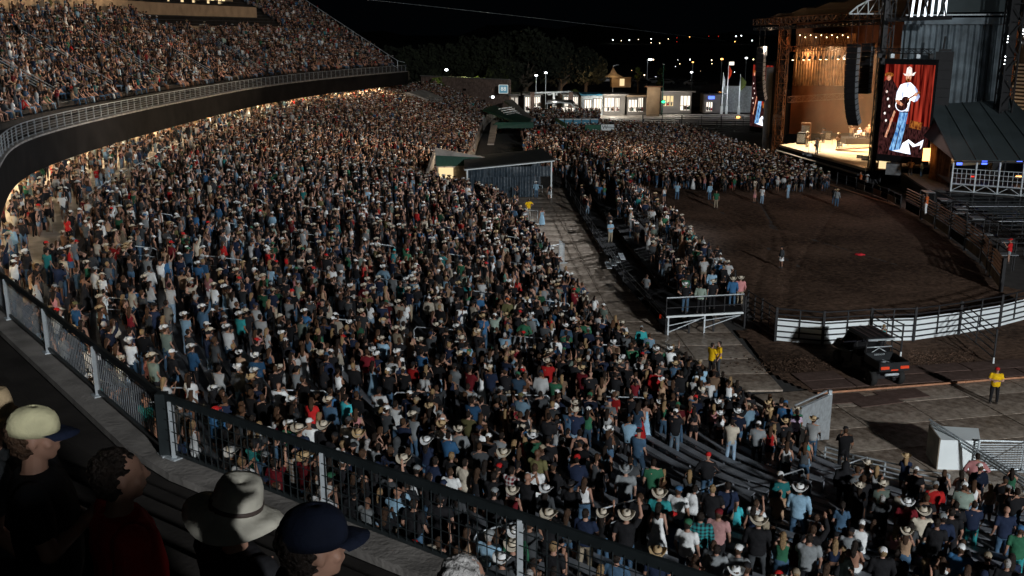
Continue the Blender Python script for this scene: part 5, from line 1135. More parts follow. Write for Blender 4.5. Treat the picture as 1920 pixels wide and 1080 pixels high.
# mesh screen building at the right edge
q0, q1 = P(1902, 120, 118), P(1990, 120, 112); rb = thing('right_stand_building', 'grey perforated block wall behind the right tower at the picture edge', 'building')
MB().slabq((q0.x, q0.y, 0), (q1.x, q1.y, 0), (q1.x, q1.y, 26), (q0.x, q0.y, 26), -.3).build('wall', 'black_steel', rb)
bk = MB().box((0, 0, 0), (.42, .06, .2)).mesh('block', 'galvanised')
for r_ in range(15):
    for k in range(9):
        p = q0.lerp(q1, (k + .5 * (r_ % 2) + .2) / 14); link('block', bk, rb, loc=(p.x, p.y - .35, 7.2 + r_ * .42), rz=math.atan2(q1.y - q0.y, q1.x - q0.x))
wd = MB().box((0, 0, 0), (.12, .05, .12)).mesh('lit_hole', 'lamp_white')
for k in range(12): p = q0.lerp(q1, R.uniform(.0, .2)); link('lit_hole', wd, rb, loc=(p.x, p.y - .4, R.uniform(15.5, 18)))
# awning roof right of the screen, with scaffold platform
aw = thing('side_stage_roof', 'wide dark canvas lean-to roof over the side stage right of the screen', 'roof')
zt, zb = 9.0, 5.6
T0, T1 = P(1738, 197, 107), P(1900, 188, 109); B0, B1 = P(1790, 301, 95), P(2000, 303, 92); L0 = P(1733, 255, 104)
def seam(t): return (Vector((T0.x, T0.y, T0.z)).lerp(T1, t), B0.lerp(B1, t))
for k in range(5):
    a0_, b0_ = seam(k / 5); a1__, b1_ = seam((k + 1) / 5); MB().slabq(b0_, b1_, a1__, a0_, .06).build('canvas_panel', 'awning', aw); MB().bar(a0_ + Vector((0, -.05, .1)), b0_ + Vector((0, -.05, .1)), .09).build('seam', 'galvanised' if 0 else 'awning', aw)
MB().slabq(L0, B0, T0, T0 + Vector((-.6, 0, 0)), .06).build('canvas_panel', 'awning', aw)
for k in range(3):
    a_, b_ = seam(.12 + .25 * k); 
MB().bar(B0 - Vector((0, 0, .12)), B1 - Vector((0, 0, .12)), .12).build('eave_beam', 'black_steel', aw)
sc_ = thing('scaffold_platform', 'pale aluminium scaffold platform with railings under the side stage roof', 'scaffold')
xs = [(1788, 95), (1832, 94), (1876, 93), (1921, 92), (1965, 91)]
tp = [P(px, 305, Z) for px, Z in xs]; bt = [Vector((p.x, p.y, 0)) for p in tp]
for p in tp: MB().bar((p.x, p.y, 2.0), (p.x, p.y, p.z), .13).build('post', 'galvanised', sc_); MB().bar((p.x, p.y, 0), (p.x, p.y, 2.0), .1).build('leg', 'black_steel', sc_)
for p, q in zip(tp, tp[1:]):
    for z, w_ in ((2.05, .09), (2.75, .12), (3.3, .05), (3.75, .05), (4.2, .06)): MB().bar((p.x, p.y, z), (q.x, q.y, z), w_).build('rail', 'galvanised', sc_)
    m_ = (p + q) / 2; MB().bar((p.x, p.y, 2.05), (m_.x, m_.y, 2.7), .07).build('brace', 'galvanised', sc_); MB().bar((m_.x, m_.y, 2.7), (q.x, q.y, 2.05), .07).build('brace', 'galvanised', sc_)
    for k in range(1, 5): r_ = p.lerp(q, k / 5); MB().bar((r_.x, r_.y, 2.75), (r_.x, r_.y, 4.2), .035).build('baluster', 'galvanised', sc_)
MB().prism([(tp[0].x, tp[0].y), (tp[-1].x, tp[-1].y), (tp[-1].x + 2, tp[-1].y + 9), (tp[0].x + 2, tp[0].y + 9)], 2.6, 2.74).build('floor', 'black_steel', sc_)
drape('back_drape', 'curtain_brown', aw, (P(1745, 290, 104).x, P(1745, 290, 104).y), (P(1785, 290, 99).x, P(1785, 290, 99).y), 1.9, 5.6, 9, .2)
MB().prism([(40.5, 96.5), (47, 92.5), (50, 104), (42.5, 108.5)], 1.75, 1.95).build('wing_floor', 'concrete_dark', stg)
sw = MB(); strip(sw, [(40.5, 96.5), (47, 92.5)], .06, 0, 1.75); strip(sw, [(40.5, 96.5), (42.5, 108.5)], .06, 0, 1.75); sw.build('skirt', 'black_matte', stg)
for i, (px, py, Z, m_) in enumerate([(1799, 306, 97, 'lamp_blue'), (1846, 305, 97, 'lamp_blue'), (1912, 300, 96, 'lamp_blue'), (1825, 331, 96, 'lamp_red'), (1910, 331, 95, 'lamp_orange'), (1737, 290, 103, 'lamp_orange')]):
    q = P(px, py, Z); t = thing('wing_lamp', ['blue work light at the left post of the scaffold', 'blue work light between the second and third scaffold posts', 'blue work light at the right edge under the roof', 'dim red light low on the scaffold platform', 'orange strip light low on the scaffold platform', 'orange lit panel behind the near screen'][i], 'lamp', q); MB().box((0, 0, 0), (.5 if i != 5 else .7, .1, .35 if i < 3 else .12 if i < 5 else 1.3)).build('lens', m_, t); MB().box((0, .12, 0), (.6, .1, .45)).build('housing', 'black_steel', t)
q = P(1659, 302, 110); t = thing('lit_doorway', 'small warm lit opening under the near video screen', 'doorway', q, -.6); MB().box((0, 0, 0), (1.2, .1, 1.7)).build('opening', 'window_warm', t); MB().box((0, .1, 0), (1.5, .08, 2.0)).build('frame', 'wood_brown', t)
mb = MB(); q = P(1676, 312, 107); t = thing('flight_case', 'grey flight case standing under the near video screen', 'case', (q.x, q.y, 1.95), -.5); MB().box((0, 0, .6), (1.5, .8, 1.2)).build('body', 'dull_plate', t); MB().box((0, 0, 1.23), (1.52, .82, .08)).build('lid', 'black_steel', t)

# ------------------------------------------------------------------ tent, tunnel and far ramp beside the walkway
tn_ = thing('black_tent', 'long black tent with grey curtain front standing across the far walkway', 'tent')
t0, t1 = G(873, 372, 0), G(1031, 370, 0); f0, f1 = Vector((-4.6, 102.5, 0)), Vector((4.1, 103.6, 0))
bk0, bk1 = Vector((-5.0, 110.5, 0)), Vector((3.2, 111.5, 0)); hf, hb = 3.45, 3.3
MB().slabq(f0 + Vector((-.3, -.3, hf - .35)), f1 + Vector((.3, -.3, hf + .45)), bk1 + Vector((.3, .3, hb + .75)), bk0 + Vector((-.3, .3, hb)), .12).build('roof', 'tent_cloth', tn_)
MB().bar(f0 + Vector((-.3, -.33, hf - .38)), f1 + Vector((.3, -.33, hf + .42)), .10).build('eave_pipe', 'white_panel', tn_)
for p, h_ in ((f0, hf - .4), (f1, hf + .4)): MB().bar(p + Vector((0, -.2, 0)), p + Vector((0, -.2, h_)), .14).build('post', 'white_panel', tn_)
for p, h_ in ((bk0, hb), (bk1, hb + .6)): MB().bar(p, p + Vector((0, 0, h_)), .12).build('post', 'black_steel', tn_)
fm_ = f0.lerp(f1, .78); drape('curtain', 'vinyl_black', tn_, (f0.x, f0.y), (fm_.x, fm_.y), 0.1, 2.3, 12, .13); drape('valance', 'vinyl_black', tn_, (f0.x, f0.y - .12), (f1.x, f1.y - .12), 2.25, 3.3, 14, .08); drape('side_curtain', 'vinyl_black', tn_, (bk0.x, bk0.y), (bk1.x, bk1.y), .1, 3.3, 10, .1)
pt_ = MB()
tw = thing('tunnel_entrance', 'vomitory mouth with green-topped wall and warm lit inside beside the black tent', 'tunnel')
MB().slabq((-8.4, 109.0, 1), (-2.6, 109.2, 1), (-2.6, 109.2, 3.5), (-8.4, 109.0, 4.6), .3).build('far_wall', 'concrete', tw); MB().slabq((-8.3, 108.65, 2.6), (-2.6, 108.85, 2.7), (-2.6, 108.85, 3.5), (-8.3, 108.65, 3.8), .06).build('green_board', 'green_paint', tw)
MB().slabq((-8.3, 97.2, .3), (-8.3, 109, .3), (-8.3, 109, 4.3), (-8.3, 97.2, 3.2), -.25).build('side_wall', 'concrete', tw)
MB().quad((-8.2, 97, -.04), (-3, 97, -.05), (-3, 109, -.05), (-8.2, 109, -.04)).build('floor', 'concrete_dark', tw)
MB().box((-7.2, 108.4, 1.9), (1.6, .1, 1.2)).build('lit_opening', 'window_warm', tw); MB().box((-6.9, 104.5, .75), (1.8, 2, 1.3)).build('lit_counter', 'beige_wall', tw)
for k in range(5): MB().bar((-8.4 - 1.1 * k, 96.9, 2.3 + .2 * k), (-8.4 - 1.1 * k, 96.9, 3.4 + .2 * k), .05).build('rail_post', 'far_rail', tw)
for k in range(4): MB().bar((-7.4, 96.9, 3.2 - .28 * k), (-13, 96.9, 4.2 - .28 * k), .04).build('rail', 'far_rail', tw)
MB().add([(-5, 112, .01), (6.2, 112, .01), (7.5, 150, .01), (4, 205, .01), (-3.5, 205, .01), (-5, 160, .01)], [(0, 1, 2, 3, 4, 5)]).build('path', 'concrete_dark', kind='structure')
# far ramp and green structure between stand and floor crowd
fr2 = thing('green_ramp', 'green walled concrete ramp descending beside the far end of the stand', 'ramp')
ra, rb_, rc_, rd = G(958, 188, 2.5), G(1000, 228, 1.0), G(936, 250, .3), G(905, 212, 2)
MB().slabq(P(945, 192, 200), P(960, 190, 205), P(1000, 228, 172), P(992, 236, 168), -.4).build('side_wall', 'building_grey', fr2)
MB().slabq(P(905, 208, 178), P(985, 238, 162), P(998, 226, 172), P(925, 200, 188), .3).build('green_deck', 'green_paint', fr2)
for k in range(8): a_, b_ = P(935 + 5 * k, 206 + 3.4 * k, 177 - k), P(960 + 4.5 * k, 202 + 3.6 * k, 185 - 1.5 * k); MB().bar(a_ + Vector((0, 0, .15)), b_ + Vector((0, 0, .15)), .16).build('beam', 'galvanised', fr2)
MB().slabq(P(918, 240, 158), P(1000, 240, 160), P(1000, 229, 160), P(930, 229, 158), .2).build('green_wall', 'green_paint', fr2)
MB().slabq(P(914, 272, 138), P(926, 272, 138), P(934, 228, 164), P(922, 228, 164), .2).build('curved_wall', 'concrete', fr2)
gb = thing('green_board_low', 'low green advertising board between the far ramp and the tent', 'board'); MB().slabq(P(1042, 226, 165), P(1062, 240, 150), P(1062, 232, 150), P(1042, 220, 165), .1).build('board', 'banner_green', gb)

# ------------------------------------------------------------------ far buildings
def bxw(c_, d_, ang, name, m_, par): return MB().box(c_, d_, ang).build(name, m_, par)
bw = thing('brick_wall_building', 'long low brick wall building with a blue emblem sign behind the far crowd', 'building')
q1, q0 = P(955, 165, 212), P(790, 165, 232)
a_, b_ = Vector((q0.x, q0.y, 0)), Vector((q1.x, q1.y, 0))
MB().slabq(a_, b_, b_ + Vector((0, 0, 6.9)), a_ + Vector((0, 0, 6.9)), -.5).build('wall', 'brick', bw); MB().bar(a_ + Vector((0, 0, 7.0)), b_ + Vector((0, 0, 7.0)), .6, .18).build('coping', 'building_grey', bw)
bme = MB().box((0, 0, 0), (1.25, .08, .42)).mesh('stone', 'brick')
for k in range(44): t = R.random(); p = a_.lerp(b_, t); link('stone', bme, bw, loc=(p.x, p.y - .35, R.choice([1.4, 2.0, 2.6, 3.2, 3.8, 4.4, 5, 5.6, 6.2])), rz=math.atan2(b_.y - a_.y, b_.x - a_.x))
q = P(944, 167, 210.5); sg_ = thing('emblem_sign', 'square pale blue sign with two number-like marks on the brick wall', 'sign', q, -.12); MB().box((0, 0, 0), (1.9, .15, 1.7)).build('board', 'sign_blue', sg_); text('88', 1.2, 'lettering', 'logo_white', sg_, Matrix.Translation((0, -.1, 0)) @ Matrix.Rotation(PI / 2, 4, 'X')); 
for a2, b2 in (((-.95, -.85), (.95, -.85)), ((.95, -.85), (.95, .85)), ((.95, .85), (-.95, .85)), ((-.95, .85), (-.95, -.85))): MB().bar((a2[0], -.12, a2[1]), (b2[0], -.12, b2[1]), .08).build('border', 'logo_white', sg_)
q = P(924, 182, 208); t = thing('wall_lamp', 'bright white lamp on the brick wall below the blue sign', 'lamp', q); MB().box((0, 0, 0), (.5, .25, .4)).build('lens', 'lamp_white', t); MB().box((-.5, .1, .05), (.5, .1, .1)).build('arm', 'galvanised', t)
cs = thing('concession_hut', 'small concrete hut with warm lit windows rising out of the far crowd', 'building'); q0, q1 = P(698, 190, 185), P(808, 190, 172)
a_, b_ = Vector((q0.x, q0.y, 3)), Vector((q1.x, q1.y, 3)); top_ = [P(px, py, 178) for px, py in ((698, 188), (735, 177), (765, 173), (800, 186), (812, 194))]
mb = MB(); base = [Vector((p.x, p.y, 4)) for p in top_]; mb.add(base + top_ + [p + Vector((2, 8, 0)) for p in top_], [(i, i + 1, i + 6, i + 5) for i in range(4)] + [(i + 5, i + 6, i + 11, i + 10) for i in range(4)]); mb.build('wall', 'concrete', cs)
for px in (719, 742, 756): q = P(px, 191 if px < 730 else 192, 176.5); MB().box(q, (.9 if px < 730 else 1.1, .12, 1.3 if px < 730 else 1.9)).build('window', 'window_warm', cs)
for px in (731, 749): q = P(px, 192, 176.3); MB().box(q, (.45, .3, 2.1)).build('pillar', 'sign_blue' if 0 else 'dark_paint', cs)
# entrance plaza: lit concession buildings
def shop(name, label, px0, px1, pyt, pyb, Z, roofcol, wallcol, openings, depth=5, lamp_e=None):
    p0, p1 = P(px0, pyb, Z), P(px1, pyb, Z); zt_ = P(px0, pyt, Z).z; zb_ = p0.z; t = thing(name, label, 'building'); w = p1.x - p0.x; y = p0.y; zb_ = max(-.05, min(zb_, 1.5)); zb_ = -.05
    bxw(((p0.x + p1.x) / 2, y + depth / 2 + .6, (zt_ + zb_) / 2), (w, depth, zt_ - zb_), 0, 'wall', wallcol, t); bxw(((p0.x + p1.x) / 2, y + depth / 2 - .4, zt_ + .15), (w + .8, depth + 2.2, .3), 0, 'roof', roofcol, t)
    for (a0_, a1_, b0_, b1_, m_) in openings:
        x0_, x1_ = p0.x + w * a0_, p0.x + w * a1_; z0_, z1_ = (zt_ - .1) * b0_, (zt_ - .1) * b1_; o = bxw(((x0_ + x1_) / 2, y + .5, (z0_ + z1_) / 2), (x1_ - x0_, .1, z1_ - z0_), 0, 'window', m_, t)
        fm = MB()
        for k in range(4): x = x0_ + (x1_ - x0_) * k / 3; fm.bar((x, y + .40, z0_), (x, y + .40, z1_), .13)
        fm.bar((x0_, y + .4, z1_), (x1_, y + .4, z1_), .14); fm.bar((x0_, y + .4, z0_ + (z1_ - z0_) * .3), (x1_, y + .4, z0_ + (z1_ - z0_) * .3), .12); fm.build('window_frame', 'building_grey', o)
        for k in range(5):
            xx = x0_ + (x1_ - x0_) * R.random(); h_ = R.uniform(.3, .9); bxw((xx, y + .42, z0_ + h_ / 2 + .1), (R.uniform(.2, .6), .1, h_), 0, 'shelf_goods', R.choice(['wood_brown', 'black_steel', 'banner_green', 'red_cloth', 'banner_tan']), o)
    return t, y, zt_
shop('entrance_gate_hut', 'white lit ticket hut left of the twin goal-post gate', 957, 972, 178, 212, 213, 'building_grey', 'building_grey', [(.1, .45, .1, .9, 'shop_light'), (.6, .95, .1, .9, 'shop_light')])
shop('entrance_gate_hut', 'white lit gate hut under the left end of the long crossbar', 983, 1014, 177, 212, 213, 'building_grey', 'potty_white', [(.05, .45, .1, .9, 'shop_light'), (.55, .95, .35, .9, 'shop_light')])
shop('entrance_gate_hut', 'white lit gate hut under the right end of the long crossbar', 1056, 1085, 177, 209, 215, 'building_grey', 'potty_white', [(.05, .45, .1, .9, 'shop_light'), (.6, .95, .3, .9, 'shop_light')])
cb_ = thing('gate_crossbar', 'long white crossbar spanning the entrance between two pillars', 'gate'); MB().bar(P(1002, 174, 211), P(1070, 172, 213), .35).build('beam', 'white_panel', cb_); text('GATE', .9, 'lettering', 'logo_white', cb_, Matrix.Translation(P(1036, 176, 211)) @ Matrix.Rotation(PI / 2, 4, 'X'))
for px, py in ((998, 177), (1070, 177), (1038, 190)): q = P(px, 212, 211.5); MB().bar((q.x, q.y, 0), (q.x, q.y, P(px, 172, 211).z), .9 if px != 1038 else .5).build('pillar', 'white_panel' if px == 1038 else 'brick', cb_)
for i, (px, py) in enumerate(((998, 179), (1070, 178))): q = P(px, py, 210.6); t = thing('pillar_lamp', 'bright box lamp on the %s pillar of the entrance crossbar' % ('left', 'right')[i], 'lamp', q); MB().box((0, 0, 0), (.7, .25, 1.0)).build('lens', 'lamp_white', t); MB().box((0, .2, .6), (.9, .3, .15)).build('cap', 'galvanised', t)
ct_ = thing('merchandise_tent', 'white frame tent with goods that glow as if lit by the entrance', 'tent')
for k, px in enumerate((1026, 1042, 1058, 1076)): q = P(px, 213, 203); MB().bar((q.x, q.y, 0), (q.x, q.y, P(px, 193, 203).z), .12).build('post', 'white_panel', ct_)
MB().pipe([P(1024, 194, 203), P(1050, 192, 203), P(1070, 194, 203), P(1078, 203, 203)], .14, 6).build('roof_pipe', 'white_panel', ct_); MB().slabq(P(1024, 193, 204), P(1078, 195, 204), P(1074, 188, 209), P(1028, 187, 209), .08).build('canopy', 'tent_cloth', ct_)
for k in range(8): q = P(1054 + 3.0 * k, 209 - R.random() * 4, 204 + R.random()); bxw(q, (.5, .3, .8), 0, 'goods', 'shop_light' if k % 2 else 'banner_tan', ct_)  # every other box emits light itself to look lit
shop('concession_building', 'blue roofed concession building with bright window front', 1092, 1130, 178, 212, 207, 'potty_blue', 'potty_white', [(.1, .45, .15, .8, 'shop_light'), (.55, .95, .1, .85, 'shop_light')])
shop('concession_building', 'pale concession hall with tall bright windows beside the blue roofed one', 1131, 1172, 178, 213, 207, 'building_grey', 'building_grey', [(.05, .5, .2, .9, 'shop_light'), (.55, .75, .2, .9, 'shop_light')])
shop('concession_building', 'glass fronted pavilion left of the round ram emblem wall', 1176, 1213, 180, 213, 207, 'beige_wall', 'building_grey', [(.05, .5, .2, .85, 'shop_light'), (.55, .8, .2, .95, 'shop_light')])
lw = thing('emblem_wall', 'brown wall panel bearing a white round ram head emblem', 'wall'); q0, q1 = P(1212, 213, 205), P(1236, 213, 205); bxw(((q0.x + q1.x) / 2, q0.y, 2.9), (q1.x - q0.x, .6, 6.0), 0, 'panel', 'beige_wall', lw); bxw(((q0.x + q1.x) / 2, q0.y, 6.0), (q1.x - q0.x + .8, 1.2, .25), 0, 'cap', 'wood_brown', lw)
q = P(1225, 193, 204.5); em = MB(); 
for rr_ in ((1.25, 1.6),):
    n = 28; vs = [(q.x + .72 * rr_[0] * math.cos(2 * PI * i / n), q.y, q.z + rr_[1] * .98 * math.sin(2 * PI * i / n)) for i in range(n)] + [(q.x + .60 * rr_[0] * math.cos(2 * PI * i / n), q.y, q.z + rr_[1] * .84 * math.sin(2 * PI * i / n)) for i in range(n)]; em.add(vs, [(i, (i + 1) % n, n + (i + 1) % n, n + i) for i in range(n)])
em.build('emblem_ring', 'logo_white', lw)
for s_ in (-1, 1):
    pts = [(.06, -.9), (.22, -.2), (.42, .35), (.5, .0), (.44, -.35), (.30, -.15)]; hn = MB(); hn.add([(q.x + s_ * x, q.y - .02, q.z + y) for x, y in [(.04, -.95), (.12, -.3), (.16, .45), (.42, .62), (.58, .15), (.5, -.3), (.34, -.35), (.30, .05), (.38, .25), (.26, .2), (.24, -.3), (.10, -.95)]], [tuple(range(12))]); hn.build('emblem_horn', 'logo_white', lw)
shop('concession_building', 'dark windowed snack building right of the ram emblem wall', 1240, 1297, 172, 208, 212, 'building_grey', 'building_grey', [(.05, .4, .35, .85, 'window_warm'), (.62, .95, .15, .85, 'shop_light')])
shop('canopy_stall', 'dark canopied stall with a blue light at its corner', 1321, 1352, 176, 205, 213, 'glass_dark', 'building_grey', [(.1, .5, .1, .6, 'shop_light')])
q = P(1334, 183, 211); t = thing('blue_lamp', 'glaring blue light on the corner of the canopied stall', 'lamp', q); MB().box((0, 0, 0), (1.3, .3, .6)).build('lens', 'lamp_blue', t); MB().box((0, .3, .2), (1.5, .2, .3)).build('housing', 'black_steel', t)
ws = thing('corrugated_wall', 'pale corrugated metal wall behind the flag poles', 'wall'); q0, q1 = P(1352, 206, 216), P(1408, 208, 214); n = 30; vs = []; 
for k in range(n * 2 + 1): p = q0.lerp(q1, k / (2 * n)); vs += [(p.x, p.y + .15 * (k % 2), 0), (p.x, p.y + .15 * (k % 2), 5.6)]
MB().add(vs, [(2 * k, 2 * k + 2, 2 * k + 3, 2 * k + 1) for k in range(2 * n)]).build('sheet', 'potty_white', ws)
for i, px in enumerate((1353, 1362, 1385)):
    q = P(px, 206, 211); t = thing('flag_pole', ['white flag pole nearest the canopied stall', 'tall flag pole with an orange striped flag', 'flag pole flying a yellow-green flag'][i], 'flag pole', (q.x, q.y, 0)); zt_ = P(px, (135, 117, 138)[i], 211).z; MB().tube((0, 0, 0), (0, 0, zt_), .14, 8, .08).build('pole', 'white_panel', t)
    mb = MB(); m_ = ['potty_white', 'orange_glow_plastic', 'leaf_bright'][i]; fx = (.5, .7, 1.3)[i]; mb.add([(0, -.05, zt_ - .4), (fx * .5, .1, zt_ - .9), (fx, -.1, zt_ - 1.6), (fx * .9, 0, zt_ - 2.6), (fx * .3, .1, zt_ - 3.4), (0, 0, zt_ - 3.2)], [(0, 1, 5), (1, 4, 5), (1, 2, 3, 4)]); mb.build('flag', m_, t); MB().box((0, 0, .8), (.5, .5, 1.6)).build('base', 'white_panel', t)
# portable toilets and banners
for i in range(5):
    q = P(1050 + 16 * i, 237, 172); t = thing('portable_toilet', 'blue portable toilet with white roof, %s in the row behind the floor crowd' % ordn(i + 1), 'portable toilet', (q.x, q.y, 0), group='row of blue portable toilets'); bxw((0, 0, 1.1), (1.25, 1.2, 2.2), 0, 'cabin', 'potty_blue', t); bxw((0, 0, 2.28), (1.3, 1.25, .16), 0, 'roof', 'potty_white', t); bxw((0, -.62, 1.05), (.8, .05, 1.85), 0, 'door', 'potty_blue', t); bxw((-.2, -.66, 1.7), (.3, .03, .15), 0, 'sign', 'potty_white', t)
bn = thing('sponsor_banner', 'long green banner ending in a white panel marked W behind the floor crowd', 'banner'); q0, q1, q2 = P(1097, 246, 160), P(1127, 246, 160), P(1151, 245, 160)
bxw(((q0.x + q1.x) / 2, q0.y, q0.z + .55), (q1.x - q0.x, .1, .95), 0, 'green_panel', 'banner_green', bn); bxw(((q1.x + q2.x) / 2, q0.y, q0.z + .6), (q2.x - q1.x, .1, .95), 0, 'white_panel', 'white_panel', bn); text('W', .85, 'lettering', 'black_steel', bn, Matrix.Translation((q1.x + .6, q0.y - .08, q0.z + .6)) @ Matrix.Rotation(PI / 2, 4, 'X')); text('Wilson', .42, 'lettering', 'dark_paint', bn, Matrix.Translation((q1.x + 1.55, q0.y - .08, q0.z + .6)) @ Matrix.Rotation(PI / 2, 4, 'X'))
for x in (q0.x, q1.x, q2.x): MB().bar((x, q0.y + .1, 0), (x, q0.y + .1, q0.z + 1.1), .08).build('post', 'black_steel', bn)
# dark slatted holding pens behind the floor crowd
FB = [(23, 176), (29, 174), (35, 172), (41, 171), (47, 172)]
panel_fence('holding_pen', 'dark slatted cattle pens between the floor crowd and the plaza', FB, 2.1, 6, rr=.08, pw=.16)
panel_fence('holding_pen', 'second row of dark slatted pens behind the first, nearer the plaza', [(24, 185), (31, 184), (38, 183), (46, 183)], 2.1, 6, rr=.08, pw=.16)
MB().box((26, 199, -.02), (60, 26, .1)).build('plaza', 'concrete', kind='structure')
# ------------------------------------------------------------------ trees, lamps, far lights
def leafcrown(pts, n, s_, m_, name, par):
    mb = MB()
    for _ in range(n):
        c_, r_ = R.choice(pts); v = Vector((R.gauss(0, 1), R.gauss(0, 1), R.gauss(0, 1))).normalized() * (r_ * R.random() ** .4); p = Vector(c_) + v
        a_ = Vector((R.uniform(-1, 1), R.uniform(-1, 1), R.uniform(-1, 1))).normalized(); b_ = a_.orthogonal().normalized(); q = s_ * R.uniform(.6, 1.5); mb.add([p - a_ * q, p + b_ * q * .7, p + a_ * q, p - b_ * q * .6], [(0, 1, 2, 3)])
    return mb.build(name, m_, par)
def tree(label, px, pyb, pyt, Z, wpx, m_='leaf_dark', n=2200, lf=.45, name='tree'):
    b_ = P(px, pyb, Z); b_.z = max(b_.z, 0) * 0; h = P(px, pyt, Z).z; w = wpx / FPX * Z / 2; t = thing(name, label, 'tree', (b_.x, b_.y, 0)); tr = MB(); tr.tube((0, 0, 0), (0, 0, h * .35), w * .06 + .15, 8, w * .045 + .1); pts = []
    for k in range(7):
        an = R.uniform(0, 2 * PI); e_ = Vector((math.cos(an) * w * R.uniform(.3, .75), math.sin(an) * w * .6, h * R.uniform(.45, .9))); tr.tube((0, 0, h * R.uniform(.2, .34)), e_, w * .035 + .06, 5, .04); pts.append((e_, w * R.uniform(.28, .42)))
    pts.append((Vector((0, 0, h * .82)), w * .38)); pts.append((Vector((0, 0, h * .55)), w * .5)); tr.build('trunk', 'bark', t); leafcrown(pts, n, lf, m_, 'crown', t); return t
TL = [('far left dark cottonwood behind the end of the balcony', 770, 95, 255, 120), ('dark cottonwood between the balcony tip and the lit shrubs', 830, 92, 262, 130), ('broad dark cottonwood above the brick wall', 905, 78, 258, 150), ('tallest dark cottonwood with a pale forked trunk', 985, 68, 250, 170), ('dark cottonwood behind the entrance crossbar', 1050, 78, 254, 140), ('last dark cottonwood of the grove beside the parking lot', 1098, 98, 262, 90), ('lower dark tree in front of the grove above the brick wall', 945, 112, 236, 90)]
for l_, px, pyt, Z, w in TL: tree(l_, px, 185, pyt, Z, w, n=2600, lf=.55)
tree('small yellow-green lit shrub tree beside the concession hut roof', 822, 165, 140, 226, 36, 'leaf_bright', 500, .35); tree('bright yellow-green lit shrub tree above the brick wall', 893, 165, 138, 226, 44, 'leaf_bright', 600, .35); tree('small bright bush above the right gate hut', 1080, 180, 164, 222, 16, 'leaf_bright', 200, .3)
lamp('POINT', P(870, 128, 222), 900, (.9, 1, .35), .4)  # point lamp without a fitting, added to light the shrubs
tree('small street tree lit from a lamp beside the pale palm-like one', 1238, 190, 118, 250, 16, 'leaf_bright', 260, .4); tree('tall thin lit tree with drooping top', 1196, 168, 118, 262, 15, 'leaf_bright', 220, .4); tree('small lit tree near the parked cars', 1096, 150, 125, 300, 22, 'leaf_bright', 300, .4)
def street_lamp(label, px, pyt, pyb, Z, m_='lamp_white', r_=.3, arm=0, col='galvanised', e=0):
    p = P(px, pyb, Z); z1 = P(px, pyt, Z).z; t = thing('street_lamp', label, 'street lamp', (p.x, p.y, 0)); MB().tube((0, 0, 0), (0, 0, z1), .13, 6, .08).build('pole', col, t)
    if arm: MB().bar((0, 0, z1), (arm, 0, z1 + .3), .1).build('arm', col, t)
    MB().ball((arm, 0, z1 + .25), r_, 8, 6, (1.2, 1.2, .6)).build('lamp_head', m_, t)
for a in [('tall lamp post in front of the left gate hut', 1005, 143, 200, 214, 'lamp_white', .28), ('tall lamp post between the two gate huts', 1023, 138, 190, 222, 'lamp_white', .28), ('unlit lamp post beside the small lit tree', 1111, 122, 150, 300, 'galvanised', .2, 1.2), ('lamp post by the peaked tent', 1149, 123, 160, 265, 'galvanised', .2, 1.3), ('lit lamp post right of the thin lit tree', 1213, 113, 150, 300, 'lamp_white', .5, .8), ('green lamp post beside the ram emblem wall', 1241, 122, 212, 208, 'galvanised', .15, 0, 'green_paint'),
          ('lamp post left of the parked cars beyond the snack building', 1297, 118, 165, 280, 'lamp_orange', .25), ('lamp post with white head beyond the snack building', 1296, 137, 155, 290, 'lamp_white', .35), ('lit lamp post behind the canopied stall', 1351, 112, 160, 300, 'lamp_orange', .4), ('lamp post near the large pale box light', 1396, 110, 170, 300, 'lamp_white', .35)]: street_lamp(*a)
q = P(1372, 119, 300); t = thing('lit_sign', 'pale rectangular lit sign above the flag poles', 'sign', q); MB().box((0, 0, 0), (1.4, .3, 1.0)).build('face', 'shop_light', t); MB().box((0, .3, 0), (1.5, .3, 1.1)).build('housing', 'black_steel', t)
pk = thing('peaked_tent', 'cream peaked tent glowing in the parking lot', 'tent'); q = P(1149, 158, 262); mb = MB(); n = 4; bs = [(q.x + 2.6 * a_, q.y + 2.6 * b_, q.z + 1.9) for a_, b_ in ((-1, -1), (1, -1), (1, 1), (-1, 1))]; mdp = [(q.x + .9 * a_, q.y + .9 * b_, q.z + 2.8) for a_, b_ in ((-1, -1), (1, -1), (1, 1), (-1, 1))]; mb.add(bs + mdp + [(q.x, q.y, q.z + 4.4)], [(i, (i + 1) % 4, 4 + (i + 1) % 4, 4 + i) for i in range(4)] + [(4 + i, 4 + (i + 1) % 4, 8) for i in range(4)]); mb.build('canopy', 'beige_wall', pk); bxw((q.x + 2, q.y, q.z + .6), (5, 4, 2.6), 0, 'wall', 'beige_wall', pk); bxw((q.x + 2.2, q.y - 2.1, q.z + .6), (1.2, .1, 1.8), 0, 'window', 'window_warm', pk)
lamp('POINT', P(1152, 140, 258), 110, (1, .75, .4), .4); lamp('POINT', P(1120, 160, 250), 1200, (1, .6, .3), .4)  # added point lamps with no fittings, brightening the peaked tent and lot
lamp('POINT', P(1040, 190, 206), 900, (1, .95, .85), .5); lamp('POINT', P(1150, 190, 203), 1200, (1, .93, .8), .5); lamp('POINT', P(1260, 185, 207), 700, (1, .93, .85), .5); lamp('POINT', P(1375, 175, 207), 500, (.95, .97, 1), .5); lamp('POINT', P(1225, 175, 201), 250, (1, .9, .75), .3)  # more added lamps with no fittings, brightening the plaza fronts
car_b = MB(); prof = [(-2.2, .3), (-2.25, .8), (-1.9, .95), (-1.3, 1.0), (-.8, 1.42), (.7, 1.45), (1.3, 1.0), (2.1, .9), (2.25, .6), (2.2, .3)]
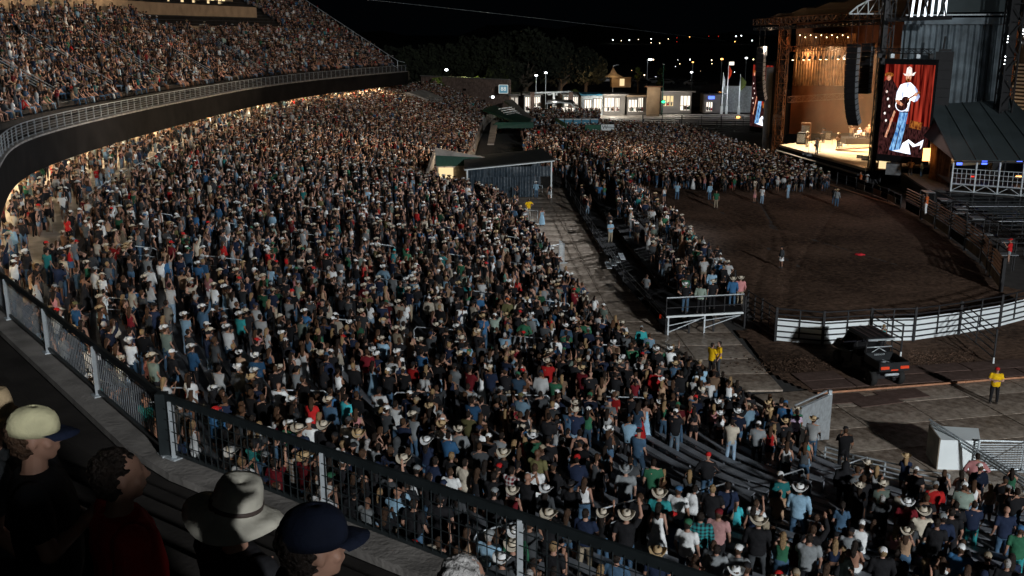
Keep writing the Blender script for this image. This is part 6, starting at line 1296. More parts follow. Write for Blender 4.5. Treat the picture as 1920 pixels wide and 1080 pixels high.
n = len(prof); vs = [(x, -.85, z) for x, z in prof] + [(x, .85, z) for x, z in prof]; car_b.add(vs, [tuple(range(n)), tuple(range(2 * n - 1, n - 1, -1))] + [(i, n + i, n + (i + 1) % n, (i + 1) % n) for i in range(n)])
gl = MB(); gl.add([(-1.25, -.87, 1.0), (-.75, -.87, 1.38), (.65, -.87, 1.4), (1.2, -.87, 1.0)], [(0, 1, 2, 3)]); wl = MB().tube((0, -.9, .33), (0, -.65, .33), .33, 12); 
cars = []
for i, (px, py, Z, m_) in enumerate([(1108, 152, 300, 0), (1122, 153, 296, 1), (1136, 154, 300, 0), (1178, 158, 290, 1), (1192, 157, 292, 0), (1206, 158, 290, 1), (1222, 157, 295, 0), (1250, 158, 292, 0), (1264, 157, 296, 1), (1280, 158, 291, 1), (1296, 160, 285, 0), (1312, 160, 284, 1)]):
    q = P(px, py, Z); t = thing('parked_car', '%s car in the dim parking lot, %s from the left in its row' % (('pale', 'dark')[m_], ordn(i + 1)), 'car', (q.x, q.y, max(0, q.z)), R.uniform(-.2, .2), 'cars in the far parking lot'); link('body', car_b.mesh('body', ('car_white', 'car_dark')[m_]), t); link('window', gl.mesh('window', 'glass_dark'), t)
    for x in (-1.35, 1.4): w = link('wheel', wl.mesh('wheel', 'tyre'), t); w.location.x = x
lot = MB(); lot.quad((-60, 232, .06), (160, 232, .06), (200, 420, 3.5), (-80, 420, 3.5)); lot.build('parking_lot', 'asphalt', kind='structure')
hl = MB(); n = 60; hv = []
for k in range(n + 1): x = -1800 + 3900 * k / n; hv += [(x, 1500 + 80 * math.sin(k), -5), (x, 1900, 20 + 12 * math.sin(k * .7) + 10 * math.sin(k * 1.9)), (x, 2300, -5)]
hl.add(hv, [(3 * k + j, 3 * k + 3 + j, 3 * k + 4 + j, 3 * k + 1 + j) for k in range(n) for j in (0, 1)]); hl.build('hills', 'grass', kind='structure')
names = []
for i, (px, py, m_) in enumerate([(1149, 75, 0), (1149, 82, 1), (1165, 76, 1), (1180, 75, 0), (1197, 74, 1), (1221, 73, 0), (1221, 80, 1), (1237, 81, 1), (1253, 73, 1), (1269, 71, 2), (1269, 78, 2), (1293, 69, 3), (1329, 68, 2), (1347, 68, 2), (1380, 68, 0), (1390, 67, 0), (1410, 76, 0), (1378, 78, 3)]):
    q = P(px, py, 1450); t = thing('hill_light', 'tiny %s light on the dark horizon, %s from the left in the row' % (('white', 'yellowish', 'reddish', 'orange')[m_], ordn(i + 1)), 'light', q, group='lights on the far hillside'); MB().ball((0, 0, 0), .7 if m_ in (0, 3) else .45, 6, 4).build('bulb', ('lamp_white', 'lamp_warm', 'lamp_red', 'lamp_orange')[m_], t)
dl = MB(); dl2 = MB(); dl3 = MB()
for k in range(150):
    px = R.uniform(1088, 1420); py = R.gauss(146, 6) if R.random() < .6 else R.uniform(110, 160); Z = R.uniform(330, 520); q = P(px, py, Z)
    (dl if k % 3 == 0 else dl2).ball(q, R.choice([.08, .12, .22]) * Z / 400, 5, 3)
for k in range(24): q = P(R.uniform(800, 860), R.uniform(103, 132), 300); dl3.ball(q, .16, 5, 3)
dl.build('town_lights', 'lamp_white', kind='stuff', label='scatter of tiny white town lights beyond the plaza', cat='lights'); dl2.build('town_lights', 'lamp_warm', kind='stuff', label='scatter of tiny warm town lights beyond the plaza', cat='lights'); dl3.build('town_lights', 'logo_yellow', kind='stuff', label='cluster of dim yellow lights seen through the trees', cat='lights')
for i, (px, py, m_) in enumerate([(1286, 161, 'lamp_red'), (1302, 161, 'lamp_green'), (1244, 191, 'lamp_green'), (1384, 220, 'lamp_orange'), (848, 100, 'lamp_white'), (837, 131, 'lamp_white')]):
    q = P(px, py, (300, 300, 207, 200, 300, 250)[i]); t = thing('signal_light', ['red traffic light beyond the snack building', 'green traffic light beyond the snack building', 'green exit light beside the green lamp post', 'orange lamp low behind the stage wing fence', 'white lamp glimpsed above the trees', 'small white lamp among the dark trees'][i], 'light', q); MB().ball((0, 0, 0), .28, 6, 4, (1.5, 1, 1)).build('bulb', m_, t); MB().box((0, .4, 0), (.9, .2, .7)).build('housing', 'black_steel', t)
wr = MB(); pts = [P(640 + 80 * k, -6 + 9.2 * k + .25 * k * (9 - k) * -.4, 150 + 12 * k) for k in range(10)]; wr.pipe(pts, .028, 4); wr.build('overhead_cable', 'galvanised', label='thin cable sloping across the black sky above the trees', cat='cable')

# ------------------------------------------------------------------ placing people
STG = np.array([40.0, 128.0])
def face(x, y, j=.22): return math.atan2(STG[1] - y, STG[0] - x) - PI / 2 + R.uniform(-j, j)
seats = []
for r in range(0, NR):
    L = rowline(r + .25); cum = np.r_[0, np.cumsum(np.linalg.norm(np.diff(L, axis=0), axis=1))]
    ais = [np.interp(a, np.arange(361), cum) for a in AIS]; s_ = .3
    while s_ < cum[-1]:
        s_ += R.uniform(.50, .70)
        if min(abs(s_ - a) for a in ais) < .62: continue
        i = float(np.interp(s_, cum, np.arange(361))); k = int(min(i, 359.99)); p = L[k] * (1 - i + k) + L[k + 1] * (i - k)
        if TUN(p[0], p[1]) or (r >= SEATR and i >= ISW): continue
        z = rowz(r); px, py, Z = proj(p[0], p[1], z + 1.62)
        if r == 0 and iG0 - 3 < i < iG1 + 2: continue
        if Z < 10 or px < -50 or px > 1980 or py > 1120 or py < 60: continue
        seats.append([r, i, p[0], p[1], z, float(px), float(py), float(Z), None])
SA = np.array([[s_[5], s_[6]] for s_ in seats])
print('seats', len(seats))
# people picked out from the photograph: head position, sex, top, colour, bottom, colour, hair, hair colour, hat, hat colour, pose
def D(px, py, s_): return (px, py, s_.split())
MAN = []
def rows(bx_, by_, k, txt):
    for ln in txt.strip().split('\n'):
        a = ln.split(); MAN.append((bx_ + float(a[0]) / k, by_ + float(a[1]) / k, a[2:]))
rows(1280, 720, 3, """165 8 m tee white jeans denim short dark - - folded
90 50 m tee navy jeans denim short dark cap red folded
15 90 f tank red jeans denim long_hair brown - - relaxed
305 5 m tee black jeans denim short dark - - folded
410 0 m tee black jeans lightdenim short dark cap black folded
468 10 f tank tan shorts white long_hair brown - - relaxed
268 195 m long cream jeans lightdenim short dark - - phone
392 240 m tee grey jeans black short dark cap white relaxed
322 185 f tank teal jeans black long_hair dark - - folded
450 225 f tank red shorts denim long_hair brown - - relaxed
512 210 f tee black shorts lightdenim long_hair blonde - - phone
555 120 m tee blue jeans black short brown cap blue relaxed
605 95 m tee black jeans black short dark - - relaxed
642 145 f tee lilac jeans black bun dark - - relaxed
700 130 m tee white jeans denim short brown cowboy_hat straw relaxed
635 300 f tank white jeans denim long_hair brown - - relaxed
740 305 f tank teal skirt lightdenim long_hair dark - - relaxed
828 425 m hoodie black jeans black short dark - - relaxed
990 370 f crop white skirt lightdenim long_hair blonde cowboy_hat cream relaxed
1130 430 f tank white skirt denim long_hair blonde - - folded
1257 435 m tee black jeans denim short brown cap white relaxed
1415 480 f tank black jeans lightdenim long_hair brown - - relaxed
1520 490 f tank white jeans denim long_hair dark - - folded
1650 535 f crop white jeans lightdenim long_hair brown - - relaxed
1685 375 m long pink jeans black short dark - - hips
1790 430 f tank green shorts white long_hair dark - - phone
1785 555 f crop tan shorts denim long_hair blonde - - relaxed
1872 575 m tee grey jeans lightdenim short brown cap grey relaxed
1460 615 m long red jeans black short brown cap grey folded
1665 670 m tee navy jeans teal short dark - - relaxed
325 555 f long turquoise jeans black long_hair brown - - seated
455 570 m tee white jeans khaki short brown - - seated
190 500 m tee navy jeans khaki short dark - - relaxed
75 580 f tee white jeans black bun dark - - relaxed
625 545 m tee tan jeans black bald brown - - seated
745 560 f long black jeans lightdenim long_hair dark - - seated
1025 660 m tee white jeans denim short brown cap white seated
1110 690 f tee black jeans denim long_hair brown - - seated
150 680 m tee dustypink jeans black short brown cap maroon relaxed
35 765 m tee white jeans denim short dark cap green relaxed
120 745 m long teal jeans denim short dark - - relaxed
308 805 m tee grey jeans black short brown cap white seated
555 745 f tee lightblue jeans black long_hair brown - - seated
480 720 f tee brown jeans black long_hair brown cowboy_hat brown seated
830 760 f tee black jeans black bun dark - - seated
935 765 f long sage skirt khaki long_hair blonde - - seated
660 740 f long maroon jeans black long_hair brown - - seated
545 915 m tee black jeans black short dark cap red seated
680 965 m tee black jeans denim bald brown - - seated
55 910 m tee black jeans black short dark - - seated
1250 855 m tee black jeans black short dark - - seated
1395 895 f tee navy jeans black pony blonde - - seated
1625 890 m tee blue jeans denim short brown cap white seated
1750 915 m tee black jeans black short brown cap khaki seated
1888 795 m tee green jeans teal short brown cap blue relaxed""")
rows(640, 720, 3, """35 40 m tee turquoise jeans black short dark - - relaxed
195 50 m tee white jeans denim short dark cap black folded
248 128 m tee charcoal jeans black short dark cap white folded
370 5 m tee navy jeans denim short brown cap white relaxed
480 0 m tee black jeans black short dark - - relaxed
730 -10 m long white jeans black short dark - - relaxed
920 -5 f tank black shorts lightdenim long_hair brown - - relaxed
985 40 m long lightblue jeans denim short brown cap olive phone
1200 62 m tee black jeans denim short dark cap white relaxed
1310 20 f tank white shorts lightdenim long_hair brown - - relaxed
1412 40 f crop white shorts denim long_hair brown - - relaxed
1665 85 f tank red dress red long_hair dark - - relaxed
1790 95 f tank lightblue dress lightblue bun dark - - hips
1475 200 m long white jeans black short brown cap white seated
65 240 m tee white jeans black short dark cap charcoal relaxed
120 300 f tee white jeans black long_hair grey - - phone
550 270 m tee white jeans denim short brown cowboy_hat straw relaxed
712 295 m long grey jeans denim short dark cowboy_hat cream folded
790 190 f long khaki jeans black long_hair brown - - relaxed
890 250 m tee grey jeans charcoal short dark - - relaxed
1012 305 f tank red jeans black long_hair blonde cap blue relaxed
1140 255 m tee black jeans black short dark cowboy_hat cream relaxed
1240 285 m tee charcoal jeans lightdenim short brown cap white seated
1300 255 f tee white jeans black long_hair blonde - - seated
1410 250 m tank black jeans black short dark - - relaxed
1180 330 m tee black jeans denim short dark cap black relaxed
390 430 m long black jeans black short dark cowboy_hat cream relaxed
600 690 m tee black jeans charcoal short dark cap black relaxed
740 810 f tank tan jeans black long_hair brown - - relaxed
1185 695 m long black jeans black short dark cowboy_hat cream relaxed
1530 620 f tank black jeans denim long_hair dark cowboy_hat cream cheer
1600 735 m tee black jeans denim short brown cowboy_hat cream cheer
1420 600 f tank white jeans denim long_hair brown - - relaxed
1715 625 m tee black jeans black short brown - - relaxed
1700 560 m tee teal jeans denim short brown cowboy_hat cream relaxed
1600 470 m tee grey jeans denim short grey cowboy_hat grey relaxed
1900 545 m tee white jeans denim short brown cap blue relaxed
1010 915 m tee charcoal jeans denim short dark cowboy_hat cream relaxed
1240 905 m tee black jeans black short blonde - - drink
1785 480 m tee green jeans black short dark - - relaxed""")
rows(0, 360, 3, """1470 1030 m long black jeans black short brown cowboy_hat white relaxed
1132 625 m long denim jeans denim short brown cowboy_hat white cheer
1020 685 m tee lightblue jeans lightdenim short brown cowboy_hat white drink
880 775 m tee sage jeans denim short brown cowboy_hat white drink
1118 840 m long blue jeans black short brown cowboy_hat white folded
1285 790 m tee white jeans denim short dark cowboy_hat white drink
762 640 f tank maroon jeans black long_hair brown - - drink
1030 790 m tee charcoal jeans black short dark - - folded
1362 775 f tee dustypink jeans black long_hair brown - - phone
1458 615 m tee white jeans denim short brown cap navy folded
1545 495 m tee black jeans denim short dark cap black relaxed
1668 500 m tee sage jeans denim short brown cap grey relaxed
1790 515 f tank tan skirt charcoal long_hair brown - - hips
1650 825 m tee white jeans denim short brown cap navy seated
1540 890 m tee white jeans khaki short brown cowboy_hat cream seated
505 260 m tee cream jeans denim short brown cap brown drink
445 150 m tee grey jeans black short brown cap white relaxed
572 195 m tee black jeans black short brown cap white drink
803 145 m long grey jeans black short brown cap blue relaxed
812 365 m long grey jeans denim short dark cap grey drink
725 425 m long blue jeans blue short dark - - seated
880 240 f tank black skirt black long_hair dark cap white relaxed
985 525 m tee white jeans lightdenim short dark - - drink
1130 455 f long pink jeans white long_hair blonde - - relaxed
968 430 f tank pink jeans black long_hair dark - - drink
45 460 m long grey jeans denim short brown cowboy_hat straw relaxed
140 270 m tee black jeans denim short dark - - relaxed
30 215 m tee grey jeans denim short dark cowboy_hat cream relaxed
560 590 f long brown jeans black long_hair brown cowboy_hat cream relaxed
690 165 f tank khaki dress khaki long_hair brown - - relaxed
385 655 m tee blue jeans black short brown cap olive drink
1312 290 f tank grey shorts lightdenim long_hair brown - - relaxed
1195 260 f long red jeans black long_hair brown - - relaxed
1530 110 m long lightblue jeans khaki short brown cap white relaxed
1225 70 m long blue jeans khaki short brown - - folded
130 10 m long lightblue jeans denim short brown - - relaxed
210 0 f tee red jeans black long_hair brown - - relaxed""")
rows(640, 360, 3, """312 495 m tee teal jeans black short brown - - relaxed
540 385 m long tan jeans lightdenim short brown cap white folded
655 385 m tee green jeans denim short brown cap grey relaxed
730 400 m tee black jeans lightdenim short dark - - relaxed
817 435 f tank tan shorts lightdenim long_hair brown - - folded
885 425 f tank mint jeans black long_hair brown - - relaxed
985 480 f long red jeans black long_hair brown - - relaxed
212 535 f tank tan skirt denim long_hair blonde - - relaxed
375 610 f tee white jeans black long_hair dark - - relaxed
472 600 m long cream jeans black short brown cap white relaxed
582 605 m long cream jeans black short brown cowboy_hat cream relaxed
708 620 m tee white jeans lightdenim short dark - - drink
928 608 m long olive shorts green short brown cap orange relaxed
1103 675 m long lightblue jeans denim short brown cowboy_hat white hips
1155 665 f tank red jeans denim long_hair brown - - stretch
1250 755 m long denim jeans denim short brown cowboy_hat white relaxed
1380 735 m long green jeans black short brown - - relaxed
1465 640 m tee sage jeans denim short brown cap white relaxed
1495 665 m tee white jeans black short dark - - relaxed
1545 695 f long brown skirt denim long_hair blonde - - relaxed
1250 405 f tank white shorts lightdenim long_hair blonde - - relaxed
1345 570 m tee maroon jeans black short brown cap red drink
465 850 m tee black jeans black short dark cowboy_hat cream relaxed
300 755 m long khaki jeans black short brown cowboy_hat cream folded
112 668 m tee charcoal jeans black short brown cowboy_hat cream relaxed
95 495 m tee navy jeans black short brown cowboy_hat cream relaxed
170 760 f long orange jeans black long_hair brown - - relaxed
400 895 m tee blue jeans black short dark - - relaxed
375 980 m tee black jeans black short brown cap cream relaxed
1665 785 m long teal jeans black short brown cap grey relaxed
1810 850 m tee green jeans denim short dark - - relaxed
1410 860 f tank red jeans denim long_hair brown cap grey relaxed
1530 950 m tee black jeans black short brown cowboy_hat cream relaxed
1000 945 f crop white shorts denim long_hair dark - - stretch
1130 1000 m long white jeans black short brown cap navy relaxed
90 885 m long maroon jeans black short brown - - relaxed
385 100 m long red jeans black short brown - - relaxed
255 320 f long turquoise jeans black pony brown cap turquoise relaxed""")
def mk(d):
    sx, top, tc, bot, bc, hair, hcol, hat, hc, pose = d
    p = dict(sex=sx, top=top, tc=tc, bottom=bot, bc=bc, hair=hair, haircol=hcol, hat='none' if hat == '-' else hat, hc='black' if hc == '-' else hc, pose=pose, skin=R.choice(SKINS[:3] + SKINS[5:]), scale=R.uniform(.97, 1.04), wide=R.uniform(1.0, 1.12) if sx == 'm' else 1.0, tilt=.1)
    if pose == 'stretch' and sx == 'm': p['pose'] = 'relaxed'
    if (top, tc) in (('long', 'red'), ('long', 'green'), ('long', 'teal'), ('long', 'maroon')) and sx == 'm': p['pat'] = 'plaid_dark'
    if (top, tc) == ('long', 'white') and pose == 'seated': p['pat'] = 'plaid_dark'
    return p
for px, py, d in MAN:
    dist = np.hypot(SA[:, 0] - px, (SA[:, 1] - (py + 4))); o = np.argsort(dist)
    for k in o[:12]:
        if seats[k][8] is None:
            rr_, ii = seats[k][0], seats[k][1]
            seats[k][8] = mk(d)
            for q in range(max(0, k - 2), min(len(seats), k + 3)):
                if seats[q][8] is None and seats[q][0] == rr_ and abs(seats[q][5] - seats[k][5]) < 14: seats[q][8] = 'x'
            break
for s_ in seats:
    if s_[8] is not None: continue
    px, py, Z = s_[5], s_[6], s_[7]; f = .9 - .3 * max(0, mnoise.noise((s_[2] * .35, s_[3] * .35, 2)))
    if px > 1020 and py > 770: f = .42
    elif px < 420 and py > 430: f = .62
    elif py > 560: f = .86
    if 1180 < px < 1540 and 770 < py < 860: f = .12
    if px > 1560 and py < 900: f = .15
    if R.random() < f: s_[8] = rand_person('seated' if R.random() < (.3 if px > 1100 and py > 820 else .05) else None)
ppl = sorted([s_ for s_ in seats if isinstance(s_[8], dict)], key=lambda s_: s_[7])
vis = [s_ for s_ in ppl if -20 < s_[5] < 1940 and s_[6] < 1085]
NIND = 262
indiv = vis[:NIND]; ids = set(id(s_) for s_ in indiv)
TOPN = {'tee': 'tee', 'long': 'long-sleeved shirt', 'tank': 'tank top', 'crop': 'crop top', 'hoodie': 'hoodie'}
COLN = {'charcoal': 'dark grey', 'lightdenim': 'pale denim', 'lightblue': 'light blue', 'dustypink': 'dusty pink', 'straw': 'straw-coloured', 'turquoise': 'turquoise', 'navy': 'navy'}
def cn(c): return COLN.get(c, c)
POSEN = {'relaxed': 'arms down', 'folded': 'arms folded', 'phone': 'hands raised before the face', 'cheer': 'one arm raised', 'hips': 'hands on hips', 'shift': 'weight on one leg', 'seated': 'sitting', 'drink': 'left hand at the mouth', 'stretch': 'one arm stretched out'}
used = {}
def lab(p, row):
    who = 'man' if p['sex'] == 'm' else 'woman'; tc = cn(p['tc']); bc = cn(p['bc'])
    if p.get('pat'): tc += ' checked'
    if p['bottom'] == 'dress': a = '%s in long %s dress' % (who, bc)
    else: a = '%s in %s %s, %s %s' % (who, tc, TOPN[p['top']], bc, {'jeans': 'trousers'}.get(p['bottom'], p['bottom']))
    h = ('%s %s' % (cn(p['hc']), p['hat'].replace('_', ' '))) if p['hat'] != 'none' and p['top'] != 'hoodie' else {'bald': 'bald head', 'short': 'short %s hair' % p['haircol'], 'long_hair': 'long %s hair' % p['haircol'], 'bun': '%s hair bun' % p['haircol'], 'pony': '%s ponytail' % p['haircol']}[p['hair']] if p['top'] != 'hoodie' else 'hood up'
    def ok(s_): return s_ not in used and len(s_.replace(',', '').split()) <= 16
    c1 = a + ', ' + h
    for s_ in (c1, c1 + ', ' + POSEN[p['pose']], a + ', ' + h + ', %s row up' % ordn(row), a + ', ' + POSEN[p['pose']] + ', %s row up' % ordn(row)):
        if ok(s_): used[s_] = 1; return s_
    return None
for s_ in indiv:
    p = s_[8]; row = s_[0] + 1
    L_ = lab(p, row); tr = 0
    while L_ is None: 
        p['tc'] = R.choice(['grey', 'navy', 'cream', 'maroon', 'tan', 'green', 'sage', 'blue', 'charcoal']); L_ = lab(p, row); tr += 1
    x, y, z = s_[2], s_[3], s_[4]; rz = face(x, y)
    if p['pose'] == 'seated': t = tang(s_[0], s_[1]); rz = math.atan2(-t[0], t[1]) + R.uniform(-.2, .2); n_ = np.array([t[1], -t[0]]); b_ = rowpt(s_[0] + .5, s_[1]); x, y = b_[0], b_[1]; rz = math.atan2(n_[1], n_[0]) - PI / 2 + R.uniform(-.15, .25)
    build_person(p, (x, y, z), rz, L_, 'concertgoers standing and sitting in the near seats')
crowd = Crowd()
for s_ in ppl:
    if id(s_) in ids: continue
    crowd.put(s_[8], (s_[2] + R.uniform(-.3, .3), s_[3] + R.uniform(-.3, .3), s_[4]), face(s_[2], s_[3], .35), 1 if s_[7] < 55 else 2)
n0 = len(ppl) - len(indiv)
# upper deck, seated
for j in range(1, 25):
    d = 1.35 + UD * j; s_ = 0; i = 150.0
    while i < 418:
        k = int(i); p = DC[k] * (1 - i + k) + DC[min(k + 1, 419)] * (i - k) + DN[k] * (d + .25); i += R.uniform(.52, .74) / (dd[k] * (1 + d * .012) + 1e-6)
        y = DC[k][1]
        if 128 < y < 163 and d > 11.6: continue
        if 104 <= y <= 128 and d > 15.4: continue
        if 78 < y < 104 and d > 14.2: continue
        if R.random() > (.86 if y < 150 else .93): continue
        if any(abs(y - a) < .8 for a in (80, 92, 106, 120, 136)): continue
        px, py, Z = proj(p[0], p[1], ZD + UR * (j + 1) + 1)
        if px < -20 or py < -20: continue
        seat = R.random() < .7; q = rand_person('seated' if seat else None)
        if seat: crowd.put(q, (p[0], p[1], ZD + UR * (j + 1)), face(p[0], p[1], .3), 1 if Z < 70 else 2)
        else: crowd.put(q, (p[0], p[1], ZD + UR * (j + 1)), face(p[0], p[1], .3), 1 if Z < 70 else 2)
# concourse standees
for k in range(620):
    i = R.uniform(ISW + 2, 350); p = rowpt(SEATR, i); t = tang(SEATR, i); n_ = np.array([-t[1], t[0]]); p = p + n_ * R.uniform(.8, 7); crowd.put(rand_person(), (p[0], p[1], zc), face(p[0], p[1], 1.2), 2)
# floor crowd
FLC = [(13.4, 111.5), (19, 106.5), (29.6, 105.6), (35.0, 107.5), (35.8, 118), (33.4, 140), (31, 172), (9, 186), (6.5, 170), (9.0, 150), (10.2, 138), (12.0, 118)]
y = 105.0
while y < 187:
    x = 5 + R.uniform(0, .5)
    while x < 37:
        x += R.uniform(.5, .85)
        if inpoly(x, y, FLC) and R.random() < (.9 if y > 108 else .5) and not (y > 150 and x > 23 and R.random() < .3): crowd.put(rand_person(), (x + R.uniform(-.2, .2), y + R.uniform(-.2, .2), 0.02), face(x, y, .4), 2)
    y += .72
for k in range(420):      # people around the far ramp and the plaza
    y = R.uniform(186, 212); x = R.uniform(2, 16) + (y - 186) * .1
    crowd.put(rand_person(), (x, y, 0), R.uniform(-PI, PI), 2)
for k in range(520):
    y = R.uniform(117, 192); x = R.uniform(1.5 if y < 170 else -3, 8.5); crowd.put(rand_person(), (x, y, 0.02), face(x, y, .8), 2)
# spectator platform
for a0, a1_, z in tiers:
    for y10 in range(585, 1400, 8):
        y = y10 / 10; a_ = R.uniform(a0 + .03, a1_ - .03)
        for q in range(3 if a0 > .5 else 2 if a0 > .2 else 1):
            a_ = a0 + .04 + (a1_ - a0 - .08) * (q + R.random()) / (3 if a0 > .5 else 2 if a0 > .2 else 1)
            x0_ = np.interp(y, [p[1] for p in PX], [p[0] for p in PX]); x1_ = np.interp(y, [p[1] for p in PO], [p[0] for p in PO])
            pr = (.75 if a0 > .5 else .42 if a0 > .2 else .16) * (.6 if y < 66 else 1)
            if (y > 58.5 or (y > 57 and a_ < .9)) and R.random() < pr: crowd.put(rand_person('seated' if R.random() < .3 and a0 > .5 else None), (x0_ + (x1_ - x0_) * a_, y, z), face(x0_, y, .5), 1 if y < 66 else 2)
crowd.build('crowd', 'dense mass of concertgoers filling the stands, balcony and arena floor', 'crowd')
# ------------------------------------------------------------------ single people on the ground
def solo(px, py, z, d, label, rz, extra=None, scale=1.0):
    q = G(px, py, z); p = mk(d.split()); p['scale'] = scale
    if extra: p.update(extra)
    return build_person(p, (q.x, q.y, z + .02), rz, label)
Y_ = dict(wide=1.12)
solo(1862, 757, 0, 'm tee yellow jeans black short brown cap red front'.replace('front', 'folded'), 'security man in yellow shirt and red cap standing on concrete by the ground pole', 2.9)
solo(1333, 706, 0, 'm tee yellow jeans black short dark - - folded', 'usher in yellow shirt, left of the two talking on the near walkway', -1.0)
solo(1346, 703, 0, 'm tee yellow jeans charcoal short dark - - relaxed', 'usher in yellow shirt, right of the two talking on the near walkway', 1.6)
solo(963, 412, 0, 'm tee yellow jeans khaki short dark - - relaxed', 'usher in yellow leaning by the front wall near the crowd barrier', -.6)
solo(991, 408, 0, 'm tee yellow jeans khaki short brown - - hips', 'usher in yellow standing right behind the small crowd barrier', .4)
solo(1016, 424, 0, 'f tank lightblue dress lightblue pony brown - - relaxed', 'woman in pale blue dress walking down the dark walkway', .3)
solo(970, 378, 0, 'f tank charcoal shorts black long_hair brown - - phone', 'woman in dark clothes standing before the barriers of the black tent', 2.0)
solo(1005, 372, 0, 'm long lightblue jeans denim short brown cowboy_hat white relaxed', 'man in pale blue shirt and white cowboy hat beside the black tent', -.5)
solo(1030, 375, 0, 'f tank black skirt grey long_hair dark - - relaxed', 'woman in black top and grey skirt at the right post of the tent', .5)
solo(1144, 456, .75, 'm tee lightblue jeans khaki short brown cap white folded', 'man in pale blue polo and tan trousers alone on the platform steps', -2.6)
solo(1464, 503, 0, 'f long charcoal skirt white long_hair dark cap black shift'.replace('shift', 'relaxed'), 'woman in dark top and white skirt walking alone across the arena dirt', 1.9)
solo(1342, 391, 0, 'm tee green jeans khaki short dark - - relaxed', 'man in dark green shirt and khaki trousers apart from the floor crowd', 2.8)
solo(1330, 376, 0, 'm long lightblue jeans denim short brown - - relaxed', 'man in blue shirt just left of the man in dark green', .5)
solo(1414, 381, 0, 'f tank dustypink skirt pink long_hair blonde - - stretch', 'woman in pink skirt holding out an arm at the floor crowd edge', -1.2)
solo(1428, 383, 0, 'm tee white jeans lightdenim short brown cap white relaxed', 'man in white tee walking beside the woman in pink skirt', -1.0)
solo(1477, 373, 0, 'm tee lightblue jeans lightdenim short brown - - relaxed', 'man in light blue jeans bending at the arena crowd edge', .8)
solo(1568, 388, 0, 'm long grey jeans denim short brown cowboy_hat straw relaxed', 'man in grey shirt and straw hat at the end of the banner fence', -.9)
solo(1563, 384, 0, 'm tee black jeans denim short dark - - relaxed', 'man in black tee beside the straw hat man at the banner fence', -.2)
solo(1269, 375, 0, 'm tee lightblue jeans denim short dark - - folded', 'man in pale blue tee standing at the left front of the floor crowd', -.4)
solo(1245, 380, 0, 'f tank white shorts denim long_hair blonde - - relaxed', 'blonde woman in white top at the left front of the floor crowd', .4)
solo(1890, 495, 1.3, 'm tee red shorts grey short brown cap red drink', 'man in red shirt and grey shorts standing on the chute platform', 1.1)
solo(1735, 402, 2.2, 'm tee orange jeans white short brown - - relaxed', 'worker in orange shirt among the catwalks of the far chutes', 1.0)
solo(1612, 352, 0, 'm tee orange jeans black short brown - - relaxed', 'worker in orange vest at the foot of the near stage tower', 1.5)
solo(1624, 358, 0, 'm tee grey jeans black short brown cowboy_hat white relaxed', 'man in white cowboy hat behind the banner fence by the tower', 1.0)
solo(1706, 330, 1.97, 'm tee tan jeans charcoal short brown - - hips', 'stagehand in tan shirt on the side stage below the video screen', -.6)
solo(1727, 332, 1.97, 'm tee lightblue jeans denim short brown - - folded', 'stagehand in light blue shirt on the side stage beside another', .8)
for i, (px, py, d) in enumerate([(1284, 586, 'm tee black jeans denim short brown cowboy_hat white hips'), (1312, 588, 'm long sage jeans black short dark - - relaxed'), (1333, 560, 'm long lightblue jeans denim short brown - - relaxed'), (1372, 575, 'm long blue jeans denim short brown cowboy_hat cream relaxed'), (1386, 573, 'm long pink jeans khaki short brown cowboy_hat cream relaxed'), (1334, 580, 'm tee black jeans black short dark cowboy_hat cream relaxed')]):
    solo(px, py, 1.08, d, ['man in black tee and white hat, hands on hips, at platform end', 'man in pale green shirt beside the hatted man in black on platform', 'man in pale blue shirt standing at the platform end behind others', 'man in blue shirt and cream hat at the outer platform corner', 'man in pink shirt and cream hat leaning at the outer platform corner', 'man in black tee and cream hat in the middle of platform end'][i], -.5 + .1 * i)
q = G(1660, 690, .5); p = mk('f tank teal jeans black pony blonde - - relaxed'.split()); build_person(p, (19.9, 51.2, .05), .4, 'blonde woman in teal top standing beyond the utility cart at the fence')
# band
for i, (px, py, d, rz, lb) in enumerate([(1531, 289, 'm tee white jeans lightdenim short brown cowboy_hat white drink', 2.0, 'singer in white shirt, pale jeans and white cowboy hat at the stage front'),
    (1513, 275, 'm long tan jeans white short brown cowboy_hat cream folded', 2.0, 'guitarist in tan with cream hat at the far side of the stage'), (1543, 268, 'm long black jeans black short dark cowboy_hat black folded', 2.1, 'dark clothed guitarist standing behind the singer'),
    (1571, 277, 'm long brown jeans black short dark cowboy_hat straw folded', 2.2, 'bass player in brown at the foot of the ramp'), (1594, 262, 'm tee cream jeans denim short brown cowboy_hat white cheer', 2.2, 'band member in cream shirt behind the ramp on stage'), (1610, 261, 'm tee white jeans black short brown cap white seated', 2.2, 'drummer in white sitting behind the drum kit'), (1627, 262, 'm tee tan jeans black short brown cap cream relaxed', 2.2, 'band member in tan right of the drum kit')]):
    q = G(px, py, 2.0 if i < 5 else 2.8); o = build_person(dict(mk(d.split()), scale=1.12), (q.x, q.y, 2.0 if i < 5 else 2.8), rz, lb)
    if i in (0, 2, 3):
        gt = thing('guitar', ['guitar held by the singer in white at the stage front', '', 'dark guitar held by the man behind the singer', 'bass guitar held by the player at the ramp'][i], 'guitar', (q.x, q.y, 2.0), rz)
        b_ = MB(); b_.ball((-.06, .24, 1.05), .2, 12, 8, (1, .25, .8)).ball((.12, .24, 1.12), .15, 12, 8, (1, .28, .85)); b_.build('body', 'wood_brown' if i != 2 else 'black_steel', gt, True); MB().bar((.2, .24, 1.15), (.78, .24, 1.38), .05, .03).build('neck', 'wood_brown', gt); MB().box((.82, .24, 1.4), (.16, .03, .08)).build('head', 'wood_brown', gt)
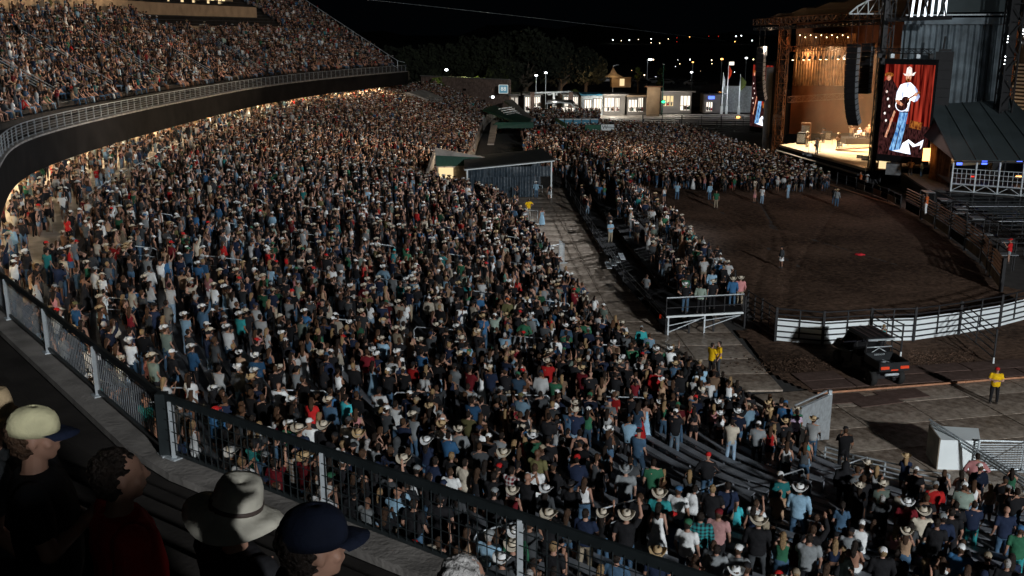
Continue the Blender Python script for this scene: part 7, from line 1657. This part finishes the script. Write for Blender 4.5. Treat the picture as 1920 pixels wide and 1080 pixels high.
# ------------------------------------------------------------------ spectators right in front of the viewer
def near_person(px, py, Z, d, rz, label, skin=SKINS[0], hatoff=None, wide=1.05, hair_faces=5000):
    c_ = P(px, py, Z); sx, top, tc, bot, bc, hair, hcol, hat, hc, pose = d.split(); J, kk = skel(sx, pose); base = c_ - Vector((0, 0, J['head'][2] * kk))
    global head; old = head; 
    def fh(mb, c, f=False, fine=True): return old(mb, c, f, True)
    head = fh; me = make_part('body', sx, pose, .0075, 14000); head = old
    b = link('person', me, None, label, 'person', None, None, base, rz); b.color = (*skin, 1); b.scale = (wide, wide, 1)
    def add(nm, me, col, off=None, s=1.0, rot=(0, 0, 0)):
        o = link(nm, me, b); o.color = (*col, 1)
        if off is not None: o.location = off; o.scale = (s, s, s); o.rotation_euler = rot
        return o
    add('tshirt', make_part(top, sx, pose, .010, 6000), C[tc]); add('trousers', make_part(bot, sx, pose, .014, 2500), C[bc]); add('shoes', part('shoes', sx, pose), (0, 0, 0))
    h = V_(J['head']) * kk
    if hair != 'bald':
        hm_ = hair_mesh(hair.replace('_hair', ''), .006, hair_faces); add('hair', hm_, HAIRS[hcol], h, kk)
    return b, h, kk, add
def bighat(kind):
    mb = MB(); n = 40
    if kind == 'cap': prof = [(.096, .112, -.01), (.097, .113, .02), (.092, .106, .052), (.078, .090, .082), (.055, .064, .102), (.028, .032, .113), (.006, .007, .116)]
    else: prof = [(.190, .205, -.052), (.165, .18, -.030), (.125, .14, -.012), (.100, .116, .0), (.097, .112, .04), (.088, .102, .09), (.076, .09, .118), (.05, .06, .122), (.02, .03, .108), (.004, .006, .102)]
    vs = []; fs = []
    for k, (rx, ry, z) in enumerate(prof):
        for i in range(n):
            t = 2 * PI * i / n; w = 1 + (.0 if kind == 'cap' else .035 * math.sin(2 * t + 1) * (k < 3)); vs.append((rx * w * math.cos(t), ry * w * math.sin(t), z + (0 if kind == 'cap' else (.03 * math.cos(2 * t) * (1 if k < 2 else .3 if k == 2 else 0)))))
    for j in range(len(prof) - 1):
        for i in range(n): fs.append((j * n + i, j * n + (i + 1) % n, (j + 1) * n + (i + 1) % n, (j + 1) * n + i))
    mb.add(vs, fs); me = mb.mesh(kind if kind == 'cap' else 'hat', 'fabric', True)
    o = bpy.data.objects.new('t', me); md = o.modifiers.new('s', 'SOLIDIFY'); md.thickness = .004; return evaluate(o)
def bill():
    mb = MB(); m_ = 15; r_ = []
    for rr_, z in ((.0, 0), (.35, .004), (.7, .0), (1, -.008)):
        for i in range(m_): t = PI * (.13 + .74 * i / (m_ - 1)); r_.append(((.098 + .0 * rr_) * math.cos(t) * (1 - .12 * rr_), .108 * math.sin(t) + rr_ * .085 * math.sin(t) ** .5, z - .022 * abs(math.cos(t)) ** 2 * rr_))
    fs = [(j * m_ + i, j * m_ + i + 1, (j + 1) * m_ + i + 1, (j + 1) * m_ + i) for j in range(3) for i in range(m_ - 1)]; mb.add(r_, fs); mb.add([(x, y, z - .005) for x, y, z in r_], [f[::-1] for f in fs]); return mb.mesh('cap_bill', 'fabric', True)
b, h, kk, add = near_person(62, 822, 4.7, 'm tee black jeans black short brown - - folded', math.radians(-72), 'man in pale yellow cap with navy bill and black shirt, nearest the left edge')
add('cap', bighat('cap'), (.62, .58, .36), h + Vector((0, -.006, .045)), 1.0, (-.12, 0, 0)); add('cap_bill', bill(), (.012, .018, .04), h + Vector((0, -.004, .045)), 1.0, (-.12, 0, 0)); 
b, h, kk, add = near_person(222, 895, 4.35, 'm tee red jeans black short dark - - relaxed', math.radians(-58), 'dark-haired man in red tshirt just behind the railing corner', hair_faces=9000)
b, h, kk, add = near_person(440, 965, 4.6, 'm tee black jeans black short brown - - folded', math.radians(-40), 'person in black wearing a wide light grey-tan hat with drooping brim'); hb = add('hat', bighat('hat'), (.40, .38, .32), h + Vector((.0, .0, .04)), 1.12, (-.1, .22, .5))
bd_ = MB().tube((0, 0, .004), (0, 0, .022), .104, 28).mesh('hat_cord', 'hat_band', True); o = link('hat_cord', bd_, hb); o.scale = (1, 1.14, 1)
b, h, kk, add = near_person(585, 1030, 3.4, 'm tee navy jeans black short dark - - relaxed', math.radians(-62), 'person in navy cap and navy shirt at the bottom edge below the railing'); add('cap', bighat('cap'), (.006, .009, .02), h + Vector((0, -.006, .045)), 1.02, (-.1, 0, 0)); add('cap_bill', bill(), (.006, .009, .02), h + Vector((0, -.004, .045)), 1.0, (-.1, 0, 0))
b, h, kk, add = near_person(868, 1098, 4.0, 'm tee charcoal jeans black short grey - - relaxed', math.radians(-30), 'grey-haired person whose head just shows at the bottom edge', hair_faces=9000)
b, h, kk, add = near_person(-22, 790, 5.2, 'm tee charcoal jeans black short brown - - relaxed', math.radians(-60), 'person in a tan straw hat cut off by the left edge'); add('hat', bighat('hat'), (.40, .30, .18), h + Vector((0, 0, .05)), 1.0, (0, 0, 0))

bpy.data.scenes.remove(WORK)
